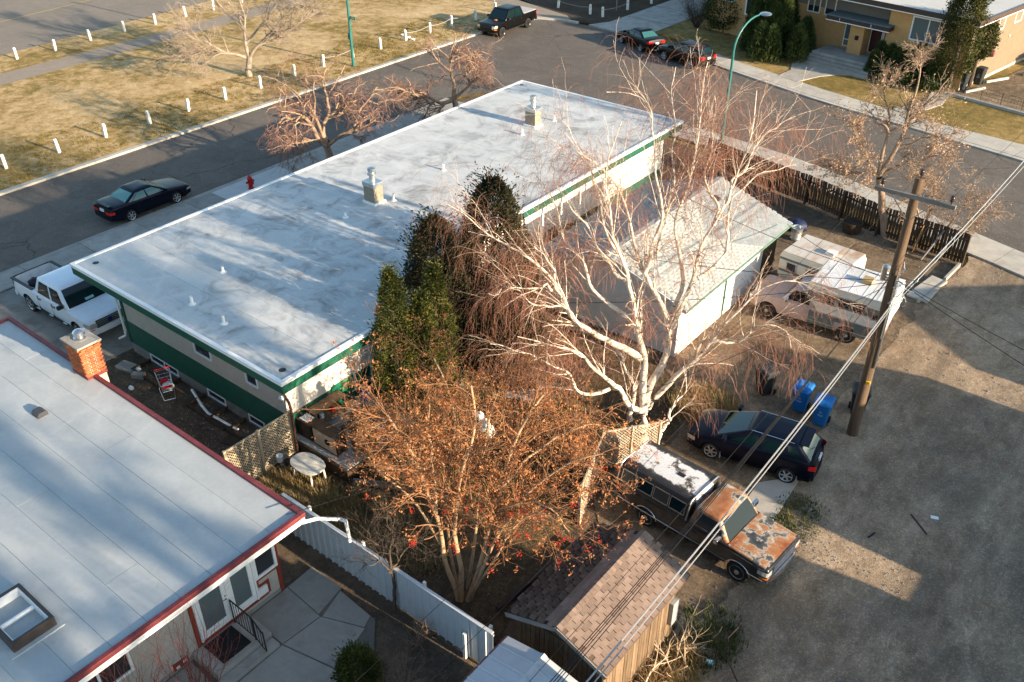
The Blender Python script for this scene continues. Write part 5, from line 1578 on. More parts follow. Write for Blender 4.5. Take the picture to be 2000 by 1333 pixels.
# black crossover behind it
S3 = dict(L=4.66, W=1.80, paint=P_BLACK, top=[(0, .76), (.04, .84), (.2, .91), (.6, .98), (1.1, 1.04), (1.4, 1.07), (2.0, 1.08), (3.4, 1.14), (4.2, 1.17), (4.55, 1.10), (4.63, .85), (4.66, .60)], glass=(1.15, 1.95, 3.95, 4.45), belt=1.07, roof=1.55, wb=2.69, fo=.92, r=.36, side=((.05, .34), (.38, .66), (.70, .93)), head=(.56, .76), tail=(.84, 1.06), plate=.90, tailw=.30, doors=(2.3, 3.15), bot=[(0, .34), (.5, .28), (4.2, .28), (4.66, .36)], rim='alloy', bump_z=(.44, .62), gw1=.74, rw_t=(.12, .85))
vehicle("parked_car", "black crossover with bright wheels parked at the far kerb behind the compact sedan", "car", (-32.85, 62.35, 0), 165, S3)
# dark blue hatchback on the lot
S4 = dict(L=4.36, W=1.77, paint=P_NAVY, top=[(0, .66), (.04, .73), (.2, .80), (.55, .89), (1.0, .96), (1.25, 1.0), (1.9, 1.02), (3.2, 1.07), (3.9, 1.10), (4.22, 1.06), (4.33, .80), (4.36, .55)], glass=(.98, 2.0, 3.72, 4.22), belt=1.0, roof=1.48, wb=2.60, fo=.90, r=.325, side=((.10, .42), (.46, .74), (.79, .95)), head=(.50, .70), headw=.24, tail=(.74, .98), tailw=.24, plate=.86, doors=(2.25, 3.1), rim='alloy', gw1=.72, rw_t=(.08, .86), bump_z=(.34, .52), glassmat=M_GLASS, rearglass=glass("hatch rear glass", (0.10, 0.12, 0.11), .15))
hx_, hy_ = (-9.68 - 7.13) / 2, (23.17 + 23.61) / 2
th = math.atan2(-.44, -2.55)
cxh = hx_ + -sin(th) * -.78 * 1 + cos(th) * -.02; cyh = hy_ + cos(th) * -.78
rt = vehicle("parked_car", "dark blue hatchback with a roof spoiler parked on the dirt beside the rusty pickup", "car", (cxh, cyh, 0), math.degrees(th), S4)
bb = B(); bb.add([(-1.52, -.56, 1.535), (-1.52, .56, 1.535), (-1.80, .52, 1.50), (-1.80, -.52, 1.50), (-1.52, -.56, 1.50), (-1.52, .56, 1.50), (-1.80, .52, 1.475), (-1.80, -.52, 1.475)], [(0, 1, 2, 3), (7, 6, 5, 4), (3, 2, 6, 7), (0, 3, 7, 4), (1, 5, 6, 2), (0, 4, 5, 1)]); bb.build("roof_spoiler", P_NAVY, rt[0], bevel=.008, local=True)
for s in (-1, 1):
    bb = B(); bb.tube([(.10, s * .60, 1.545), (-1.35, s * .60, 1.535)], .012, 5); bb.build("roof_strip", M_CHROME, rt[0], local=True)
bb = B(); bb.beam((-1.93, -.05, 1.12), (-1.90, .25, 1.30), .02, .015); bb.build("wiper", M_BLACKP, rt[0], local=True)
for x in (.62, -.0):
    pass
for s in (-1, 1):
    for x in (.95, -1.66):
        bb = B(); bb.box(x - .01, x + .01, s * .66, s * .86, .14, .42); bb.build("mud_flap", pm("pale mud flap", (0.45, 0.44, 0.42), .1, 5, .6), rt[0], local=True)

# crew cab pickups
def pickup_spec(P, **kw):
    L = kw.get('L', 5.85)
    S = dict(L=L, W=1.98, paint=P, top=[(0, 1.0), (.04, 1.06), (.18, 1.10), (.6, 1.13), (1.2, 1.18), (1.5, 1.20), (2.2, 1.20), (3.9, 1.22), (4.1, 1.24), (L - .06, 1.24), (L - .02, 1.1), (L, .72)], glass=(1.42, 2.05, 3.72, 3.98), belt=1.21, roof=1.90, wb=3.68, fo=.95, r=.40, tw=.26, side=((.04, .44), (.50, .92)),
             head=(.78, 1.02), tail=(.88, 1.20), tailw=.17, taily=.985, plate=.62, doors=(2.62, 3.7), bot=[(0, .48), (.6, .42), (L - .6, .46), (L, .56)], bump_z=(.48, .70), gw0=.93, gw1=.78, crown=.03, shoulder=.03, taper=.10, round=.5, arch=1.2, bed=[(-L / 2 + .07, L / 2 - 4.10, -.82, .82, .72, 1.5)], liner=pm("bed liner", (0.30, 0.30, 0.31), .15, 5, .6), rw_t=(.2, .9), mirror=M_BLACKP, handle=M_BLACKP)
    S.update(kw)
    return S
Sw = pickup_spec(P_WHITE, rim='alloy', headw=.34, grille=(.74, 1.08, .60, M_CHROME), bars=4, bumper=P_WHITE, sideglass=M_GLASS, liner=pm("white bed liner", (0.60, 0.61, 0.62), .15, 5, .6))
rt = vehicle("pickup_truck", "white crew cab pickup parked in the drive beside the building's end wall", "pickup", (-35.5, 14.42, .02), 1.5, Sw)
L = 5.85
for s in (-1, 1):
    bb = B(); bb.box(-L / 2 + .02, L / 2 - 4.12, s * .83, s * .97, 1.245, 1.285); bb.build("bed_rail", M_BLACKP, rt[0], bevel=.01, local=True)
    bb = B(); bb.box(-1.2, 1.25, s * .92, s * 1.03, .42, .48); bb.build("running_board", M_BLACKP, rt[0], bevel=.01, local=True)
    for x in (-1.05, -.1, .95):
        bb = B(); bb.box(x, x + .28, s * .96, s * 1.032, .481, .487); bb.build("step_pad", M_ALU, rt[0], local=True)
bb = B(); bb.box(-L / 2 - .0, -L / 2 + .07, -.83, .83, 1.245, 1.285); bb.build("tailgate_cap", M_BLACKP, rt[0], bevel=.01, local=True)
bb = B(); bb.lathe((L / 2 + .03, 0, .93), [(.11, -.01), (.11, .01)], 16, 'x'); bb.build("emblem", pm("dark blue emblem", (0.01, 0.02, 0.10), .05, 5, .3), rt[0], local=True)
bb = B(); bb.quad((1.46, -.05, 1.29), (1.46, .33, 1.29), (1.39, .33, 1.37), (1.39, -.05, 1.37)); bb.build("dash_paper", pm("pale teal paper", (0.25, 0.55, 0.55), .05, 5, .6), rt[0], local=True)
for (x, y, a, l, c) in ((-37.45, 14.0, .3, "dark red and black duffel bag near the tailgate of the white pickup", (0.03, 0.02, 0.03)), (-36.9, 14.9, .4, "black cargo bag bulging behind the cab of the white pickup", (0.02, 0.02, 0.025)), (-37.3, 14.8, .28, "grey bundle lying in the middle of the white pickup's bed", (0.12, 0.12, 0.13))):
    bb = B(); bb.ball((x, y, .98 + a * .4), .36, .28, a * .75, 14, 9, .12, int(x * -10)); o = bb.build("cargo_bag", pm("bag cloth %.2f" % a, c, .3, 6, .8, .5, 20), smooth=50); tag(o, l, "bag")
Sb = pickup_spec(P_BLACK, rim='black', grille=(.74, 1.08, .62, M_BLACKP), bars=2, wb=3.56, fo=.98, bumper=P_BLACK, liner=M_UNDER, sideglass=M_GLASS)
rt = vehicle("pickup_truck", "black crew cab pickup parked at the kerb by the park at the top", "pickup", (-48.98, 61.0, .004), -88.5, Sb)
bb = B(); bb.box(-L / 2 + .05, L / 2 - 4.05, -.86, .86, 1.25, 1.29); bb.build("bed_cover", pm("pale grey tonneau", (0.42, 0.41, 0.40), .1, 4, .6), rt[0], bevel=.02, local=True)
for s in (-1, 1):
    bb = B(); bb.box(-1.2, 1.25, s * .93, s * 1.04, .42, .48); bb.build("running_board", M_BLACKP, rt[0], bevel=.01, local=True)
bb = B(); bb.ball((1.75, .1, 1.21), .14, .18, .05, 8, 5); bb.build("orange_decal", pm("orange decal", (0.55, 0.16, 0.01), .1, 5, .5), rt[0], local=True)

# rusty old pickup with black canopy
def rust_mat():
    m, nt, b = new_mat("rusted black paint")
    co = coords(nt)
    n1 = noise(nt, co, 1.3, 9, .6, .25); n2 = noise(nt, co, 2.2, 9, .68, .3); n3 = noise(nt, co, 14, 5, .7)
    c = ramp(nt, n1, [(.34, (0.028, 0.032, 0.036)), (.42, (0.085, 0.09, 0.09)), (.445, (0.42, 0.36, 0.29)), (.475, (0.36, 0.175, 0.08)), (.57, (0.30, 0.115, 0.042)), (.68, (0.19, 0.052, 0.02))])
    f = ramp(nt, n2, [(.56, (0, 0, 0)), (.61, (.9,) * 3)])
    c = mix(nt, f, c, (0.48, 0.43, 0.37))
    g = ramp(nt, n3, [(.3, (.8,) * 3), (.7, (1.15,) * 3)])
    c = mix(nt, 1.0, c, g, 'MULTIPLY')
    nt.links.new(c, b.inputs["Base Color"]); b.inputs["Roughness"].default_value = .55
    MATS["rust"] = m
    return m
M_RUST = rust_mat()
P_OLD = paint("weathered black paint", (0.010, 0.012, 0.015), .35, dirt=(0.07, 0.085, 0.10), dirt_amt=.5)
Lr = 5.4
So = dict(L=Lr, W=1.98, paint=P_OLD, top=[(0, .98), (.03, 1.03), (.12, 1.06), (.7, 1.09), (1.3, 1.12), (1.45, 1.13), (2.6, 1.14), (2.8, 1.16), (Lr - .05, 1.16), (Lr, .75)], glass=(1.38, 1.78, 2.62, 2.78), belt=1.13, roof=1.70, wb=3.30, fo=.92, r=.36, tw=.22, side=((.02, .90),), head=(.74, .94), headw=.26, tail=(.85, 1.1), tailw=.13, taily=.985, plate=.66, doors=(2.65,), bot=[(0, .46), (.5, .36), (Lr - .5, .40), (Lr, .50)],
          bump_z=(.44, .66), bump_out=.12, gw0=.90, gw1=.78, crown=.02, shoulder=.035, taper=.05, round=.3, arch=1.2, rim='steel', bumper=M_CHROME, cabin_paint=M_RUST, grille=(.72, 1.0, .62, M_CHROME), bars=3, mirror=M_CHROME, bed=[(-Lr / 2 + .07, Lr / 2 - 2.86, -.80, .80, .7, 1.5)], liner=M_UNDER, rw_t=(.25, .85), glassmat=glass("old windscreen", (0.025, 0.035, 0.04), .12))
thd = math.atan2(18.76 - 19.02, 3.34)
mxd, myd = (-9.76 - 6.42) / 2, (19.02 + 18.76) / 2
rt = vehicle("pickup_truck", "rusty old black pickup with orange bonnet and a peeling black canopy", "pickup", (mxd - .08 - sin(thd) * .88, myd + .88, 0), math.degrees(thd), So)
root_d = rt[0]
bb = B()
hood = []
for u in np.linspace(.06, 1.36, 8):
    x = Lr / 2 - u; z = interp(So['top'], u) + .028
    for y in np.linspace(-.80, .80, 9):
        hood.append((x, y, z + .022 * (1 - (y / .8) ** 2) + (.012 if abs(y) < .12 else 0)))
bb.add(hood, [(i * 9 + j, i * 9 + j + 1, (i + 1) * 9 + j + 1, (i + 1) * 9 + j) for i in range(7) for j in range(8)])
bb.build("hood", M_RUST, root_d, smooth=40, local=True)
for s in (-1, 1):
    bb = B()
    F2 = []
    for u in np.linspace(.10, 1.36, 7):
        x = Lr / 2 - u; z = interp(So['top'], u) + .004
        F2 += [(x, s * .81, z + .024), (x, s * .905, z + .012), (x, s * .945, z - .04), (x, s * .968, z - .10)]
    bb.add(F2, [(i * 4 + j, i * 4 + j + 1, (i + 1) * 4 + j + 1, (i + 1) * 4 + j) for i in range(6) for j in range(3)])
    bb.build("wing_top", M_RUST, root_d, smooth=40, local=True)
    bb = B(); bb.tube([(-Lr / 2 + .1, s * .995, .62), (-1.95, s * 1.0, .60), (1.35, s * 1.0, .60)], .018, 6); bb.tube([(2.1, s * .995, .60), (Lr / 2 - .1, s * .97, .60)], .018, 6); bb.build("side_moulding", M_ALU, root_d, local=True)
    for xa_ in (Lr / 2 - .92, Lr / 2 - 4.22):
        bb = B(); bb.tube([(xa_ + .44 * cos(a), s * 1.0, .365 + .44 * sin(a)) for a in np.linspace(.25, pi - .25, 10)], .016, 5); bb.build("arch_trim", M_ALU, root_d, local=True)
bb = B(); bb.tube([(Lr / 2 - 1.42, -.5, 1.16), (Lr / 2 - 1.55, .05, 1.24)], .012, 4); bb.tube([(Lr / 2 - 1.42, .1, 1.16), (Lr / 2 - 1.55, .65, 1.24)], .012, 4); bb.build("wiper", M_ALU, root_d, local=True)
# canopy on the bed
def canopy_mat():
    m, nt, b = new_mat("peeling canopy paint")
    co = coords(nt)
    n1 = noise(nt, co, 2.2, 10, .72, .5); n3 = noise(nt, co, 18, 5, .7)
    sx_ = nd(nt, "ShaderNodeSeparateXYZ"); nt.links.new(co, sx_.inputs[0])
    ay = nd(nt, "ShaderNodeMath", operation='ABSOLUTE'); nt.links.new(sx_.outputs[1], ay.inputs[0])
    e = ramp(nt, ay.outputs[0], [(.42, (0, 0, 0)), (.72, (.35,) * 3)])
    ad = nd(nt, "ShaderNodeMath", operation='ADD'); nt.links.new(n1, ad.inputs[0]); nt.links.new(e, ad.inputs[1])
    c = ramp(nt, ad.outputs[0], [(.50, (0.66, 0.67, 0.68)), (.545, (0.60, 0.60, 0.59)), (.565, (0.22, 0.19, 0.165)), (.62, (0.035, 0.036, 0.038)), (.8, (0.015, 0.016, 0.018))])
    g = ramp(nt, n3, [(.3, (.85,) * 3), (.7, (1.1,) * 3)]); c = mix(nt, 1.0, c, g, 'MULTIPLY')
    nt.links.new(c, b.inputs["Base Color"]); b.inputs["Roughness"].default_value = .5
    return m
M_CANOPY = canopy_mat()
x0, x1 = -Lr / 2 - .02, Lr / 2 - 2.80
cz0, cz1 = 1.17, 1.84
bb = B()
prof = [(-.95, cz0), (-.80, cz1 - .12), (-.74, cz1 - .03), (-.62, cz1), (0, cz1 + .025), (.62, cz1), (.74, cz1 - .03), (.80, cz1 - .12), (.95, cz0)]
bb.extrude([(y, z) for y, z in prof], (x0, 0, 0), (x1, 0, 0), (0, 1, 0)); can = bb.build("canopy", M_CANOPY, root_d, smooth=30, local=True)
bb = B(); tp = [(y * 1.008, z + .006) for y, z in prof]
for xx in (x0 + .02, x1 - .02):
    bb.tube([(xx, y, z) for y, z in tp], .026, 6)
bb.build("canopy_trim", M_ALU, can, local=True)
for s in (-1, 1):
    def cp(x, t, o=.008):
        y = .95 + (.80 - .95) * t; z = cz0 + (cz1 - .12 - cz0) * t
        return (x, s * (y + o), z + o * .25)
    xs_ = np.linspace(x0 + .12, x1 - .1, 5)
    for i in range(4):
        a, c = xs_[i] + .03, xs_[i + 1] - .03
        q = B(); q.add([cp(a, .22), cp(c, .22), cp(c, .92), cp(a, .92)], [(0, 1, 2, 3)]); q.build("canopy_window", M_GLASS if i % 2 else glass("dusty canopy glass", (.05, .05, .045), .2), can, local=True)
        q = B()
        for (u0, v0, u1, v1) in ((a, .22, c, .22), (a, .92, c, .92), (a, .22, a, .92), (c, .22, c, .92)):
            q.beam(cp(u0, v0, .012), cp(u1, v1, .012), .022, .022)
        q.build("canopy_window_frame", M_ALU, can, local=True)
bb = B(); bb.box(-1.1, -.85, -.10, .05, cz1 + .02, cz1 + .04); bb.build("canopy_vent", M_BLACKP, can, local=True)

# faded pickup carrying a camper
P_BEIGE = paint("faded pink beige paint", (0.46, 0.335, 0.295), .45, coat=.2, dirt=(0.27, 0.17, 0.13), dirt_amt=.5)
P_GREYB = paint("faded grey green paint", (0.11, 0.14, 0.14), .4, coat=.3)
Sc = dict(So); Sc.update(paint=P_BEIGE, cabin_paint=P_BEIGE, r=.37, wb=3.4, L=5.5, bed=[], bumper=M_CHROME, mirror=M_CHROME, glassmat=M_GLASS, top=[(0, .76), (.04, .96), (.14, 1.04), (.7, 1.08), (1.3, 1.11), (1.45, 1.12), (2.6, 1.13), (2.8, 1.15), (5.45, 1.15), (5.5, .75)], fo=.85)
tcx, tcy = (-12.07 - 8.64) / 2, 32.93
rt = vehicle("camper_truck", "faded beige pickup carrying a white box camper under the drooping birch", "camper", (tcx + .05, tcy + .86, 0), 180 + 3.5, Sc)
rc = rt[0]
for s in (-1, 1):
    q = B(); q.box(-2.6, -1.75, s * .985, s * 1.0, .46, 1.02); q.box(-.92, .15, s * .985, s * 1.0, .46, 1.02); q.box(-1.76, -.91, s * .985, s * .999, .86, 1.02); q.build("lower_panel", P_GREYB, rc, local=True, bevel=.005)
    q = B(); q.box(-2.68, .2, s * 1.0, s * 1.012, .60, .64); q.build("side_moulding", M_ALU, rc, local=True)
    q = B(); q.box(-2.45, -2.37, s * .99, s * 1.02, .52, .98); q.build("reflector_strip", M_AMBER, rc, local=True)
M_CAMP = pm("camper aluminium siding", (0.68, 0.64, 0.56), .1, 3, .5, stretch=(.3, 1, 4), dirt=(0.40, 0.34, 0.27), dirt_amt=.4)
M_CAMPROOF = pm("streaked white camper roof", (0.64, 0.64, 0.64), .12, 2, .6, .2, 20, stretch=(1.2, .35, 1), dirt=(0.42, 0.41, 0.40), dirt_amt=.7)
cx0_, cx1_, cw, cz0, cz1 = -2.88, -.10, 1.12, 1.16, 2.42
q = B(); q.extrude([(cx0_, cz0), (cx1_ - .1, cz0), (cx1_ + .45, cz0 + .72), (cx1_ + .45, cz1 - .05), (cx1_ + .3, cz1), (cx0_ + .1, cz1), (cx0_, cz1 - .1)], (0, -cw, 0), (0, cw, 0), (1, 0, 0)); cbx = q.build("camper_body", M_CAMP, rc, local=True, bevel=.03)
q = B(); q.box(cx0_ + .04, cx1_ + .38, -cw - .02, cw + .02, cz1 - .015, cz1 + .03); q.build("camper_roof", M_CAMPROOF, cbx, local=True, bevel=.015)
for i in range(5):
    q = B(); x = cx0_ + .5 + i * .56; q.box(x - .012, x + .012, -cw, cw, cz1 + .031, cz1 + .04); q.build("roof_seam", M_CAMPROOF, cbx, local=True)
q = B(); q.box(-1.85, -1.45, -.25, .18, cz1 + .03, cz1 + .22); q.build("roof_hatch", pm("wooden hatch", (0.38, 0.26, 0.13), .2, 8, .8, stretch=(1, 4, 1)), cbx, local=True, bevel=.01)
for s in (-1, 1):
    q = B(); q.box(cx0_ + .01, cx1_ + .4, s * cw, s * (cw + .012), 1.62, 2.02); q.build("stripe", pm("brown grey camper stripe", (0.19, 0.165, 0.14), .15, 4, .6), cbx, local=True)
    for a0, a1 in ((-2.05, -1.50), (-1.46, -.92), (-.88, -.34)):
        f = B(); f.box(a0, a1, s * (cw + .012), s * (cw + .04), 1.66, 2.12); fr = f.build("window", M_ALU, cbx, local=True, bevel=.006)
        g = B(); g.box(a0 + .05, a1 - .05, s * (cw + .035), s * (cw + .044), 1.71, 2.07); g.build("pane", M_PANE, fr, local=True)
    f = B(); f.box(-2.75, -2.3, s * (cw + .012), s * (cw + .03), 1.55, 1.85); fr = f.build("window", M_ALU, cbx, local=True)
    g = B(); g.box(-2.7, -2.35, s * (cw + .025), s * (cw + .034), 1.6, 1.8); g.build("pane", M_PANE, fr, local=True)
    q = B(); q.box(cx0_ + .05, -.3, s * (cw - .10), s * (cw + .006), 1.17, 1.5); q.build("lower_siding", M_CAMP, cbx, local=True)
q = B(); q.box(cx0_ - .015, cx0_, -.95, -.55, 1.25, 1.6); q.box(cx0_ - .015, cx0_, .3, .95, 1.7, 2.1); q.build("rear_panel", M_WHITE, cbx, local=True)
for y in (-1.0, -.93):
    pass
q = B(); q.box(cx0_ - .03, cx0_, .92, 1.02, 1.75, 1.85); q.box(cx0_ - .03, cx0_, -1.02, -.92, 1.75, 1.85); q.build("clearance_light", M_RED, cbx, local=True)

# old travel trailer beside it
tr = thing("travel_trailer", "old cream travel trailer with rust stained roof behind the camper truck", "trailer", (-11.28, 36.0, 0), radians(176))
M_TR = pm("cream trailer siding", (0.68, 0.66, 0.57), .08, 3, .5, stretch=(.3, 1, 5), dirt=(0.42, 0.38, 0.29), dirt_amt=.4)
M_TRROOF = pm("rust stained trailer roof", (0.54, 0.50, 0.45), .15, 2, .6, .2, 16, stretch=(.9, .3, 1), dirt=(0.36, 0.19, 0.09), dirt_scale=1.5, dirt_amt=.8)
q = B(); q.extrude([(-1.42, .45), (1.2, .45), (1.5, .95), (1.5, 1.88), (1.4, 2.05), (-1.4, 2.05), (-1.5, 1.88), (-1.5, .8)], (0, -1.05, 0), (0, 1.05, 0), (1, 0, 0)); tb = q.build("trailer_body", M_TR, tr, local=True, bevel=.03)
q = B(); q.box(-1.40, 1.40, -1.07, 1.07, 2.04, 2.08); q.build("trailer_roof", M_TRROOF, tb, local=True, bevel=.015)
for s in (-1, 1):
    for z0, z1 in ((1.12, 1.22), (1.68, 1.78)):
        q = B(); q.box(-1.48, 1.48, s * 1.05, s * 1.062, z0, z1); q.build("stripe", pm("slate stripe", (0.13, 0.15, 0.155), .15, 4, .6), tb, local=True)
    for a0, a1 in ((-.65, .25), (.65, 1.15)):
        f = B(); f.box(a0, a1, s * 1.062, s * 1.085, 1.22, 1.66); fr = f.build("window", M_ALU, tb, local=True, bevel=.006)
        g = B(); g.box(a0 + .05, a1 - .05, s * 1.08, s * 1.09, 1.27, 1.61); g.build("pane", M_PANE, fr, local=True)
q = B(); q.box(-.5, -.1, -.25, .15, 2.08, 2.22); q.build("roof_vent", M_WHITE, tb, local=True, bevel=.02)
q = B(); q.box(1.38, 1.46, -1.07, -.95, 1.84, 1.9); q.build("clearance_light", M_RED, tb, local=True)
for s in (-1, 1):
    w = wheel(tr, (-.2, s * .92, .33), .33, .2, 'steel', s)
# car cut off by the right edge in the far car park
S5 = dict(S); S5.update(paint=paint("silver grey car paint", (0.30, 0.29, 0.27), .3, .5), glassmat=M_GLASS, sideglass=M_GLASS, rearglass=M_GLASS)
vehicle("parked_car", "silver grey sedan nosing in from the right edge beside the tan house wall", "car", (-9.6, 78.3, .12), 172, S5)
# ------------------------------------------------------------------ things on the terrace and in the yards
ZT = .552
def simple(name, label, cat, b, mat, **kw):
    return tag(b.build(name, mat, **kw), label, cat)
# workbench
wb = thing("workbench", "long wooden workbench with a lower shelf against the green siding", "table", (-21.0, 15.9, ZT))
b = B()
for i in range(4):
    q = B(); q.box(-21.22 + i * .125, -21.10 + i * .125, 15.15, 16.62, ZT + .76, ZT + .80); q.build("top_board", M_WOOD, wb, bevel=.004)
for x in (-21.18, -20.78):
    for y in (15.22, 16.54):
        q = B(); q.box(x - .04, x + .04, y - .04, y + .04, ZT, ZT + .76); q.build("leg", M_WOOD, wb, bevel=.004)
q = B(); q.box(-21.2, -20.76, 15.2, 16.56, ZT + .28, ZT + .31); q.build("shelf", M_WOOD, wb)
for (x, y, r, c, l) in ((-20.95, 15.6, .09, M_VINYL, "white tub on the workbench shelf"), (-20.95, 16.1, .08, M_RED, "red tin on the workbench shelf")):
    q = B(); q.lathe((x, y, ZT + .31), [(r, 0), (r, .16), (r * .9, .18)], 12); simple("tin", l, "tin", q, c)
def cabinet(label, x0, x1, y0, y1, z0, h, mat, face=None, hole=False, openf=False):
    t = thing("cabinet", label, "cabinet", ((x0 + x1) / 2, (y0 + y1) / 2, z0))
    q = B(); q.box(x0, x1, y0, y0 + .02, z0 + .05, z0 + h - .03) if not face else q.box(x0 + .02, x1 - .02, y0 + .02, y1, z0 + .03, z0 + h - .03); q.build("carcass", mat, t)
    if not face:
        q = B(); q.box(x0, x0 + .02, y0 + .021, y1, z0, z0 + h - .03); q.box(x1 - .02, x1, y0 + .021, y1, z0, z0 + h - .03); q.box(x0 + .021, x1 - .021, y1 - .02, y1, z0, z0 + h - .03); q.build("side_panel", mat, t)
    q = B(); q.box(x0 - .01, x1 + .01, y0 - .01, y1 + .01, z0 + h - .03, z0 + h); q.build("top", M_WOOD_DK if face else mat, t, bevel=.005)
    if face:
        q = B(); q.box(x0, x1, y0 - .0, y0 + .02, z0, z0 + .06); q.box(x0, x0 + .04, y0, y0 + .02, z0 + .06, z0 + h - .03); q.box(x1 - .04, x1, y0, y0 + .02, z0 + .06, z0 + h - .03); q.build("face_frame", M_WOOD_DK, t)
        xm = x0 + (x1 - x0) * .36
        for a, c in ((x0 + .045, xm - .005), (xm + .005, x1 - .045)):
            q = B(); q.box(a, c, y0 - .012, y0 + .006, z0 + .07, z0 + h - .05); q.build("door", face, t)
        if hole:
            q = B(); q.lathe(((xm + x1) / 2 - .08, y0 - .014, z0 + h * .55), [(.13, 0), (.13, .004)], 10, 'y'); q.build("round_hole", M_UNDER, t)
    return t
cabinet("dark wooden cabinet with two tan doors, one with a round black hole", -20.42, -19.22, 14.72, 15.18, ZT, .75, M_WOOD_DK, M_TAN, True)
cabinet("small dark cabinet under the rubbish tray at the terrace corner", -21.22, -20.50, 14.72, 15.15, ZT, .70, M_WOOD_DK, M_WOOD_DK)
cabinet("open brown wooden box standing on its side by the terrace edge", -19.10, -18.62, 15.26, 16.02, ZT, .60, M_WOOD)
lt = thing("low_table", "low dark coffee table in the middle of the terrace", "table", (-19.65, 15.85, ZT))
q = B(); q.box(-20.0, -19.3, 15.56, 16.15, ZT + .36, ZT + .40); q.build("top", M_WOOD_DK, lt, bevel=.006)
for x in (-19.95, -19.35):
    for y in (15.62, 16.1):
        q = B(); q.box(x - .025, x + .025, y - .025, y + .025, ZT, ZT + .36); q.build("leg", M_WOOD_DK, lt)
q = B(); q.box(-20.6, -19.5, 16.4, 17.3, ZT + .0, ZT + .05); simple("plywood_sheet", "dark sheet of plywood lying on the terrace behind the low table", "board", q, M_WOOD_DK)
q = B(); q.box(-21.12, -20.72, 14.78, 15.12, ZT + .702, ZT + .72); q.build("tray", M_VINYL)
tr_ = [o for o in COL.objects if o.name == "tray"][0]; tag(tr_, "white tray of rubbish on the small dark cabinet", "tray")
q = B(); q.ball((-20.9, 14.98, ZT + .77), .14, .11, .06, 10, 6, .25, 3); simple("plastic_bag", "clear plastic bag lying on the white tray", "bag", q, M_LAMP, smooth=40)
# pail, grill
pl = thing("bucket", "blue bucket full of litter beside the sliding window", "bucket", (-20.85, 17.62, ZT))
q = B(); q.lathe((-20.85, 17.62, ZT), [(.17, 0), (.20, .42), (.215, .42), (.215, .46), (.19, .46), (.19, .38)], 18); q.build("pail", pm("deep blue plastic", (0.01, 0.04, 0.42), .08, 5, .4), pl, smooth=40)
q = B(); q.lathe((-20.85, 17.62, ZT + .27), [(.1905, 0), (.196, .09)], 18); q.build("white_band", M_VINYL, pl, smooth=40)
q = B(); q.ball((-20.85, 17.62, ZT + .44), .17, .17, .08, 10, 6, .3, 4); q.build("litter", M_LATT, pl)
gr = thing("kettle_grill", "small black kettle grill behind the workbench leg", "grill", (-20.95, 16.95, ZT))
q = B(); q.ball((-20.95, 16.95, ZT + .42), .19, .19, .17, 14, 8); q.build("bowl", M_IRON, gr, smooth=50)
for a in (0, 2.1, 4.2):
    q = B(); q.tube([(-20.95 + .1 * cos(a), 16.95 + .1 * sin(a), ZT + .32), (-20.95 + .2 * cos(a), 16.95 + .2 * sin(a), ZT)], .012, 5); q.build("leg", M_GALV, gr)
# yard light on a brown post
yl = thing("yard_light", "rust brown bent post with a grey reflector lamp at the terrace corner", "lamp", (-20.9, 14.35, 0))
q = B(); q.tube([(-20.9, 14.35, 0), (-20.9, 14.35, 2.0), (-20.93, 14.33, 2.3), (-21.08, 14.28, 2.62), (-21.16, 14.25, 2.75)], .05, 8); q.build("post", pm("rust brown post", (0.085, 0.04, 0.025), .3, 6, .7), yl, smooth=50)
q = B(); q.lathe((-21.1, 14.2, 2.38), [(.13, 0), (.13, .05), (.10, .14), (.04, .22)], 12); q.build("reflector", M_GALV, yl, smooth=50)
# oval table
ot = thing("garden_table", "oval white plastic garden table standing in the dry grass", "table", (-19.6, 13.75, 0))
q = B(); ov = [(-19.62 + .66 * math.copysign(abs(cos(a)) ** .8, cos(a)), 13.76 + .44 * math.copysign(abs(sin(a)) ** .8, sin(a))) for a in np.linspace(0, 2 * pi, 36)[:-1]]
q.prism(ov, .69, .73); q.build("top", pm("cream white plastic", (0.66, 0.63, 0.55), .06, 3, .5), ot, bevel=.012)
for i in range(9):
    y = 13.4 + i * .09
    hw = .62 * math.sqrt(max(.05, 1 - ((y - 13.76) / .42) ** 2))
    q = B(); q.box(-19.62 - hw, -19.62 + hw, y - .036, y + .036, .728, .7345); q.build("slat", MATS["cream white plastic"], ot)
for sx_ in (-.42, .42):
    for sy_ in (-.26, .26):
        q = B(); q.tube([(-19.62 + sx_, 13.76 + sy_, .69), (-19.62 + sx_ * 1.12, 13.76 + sy_ * 1.12, 0)], .035, 7); q.build("leg", MATS["cream white plastic"], ot)
q = B(); q.ball((-20.2, 13.9, .25), .22, .2, .28, 12, 8, .1, 5); simple("blue_barrel", "dark blue plastic tub half hidden behind the oval table", "tub", q, pm("indigo plastic", (0.01, 0.012, 0.09), .1, 5, .5), smooth=50)
q = B(); q.lathe((-20.85, 13.55, .3), [(.10, 0), (.13, .24), (.10, .27)], 12); simple("white_pot", "white pot at the foot of the lattice screen", "pot", q, M_VINYL, smooth=40)
b = B()
rgw = random.Random(9)
for i in range(6):
    r0 = .24 + .05 * rgw.random()
    b.tube([(-20.6 + r0 * 1.3 * cos(a) + rgw.uniform(-.02, .02), 13.45 + r0 * sin(a), .04 + .02 * i + rgw.uniform(0, .02)) for a in np.linspace(0, 2 * pi, 22)], .016, 5)
tag(b.build("garden_hose", M_BLACKP), "black garden hose coiled beside the lattice screen", "hose")
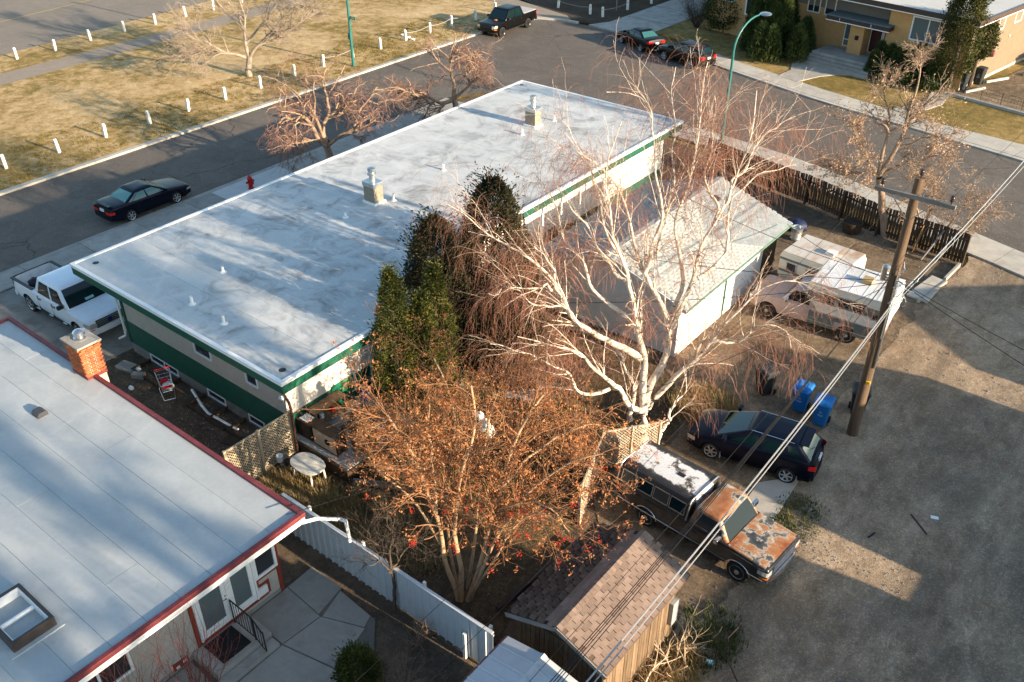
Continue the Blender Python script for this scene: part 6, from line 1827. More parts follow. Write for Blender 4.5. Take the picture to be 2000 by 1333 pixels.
# raised bed boards
for (p0, p1, l) in (((-18.35, 15.3), (-17.2, 16.6), "weathered board of the raised bed beyond the terrace edge"), ((-18.3, 14.5), (-17.1, 15.2), "weathered board of the raised bed in front of the terrace")):
    b = B(); b.beam((*p0, .14), (*p1, .14), .06, .26); tag(b.build("bed_board", M_GREYWOOD, bevel=.008), l, "board")
# pavers in the yard
for i, (x, y, w, h, r, l) in enumerate(((-18.0, 19.6, 1.3, .45, .9, "pale concrete slab lying diagonally in the middle of the yard"), (-17.0, 21.8, 1.1, .5, .5, "pale paving slab at the back of the yard by the dark bushes"), (-16.3, 22.9, .9, .6, .3, "pale paving slab nearest the garage in the yard"))):
    b = B(); b.box(-w / 2, w / 2, -h / 2, h / 2, .0, .07); b.xf(r, (x, y, 0)); tag(b.build("stepping_stone", M_CONC2, bevel=.01), l, "slab")
# white ornament hung in the berry tree
b = B()
b.ball((-14.2, 16.5, 3.35), .20, .18, .24, 14, 10, .18, 11); b.ball((-14.3, 16.4, 3.72), .15, .14, .16, 12, 8, .2, 12); b.ball((-14.1, 16.65, 3.05), .14, .13, .22, 12, 8, .2, 13); b.ball((-14.02, 16.42, 3.5), .11, .11, .14, 12, 8, .2, 14)
tag(b.build("garden_ornament", pm("flaking white plaster", (0.72, 0.69, 0.64), .12, 7, .8, .4, 20, dirt=(.3, .26, .2), dirt_amt=.5), smooth=60), "flaking white ornament perched among the orange berry branches", "ornament")
b = B(); b.ball((-17.6, 19.2, 1.6), .16, .16, .34, 12, 8, .2, 15); tag(b.build("hanging_basket", pm("grey moss basket", (0.16, 0.14, 0.12), .3, 7, .9, .5, 20), smooth=60), "grey hanging basket in front of the dark evergreen", "basket")

# side yard: shopping cart, fallen downspout, rubble
cx_, cy_ = -27.4, 13.55
ct = thing("shopping_cart", "shopping cart with red handle and trim lying in the side yard", "cart", (cx_, cy_, 0), radians(-25))
b = B()
z0, z1 = .45, .88
c0 = [(-.38, -.2, z0), (.38, -.17, z0), (.38, .17, z0), (-.38, .2, z0)]; c1 = [(-.46, -.27, z1), (.46, -.21, z1 - .1), (.46, .21, z1 - .1), (-.46, .27, z1)]
for q in (c0, c1):
    for i in range(4): b.tube([q[i], q[(i + 1) % 4]], .011, 5)
for i in range(4):
    a0, a1, d0, d1 = [np.array(p) for p in (c0[i], c0[(i + 1) % 4], c1[i], c1[(i + 1) % 4])]
    for t in np.linspace(0, 1, 9 if i % 2 == 0 else 6): b.tube([a0 + (a1 - a0) * t, d0 + (d1 - d0) * t], .006, 4)
    for t in (.33, .66): b.tube([a0 + (d0 - a0) * t, a1 + (d1 - a1) * t], .006, 4)
for t in np.linspace(-.36, .36, 9): b.tube([(t, -.19, z0), (t, .19, z0)], .006, 4)
b.build("basket", M_ALU, ct, local=True)
b = B()
for s in (-1, 1):
    b.tube([(-.46, s * .25, z1), (-.42, s * .24, .3), (-.40, s * .26, .12), (.45, s * .20, .12)], .013, 5); b.tube([(-.1, s * .19, z0), (-.40, s * .25, .2)], .011, 5)
b.tube([(.45, -.20, .12), (.45, .20, .12)], .012, 5); b.build("frame", M_ALU, ct, local=True)
M_CARTRED = pm("red plastic", (0.50, 0.012, 0.02), .1, 5, .45)
b = B(); b.tube([(-.50, -.29, z1 + .05), (-.50, .29, z1 + .05)], .02, 7); b.build("handle", M_CARTRED, ct, local=True)
b = B(); b.box(-.30, .02, -.16, .12, z1 - .3, z1 - .27); b.build("child_seat", M_CARTRED, ct, local=True)
b = B(); b.box(.462, .47, -.18, .18, z1 - .22, z1 - .12); b.build("front_panel", M_CARTRED, ct, local=True)
for x, y in ((-.40, -.26), (-.40, .26), (.45, -.2), (.45, .2)):
    b = B(); b.lathe((x, y, .06), [(.06, -.015), (.06, .015)], 12, 'y'); b.build("wheel", M_BLACKP, ct, local=True)
b = B(); b.ball((-27.15, 13.5, .58), .22, .17, .14, 12, 7, .25, 21); tag(b.build("grocery_bag", pm("crumpled white plastic", (.62, .62, .62), .12, 9, .5, .4, 14), smooth=40), "crumpled white bag lying in the shopping cart", "bag")
b = B(); b.tube([(-26.9, 14.25, .10), (-25.7, 13.85, .14), (-25.2, 13.75, .10), (-23.6, 13.85, .08)], .055, 4); tag(b.build("fallen_downspout", M_VINYL), "white downspout fallen along the foundation in the side yard", "pipe")
rub = [(-30.2, 13.6, .9, .5, .12, .2, M_CONC, "flat concrete slab lying by the corner of the end wall"), (-29.3, 13.5, .5, .25, .22, .5, M_CONC, "broken concrete block beside the basement window"), (-28.7, 14.0, 1.4, .18, .12, -.1, M_WOOD_DK, "dark plank lying under the basement window"), (-24.6, 13.6, 1.2, .15, .10, -.05, M_WOOD_DK, "dark plank lying at the end of the white downspout"), (-23.2, 13.4, .9, .5, .06, .3, M_WOOD_DK, "dark board beside the lattice screen in the side yard")]
for x, y, w, d, h, r, m, l in rub:
    b = B(); b.box(-w / 2, w / 2, -d / 2, d / 2, 0, h); b.xf(r, (x, y, 0)); tag(b.build("rubble_piece", m, bevel=.02), l, "slab" if m is M_CONC else "board")
for x, y, l, s_ in ((-29.75, 13.75, "white scrap beside the concrete block in the side yard", 1), (-28.9, 12.9, "white scrap in the middle of the side yard gravel", 2)):
    b = B(); b.ball((x, y, .06), .16, .09, .07, 8, 5, .35, s_); tag(b.build("plastic_scrap", M_VINYL), l, "litter")
# window wells of the end wall
for a0, a1, l in ((-29.9, -27.8, "left window"), (-26.3, -24.9, "middle window"), (-23.9, -22.6, "right window")):
    b = B(); b.box(a0, a1, 13.55, 13.63, 0, .16); b.box(a0, a0 + .08, 13.631, 14.4, 0, .16); b.box(a1 - .08, a1, 13.631, 14.4, 0, .16); tag(b.build("window_well", M_WOOD_DK, bevel=.01), "dark timber surround in front of the basement %s" % l, "window well")

# ------------------------------------------------------------------ around the parking
b = B(); b.prism([(-8.05, 38.3), (-7.08, 38.2), (-7.05, 40.6), (-7.7, 40.75)], 0, .10); tag(b.build("concrete_slab", M_CONC2, bevel=.015), "pale concrete slab lying by the low kerb beyond the trailer", "slab")
b = B(); b.beam((-7.02, 42.6, .08), (-7.12, 40.72, .08), .13, .2); b.beam((-7.0, 40.6, .06), (-7.45, 38.0, .06), .10, .14); tag(b.build("low_kerb", M_CONC, bevel=.012), "low concrete kerb running from the fence end past the concrete slab", "kerb")
b = B(); b.prism([(-7.75, 23.0), (-6.75, 24.2), (-6.55, 21.3), (-7.62, 20.4)], -.01, .035); tag(b.build("parking_pad", M_CONC2, bevel=.01), kind='structure')
tc = thing("trash_can", "ribbed grey metal trash can beside the garage corner", "bin", (-14.2, 40.4, 0))
b = B(); b.lathe((-14.2, 40.4, 0), [(.24, 0), (.27, .1), (.26, .12), (.28, .35), (.27, .37), (.29, .62), (.30, .65), (.27, .65), (.26, .5)], 20); b.build("can", M_GALV, tc, smooth=35)
b = B(); b.ball((-14.6, 41.3, .28), .55, .4, .34, 14, 8, .15, 31); tag(b.build("tarp_heap", pm("dark blue tarp", (0.012, 0.02, 0.06), .3, 5, .6, .5, 8), smooth=40), "heap under a dark blue tarp by the slatted fence", "heap")
b = B(); b.lathe((-12.35, 42.9, 0), [(.42, 0), (.5, .55), (.46, .58), (.42, .5)], 18); tag(b.build("planter_barrel", M_WOOD_DK, smooth=35), "dark wooden half barrel in the shade of the slatted fence", "barrel")
# leaning boards
b = B(); b.beam((-9.2, 42.75, .02), (-9.05, 43.0, 1.35), .55, .03, (1, 0, 0)); tag(b.build("plywood_board", pm("orange plywood", (0.36, 0.20, 0.07), .2, 5, .8)), "tan plywood board leaning on the slatted fence", "board")
for i, (a, c, l) in enumerate((((-8.6, 42.0, .05), (-8.1, 43.05, 1.5), "left"), ((-8.0, 42.1, .05), (-7.6, 43.0, 1.4), "right"))):
    b = B(); b.tube([a, c], .05, 6); tag(b.build("leaning_branch", M_GREYWOOD), "grey branch leaning on the end of the slatted fence, %s one" % l, "branch")
# two low parking stops by the far house
for (p0, p1, l) in (((-13.6, 71.1), (-12.6, 73.0), "far"), ((-14.1, 67.9), (-13.3, 69.7), "near"), ((-11.9, 74.4), (-11.4, 75.6), "farthest")):
    b = B(); b.beam((*p0, .2), (*p1, .2), .16, .15); tag(b.build("parking_stop", M_CONC2, bevel=.02), "pale parking stop log in the far car park, %s one" % l, "parking stop")
b = B(); b.prism([(-15.2, 67.15), (-9.5, 66.0), (4, 63.2), (4, 62.95), (-9.6, 65.75), (-15.3, 66.9)], .0, .26); tag(b.build("garden_kerb", M_CONC2, bevel=.02), "long low concrete kerb between the lawn and the far car park", "kerb")
wf2 = thing("wire_fence", "low wire mesh fence along the front of the far car park", "fence", (-12, 66.6, 0))
pf = [np.array((-14.2, 67.2)), np.array((-2.0, 64.6))]
for t in np.linspace(0, 1, 10):
    p = pf[0] + (pf[1] - pf[0]) * t; b = B(); b.tube([(*p, 0), (*p, 1.0)], .02, 5); b.build("post", M_IRON, wf2)
b = B()
for z in np.linspace(.3, .98, 4): b.tube([(*pf[0], z), (*pf[1], z)], .008, 4)
for t in np.linspace(0, 1, 60):
    p = pf[0] + (pf[1] - pf[0]) * t; b.tube([(*p, .3), (*p, .98)], .006, 3)
b.build("mesh", M_IRON, wf2, kind='stuff')
# litter on the lane
for x, y, w, d, r, m, l in ((-2.6, 25.0, .24, .14, .4, M_VINYL, "scrap of white paper on the shaded lane"), (-3.9, 23.0, .34, .05, 1.3, M_IRON, "short dark stick on the sunlit strip of the lane"), (-2.9, 24.4, .9, .04, -.7, M_WOOD_DK, "long thin twig on the shaded lane"), (-8.9, 29.6, .20, .12, .3, M_WOOD, "flattened brown carton on the parking dirt")):
    b = B(); b.box(-w / 2, w / 2, -d / 2, d / 2, .0, .025); b.xf(r, (x, y, 0)); tag(b.build("litter", m), l, "litter")
b = B(); b.box(-.1, .1, -.07, .07, 0, .09); b.xf(.3, (-5.6, 15.6, 0)); o = b.build("blue_carton", pm("pale blue carton", (0.25, 0.62, 0.70), .05, 5, .6), bevel=.006); tag(o, "pale blue carton in the weeds by the shed", "carton")
q = B(); q.box(-.07, .07, -.04, .04, .091, .094); q.xf(.3, (-5.6, 15.6, 0)); q.build("carton_label", M_VINYL, o)
for i, (x, y) in enumerate(((-53.6, 53.9), (-54.4, 54.1), (-52.9, 53.7))):
    b = B(); b.ball((x, y, .16), .22, .15, .07, 9, 5, .3, 40 + i); tag(b.build("litter", M_VINYL), "crumpled white litter on the park grass, %s one" % ("middle", "left", "right")[i], "litter")
# small stones and gravel of the lane, real pebbles
rg = np.random.default_rng(5)
n = 8000
px_ = np.concatenate([rg.uniform(-6.8, 1.6, n), rg.uniform(-13.5, -6.6, 1600), rg.uniform(-30, -21.5, 900)]); py_ = np.concatenate([14 + 34 * rg.random(n) ** 1.3, rg.uniform(16, 43, 1600), rg.uniform(10.8, 14.2, 900)])
N = len(px_)
s_ = rg.uniform(.012, .034, N) * (1 + 1.1 * (rg.random(N) > .95))
base_v = np.array([(1, 0, 0), (-.5, .87, 0), (-.5, -.87, 0), (.1, .1, .8), (-.1, 0, -.3)])
ang = rg.random(N) * 6.28
ca, sa = np.cos(ang), np.sin(ang)
V = np.zeros((N, 5, 3))
asp = rg.uniform(.6, 1.2, N)
for i, v in enumerate(base_v):
    x, y = v[0] * s_, v[1] * s_ * asp
    V[:, i, 0] = px_ + x * ca - y * sa; V[:, i, 1] = py_ + x * sa + y * ca; V[:, i, 2] = .002 + v[2] * s_
F = np.array([(0, 1, 3), (1, 2, 3), (2, 0, 3)])[None] + (np.arange(N) * 5)[:, None, None]
arr_mesh("loose_gravel", V, F.reshape(-1, 3), pm("loose gravel stone", (0.30, 0.275, 0.245), .3, 14, .9), kind='stuff')

# main limbs of the larger trees: (radius at start, radius at end, centre line in metres)
BIRCH = [
 (0.27, 0.2, [(-12.03,22.58,-0.09),(-12.04,22.56,0.61),(-12.06,22.55,1.29),(-12.03,22.57,1.74)]),
 (0.17, 0.03, [(-12.06,22.55,1.29),(-12.16,22.41,2.42),(-12.14,22.36,3.41),(-12.27,22.19,4.43),(-12.41,22.02,5.74),(-12.58,21.81,6.56),(-12.87,21.52,7.54),(-13.05,21.31,8.34),(-13.2,21.13,9.46),(-13.17,21.09,10.76),(-12.99,21.17,11.85)]),
 (0.19, 0.03, [(-12.02,22.58,1.52),(-12.02,22.67,2.33),(-11.82,22.92,3.26),(-11.67,23.14,4.11),(-11.77,23.15,4.77),(-12.18,22.92,5.61),(-12.6,22.68,6.49),(-12.91,22.53,7.28),(-13.07,22.49,7.99),(-13.34,22.37,9.14),(-13.81,22.09,9.94),(-14.36,21.74,10.57)]),
 (0.12, 0.03, [(-11.81,23.13,3.78),(-11.47,23.44,4.74),(-11.34,23.58,5.56),(-11.23,23.71,6.33),(-11.17,23.79,7.51),(-11.03,23.94,8.18),(-10.82,24.15,8.88),(-10.75,24.24,9.39),(-10.68,24.33,10.19),(-10.44,24.57,11.29),(-10.27,24.74,12.2)]),
 (0.1, 0.03, [(-11.85,23.35,4.64),(-11.72,23.62,5.69),(-11.99,23.57,6.95),(-12.24,23.52,7.98),(-12.09,23.81,9.0),(-12.05,23.99,9.94),(-12.08,24.13,11.04),(-12.17,24.21,12.24),(-12.37,24.22,12.96)]),
 (0.09, 0.025, [(-12.53,22.56,6.57),(-12.51,22.88,7.43),(-12.52,23.19,8.24),(-12.76,23.31,9.31),(-12.96,23.46,9.88),(-13.34,23.46,10.94),(-13.86,23.36,11.81),(-14.44,23.21,12.19)]),
 (0.08, 0.02, [(-11.23,23.72,6.32),(-10.91,24.12,6.71),(-10.72,24.42,7.22),(-10.81,24.49,8.03),(-10.83,24.62,8.7),(-10.48,25.05,9.5),(-10.07,25.52,9.79),(-9.52,26.1,9.91)]),
 (0.13, 0.025, [(-11.95,22.64,1.38),(-11.6,22.72,2.3),(-10.99,23.02,3.26),(-10.5,23.22,4.21),(-9.96,23.45,5.4),(-9.48,23.64,6.08),(-8.94,23.88,6.74),(-8.38,24.13,7.13),(-7.71,24.47,6.74)]),
 (0.06, 0.02, [(-10.21,23.0,4.59),(-9.7,23.26,4.57),(-9.27,23.44,4.69),(-8.93,23.57,5.44),(-8.52,23.75,5.59),(-8.13,23.9,5.4),(-7.91,23.93,5.14)]),
 (0.15, 0.02, [(-12.0,22.6,1.29),(-12.21,22.14,1.47),(-12.46,21.64,2.35),(-12.7,21.16,2.95),(-13.13,20.53,3.9),(-13.61,19.86,4.62),(-14.14,19.14,4.97),(-14.66,18.43,5.39)]),
 (0.08, 0.015, [(-12.74,21.24,2.63),(-13.24,20.48,2.52),(-13.51,19.92,3.47),(-14.0,19.16,4.47),(-14.46,18.44,4.86),(-14.93,17.71,5.4)]),
 (0.15, 0.02, [(-12.27,22.38,3.47),(-12.62,22.02,3.84),(-13.28,21.43,4.35),(-13.82,20.92,4.95),(-14.26,20.49,6.01),(-14.72,20.05,6.96),(-15.13,19.65,7.43),(-15.69,19.13,8.03),(-16.12,18.71,8.47),(-16.45,18.37,9.03),(-16.64,18.14,9.39)]),
 (0.06, 0.015, [(-14.28,20.27,6.43),(-14.41,19.91,6.6),(-14.67,19.45,6.68),(-15.04,18.9,6.73),(-15.43,18.34,6.59)]),
 (0.1, 0.02, [(-12.36,22.31,4.7),(-12.82,22.13,5.16),(-13.36,21.9,5.3),(-13.88,21.68,5.7),(-14.23,21.59,6.58),(-14.55,21.52,7.28),(-15.07,21.3,8.15),(-15.57,21.1,9.3),(-16.04,20.92,9.74)]),
 (0.07, 0.02, [(-12.81,22.21,6.3),(-13.3,22.15,6.36),(-14.0,21.92,7.34),(-14.63,21.76,8.29),(-15.3,21.55,9.04),(-15.59,21.65,9.61)]),
 (0.06, 0.015, [(-14.11,20.28,6.17),(-14.09,19.99,6.95),(-14.28,19.55,7.88),(-14.44,19.12,8.52)]),
 (0.06, 0.015, [(-13.71,20.98,4.83),(-14.01,20.49,5.73),(-14.27,20.02,5.85),(-14.66,19.46,6.16),(-15.16,18.81,6.84)]),
 (0.07, 0.015, [(-11.06,23.99,8.15),(-11.22,24.49,8.8),(-11.83,24.65,9.44),(-11.93,25.2,10.59),(-12.31,25.54,11.39)]),
 (0.06, 0.015, [(-12.35,22.95,7.09),(-12.38,23.52,8.65),(-12.5,24.01,9.65),(-13.01,24.2,10.8),(-13.25,24.59,11.77),(-13.46,25.01,12.25)]),
 (0.05, 0.015, [(-10.7,23.88,9.01),(-10.7,24.74,9.72),(-10.61,25.66,10.6),(-10.32,26.74,10.93)]),
 (0.05, 0.012, [(-13.13,21.95,7.27),(-13.74,21.88,8.16),(-14.08,22.02,9.05),(-14.67,21.95,10.26),(-15.24,21.91,10.95),(-15.93,21.77,11.32)]),
 (0.16, 0.05, [(-12.68,23.21,-0.6),(-12.87,23.18,0.51),(-13.03,23.18,1.7),(-13.45,22.98,2.63),(-14.1,22.59,3.32),(-14.59,22.33,3.79)]),
 (0.12, 0.05, [(-11.2,22.09,0.66),(-10.95,22.24,1.7),(-10.7,22.39,2.7),(-10.64,22.4,3.25)]),
]
ROWAN = [
 (0.09, 0.03, [(-12.33,13.03,-0.13),(-12.61,12.9,0.93),(-12.78,12.86,2.15),(-12.89,12.87,3.18),(-13.03,12.85,3.7),(-13.13,12.87,4.02),(-13.36,12.78,4.93),(-13.74,12.57,5.75),(-14.01,12.46,6.53)]),
 (0.06, 0.02, [(-12.88,12.85,3.2),(-12.98,13.02,3.47),(-13.12,13.16,4.15),(-13.31,13.27,4.74),(-13.5,13.38,5.7),(-13.49,13.63,6.57)]),
 (0.09, 0.03, [(-12.29,13.06,-0.09),(-12.28,13.13,1.61),(-12.39,13.11,2.2),(-12.4,13.16,3.12),(-12.34,13.28,3.87),(-12.34,13.34,4.72),(-12.26,13.46,5.29),(-12.06,13.69,6.4),(-12.12,13.7,7.33)]),
 (0.09, 0.03, [(-12.15,13.17,-0.13),(-11.98,13.34,0.54),(-11.82,13.5,1.83),(-11.63,13.68,2.98),(-11.44,13.86,4.27),(-11.31,14.0,5.13),(-11.12,14.18,6.06),(-10.83,14.44,6.86),(-10.65,14.62,7.33)]),
 (0.07, 0.02, [(-12.11,13.2,-0.07),(-11.87,13.28,0.88),(-11.4,13.55,2.49),(-10.92,13.82,3.71),(-10.62,13.95,4.56),(-10.21,14.16,5.08),(-9.6,14.54,5.78),(-8.96,14.94,6.02)]),
 (0.05, 0.015, [(-12.05,13.25,0.0),(-11.56,13.33,1.43),(-11.01,13.46,2.81),(-10.46,13.6,3.98),(-9.91,13.72,4.4),(-9.52,13.73,4.33)]),
 (0.06, 0.02, [(-12.47,13.43,-0.47),(-12.41,13.82,1.24),(-12.51,14.08,2.12),(-12.53,14.4,3.73),(-12.61,14.68,4.49),(-12.64,15.0,5.64),(-12.53,15.42,6.48)]),
 (0.06, 0.02, [(-12.54,13.37,-0.47),(-12.95,13.43,1.2),(-13.23,13.59,2.54),(-13.26,13.95,4.19),(-13.32,14.28,5.39),(-13.7,14.36,6.55),(-14.1,14.43,7.01)]),
 (0.05, 0.015, [(-12.82,12.9,2.1),(-13.32,12.69,3.17),(-13.72,12.56,3.79),(-14.24,12.34,4.21),(-14.64,12.21,4.63)]),
 (0.05, 0.015, [(-11.65,13.7,2.95),(-11.09,13.73,3.92),(-10.26,13.97,4.42),(-9.66,14.03,4.37),(-9.25,13.94,3.97)]),
 (0.05, 0.015, [(-11.51,13.94,4.18),(-11.21,14.75,4.76),(-10.84,15.62,5.27),(-10.56,16.41,5.26),(-10.25,17.24,4.89)]),
]
CRABA = [
 (0.24, 0.17, [(-37.43,31.16,0.17),(-37.59,31.04,0.93),(-37.64,30.99,1.54),(-37.64,30.99,2.28)]),
 (0.15, 0.04, [(-37.67,30.97,1.98),(-38.05,30.6,2.68),(-38.26,30.37,3.48),(-38.45,30.15,3.78),(-38.72,29.88,3.51),(-38.97,29.61,3.81),(-39.28,29.3,3.55)]),
 (0.13, 0.04, [(-37.65,30.98,2.19),(-37.8,30.97,2.98),(-37.58,31.25,3.67),(-37.08,31.75,3.92),(-36.54,32.27,4.6),(-36.34,32.54,5.27)]),
 (0.12, 0.03, [(-37.65,30.98,2.19),(-38.07,30.88,3.23),(-38.44,30.81,4.16),(-39.05,30.56,4.81),(-39.6,30.35,5.02),(-40.26,30.06,5.24)]),
 (0.1, 0.03, [(-37.62,31.26,3.51),(-37.78,31.56,4.53),(-38.19,31.66,5.26),(-38.17,32.1,5.84)]),
 (0.12, 0.03, [(-37.61,31.02,1.98),(-36.88,31.4,2.72),(-36.2,31.76,3.12),(-35.54,32.09,3.32),(-34.98,32.34,3.52)]),
 (0.1, 0.03, [(-36.43,31.96,3.01),(-36.18,32.41,3.94),(-35.96,32.84,4.57),(-35.76,33.26,4.92)]),
 (0.08, 0.03, [(-37.66,30.98,2.13),(-38.08,30.22,2.41),(-38.37,29.56,2.39),(-38.51,29.02,2.67)]),
]
CRABB = [
 (0.24, 0.17, [(-37.3,41.59,0.29),(-37.48,41.44,1.13),(-37.52,41.42,1.62),(-37.56,41.38,2.01)]),
 (0.14, 0.04, [(-37.57,41.38,1.78),(-38.19,40.81,1.48),(-38.63,40.38,1.99),(-39.2,39.85,2.17),(-39.64,39.42,2.35),(-40.07,39.0,2.85)]),
 (0.13, 0.03, [(-37.56,41.38,2.01),(-37.51,41.55,2.72),(-37.8,41.45,3.49),(-37.94,41.46,4.24),(-37.76,41.73,5.14),(-37.57,42.01,5.73)]),
 (0.1, 0.03, [(-37.73,41.37,3.52),(-38.39,41.19,3.91),(-38.92,41.11,4.46),(-39.33,41.12,4.85)]),
 (0.12, 0.03, [(-37.46,41.46,1.95),(-36.84,41.74,2.49),(-36.23,42.02,3.18),(-35.82,42.13,3.71)]),
 (0.09, 0.03, [(-36.75,42.03,2.76),(-37.03,42.0,3.34),(-37.25,42.02,3.61)]),
 (0.08, 0.02, [(-37.65,41.32,4.18),(-37.21,42.01,4.41),(-36.89,42.6,4.49),(-36.7,43.09,4.25)]),
 (0.08, 0.03, [(-37.57,41.38,1.78),(-38.09,40.45,1.27),(-38.31,39.76,1.31)]),
]
PARK = [
 (0.24, 0.19, [(-55.8,39.55,-0.11),(-55.71,39.61,0.82),(-55.6,39.7,1.48)]),
 (0.13, 0.03, [(-55.65,39.67,1.33),(-55.98,39.19,1.67),(-56.62,38.46,1.83),(-56.99,37.96,2.31),(-57.2,37.58,2.82),(-57.45,37.17,3.04),(-57.91,36.59,2.74)]),
 (0.15, 0.03, [(-55.6,39.7,1.48),(-55.7,39.75,2.43),(-55.79,39.81,3.29),(-55.71,40.0,4.15),(-55.9,39.97,4.99),(-56.15,39.91,6.33)]),
 (0.14, 0.03, [(-55.57,39.73,1.48),(-55.13,39.95,2.12),(-54.52,40.31,2.51),(-54.06,40.55,2.61),(-53.45,40.9,3.03),(-52.6,41.45,3.66),(-51.62,42.11,4.38)]),
 (0.1, 0.03, [(-55.79,39.81,2.4),(-55.38,40.46,3.23),(-54.93,41.13,3.87),(-54.45,41.83,4.86),(-54.26,42.3,5.84)]),
 (0.09, 0.03, [(-55.71,39.75,3.32),(-56.31,39.55,3.97),(-57.0,39.29,4.43),(-57.63,39.08,5.25),(-58.29,38.84,5.88)]),
 (0.07, 0.02, [(-57.26,37.62,2.8),(-57.35,37.16,2.36),(-57.58,36.6,1.98)]),
 (0.07, 0.02, [(-55.21,40.01,2.1),(-53.66,40.48,3.51),(-51.91,41.1,5.04),(-50.25,41.66,6.19)]),
]
TAN = [
 (0.22, 0.15, [(-10.82,43.46,-0.11),(-11.08,43.24,1.18),(-11.5,42.91,2.67),(-11.63,42.81,3.2)]),
 (0.1, 0.02, [(-11.63,42.81,3.2),(-12.07,42.55,3.82),(-12.51,42.3,4.56),(-12.93,42.06,5.24),(-13.25,41.9,5.88)]),
 (0.12, 0.02, [(-11.63,42.81,3.2),(-11.77,42.89,4.31),(-11.75,43.1,5.26),(-12.05,43.05,6.44),(-12.4,42.96,7.59)]),
 (0.13, 0.02, [(-11.62,42.82,3.34),(-11.23,43.05,4.65),(-11.07,43.1,5.92),(-11.0,43.08,7.14),(-10.94,43.05,8.33),(-11.13,42.82,9.14)]),
 (0.09, 0.02, [(-11.49,42.92,3.34),(-10.87,43.22,3.92),(-10.12,43.63,4.19),(-9.48,43.94,4.55),(-8.97,44.16,4.74)]),
 (0.08, 0.02, [(-11.1,43.23,5.87),(-10.7,43.72,6.43),(-10.35,44.17,7.23),(-10.07,44.56,7.89)]),
 (0.07, 0.02, [(-11.63,42.81,3.2),(-12.14,42.24,3.52),(-12.57,41.72,2.98),(-12.88,41.3,2.85)]),
 (0.06, 0.02, [(-12.08,42.58,3.81),(-12.69,42.39,3.51),(-13.34,42.18,3.35),(-13.85,42.07,3.31)]),
 (0.07, 0.02, [(-11.69,42.89,5.34),(-12.42,42.88,5.92),(-13.02,42.98,6.25)]),
 (0.07, 0.02, [(-11.24,43.12,4.62),(-10.27,43.25,5.32),(-9.44,43.27,5.64)]),
]
SMALL = [
 (0.06, 0.045, [(-13.56,11.62,-0.04),(-13.51,11.66,0.86),(-13.54,11.63,1.7)]),
 (0.035, 0.01, [(-13.54,11.63,1.7),(-13.73,11.61,2.2),(-13.95,11.57,2.49),(-14.22,11.48,2.78)]),
 (0.035, 0.01, [(-13.54,11.63,1.7),(-13.48,11.6,2.57),(-13.34,11.62,3.22),(-13.42,11.48,3.85)]),
 (0.035, 0.01, [(-13.55,11.63,1.59),(-13.41,11.87,2.0),(-13.3,12.08,2.29),(-13.14,12.34,2.38)]),
 (0.03, 0.01, [(-13.55,11.63,1.59),(-13.68,11.27,2.12),(-13.86,10.87,2.14)]),
 (0.03, 0.01, [(-13.52,11.66,1.8),(-13.4,12.01,1.48),(-13.39,12.27,1.05)]),
]
TAN2 = [
 (0.08, 0.02, [(-9.05,43.61,-0.14),(-9.23,43.68,1.03),(-9.1,44.0,2.03),(-8.82,44.43,2.76)]),
 (0.08, 0.02, [(-9.24,43.46,-0.14),(-9.51,43.33,1.62),(-9.92,43.09,2.66),(-10.05,43.08,3.67)]),
 (0.07, 0.02, [(-8.85,43.77,-0.14),(-8.33,44.19,1.11),(-7.92,44.51,1.92),(-7.77,44.63,2.98)]),
 (0.06, 0.02, [(-8.75,43.85,-0.14),(-7.86,44.43,0.89),(-7.06,44.94,1.75),(-6.63,45.16,2.07)]),
 (0.06, 0.02, [(-9.05,43.61,-0.14),(-9.17,43.86,1.53),(-9.27,44.12,3.01),(-9.11,44.59,3.67)]),
]
# ------------------------------------------------------------------ trees and plants
def resample(pts, n):
    pts = np.array(pts, float)
    d = np.r_[0, np.cumsum(np.linalg.norm(np.diff(pts, axis=0), axis=1))]
    t = np.linspace(0, d[-1], n)
    # gentle smoothing through the traced points
    out = np.stack([np.interp(t, d, pts[:, i]) for i in range(3)], 1)
    for _ in range(1):
        out[1:-1] = .25 * out[:-2] + .5 * out[1:-1] + .25 * out[2:]
    return out

def tubes_mesh(P, R, n=3):
    """P (N, S, 3) centre lines, R (N, S) radii -> vertices and quads of thin tubes"""
    N, S, _ = P.shape
    T = np.gradient(P, axis=1); T /= np.linalg.norm(T, axis=2, keepdims=True) + 1e-9
    ref = np.where(np.abs(T[:, :, 2:3]) > .9, np.array([1.0, 0, 0]), np.array([0, 0, 1.0]))
    A = np.cross(T, ref); A /= np.linalg.norm(A, axis=2, keepdims=True) + 1e-9
    Bq = np.cross(T, A)
    ang = np.arange(n) * 2 * pi / n
    V = P[:, :, None, :] + (A[:, :, None, :] * np.cos(ang)[None, None, :, None] + Bq[:, :, None, :] * np.sin(ang)[None, None, :, None]) * R[:, :, None, None]
    idx = np.arange(N * S * n).reshape(N, S, n)
    a = idx[:, :-1, :]; d = idx[:, 1:, :]
    b_ = np.roll(a, -1, axis=2); c = np.roll(d, -1, axis=2)
    F = np.stack([a, b_, c, d], -1).reshape(-1, 4)
    return V.reshape(-1, 3), F

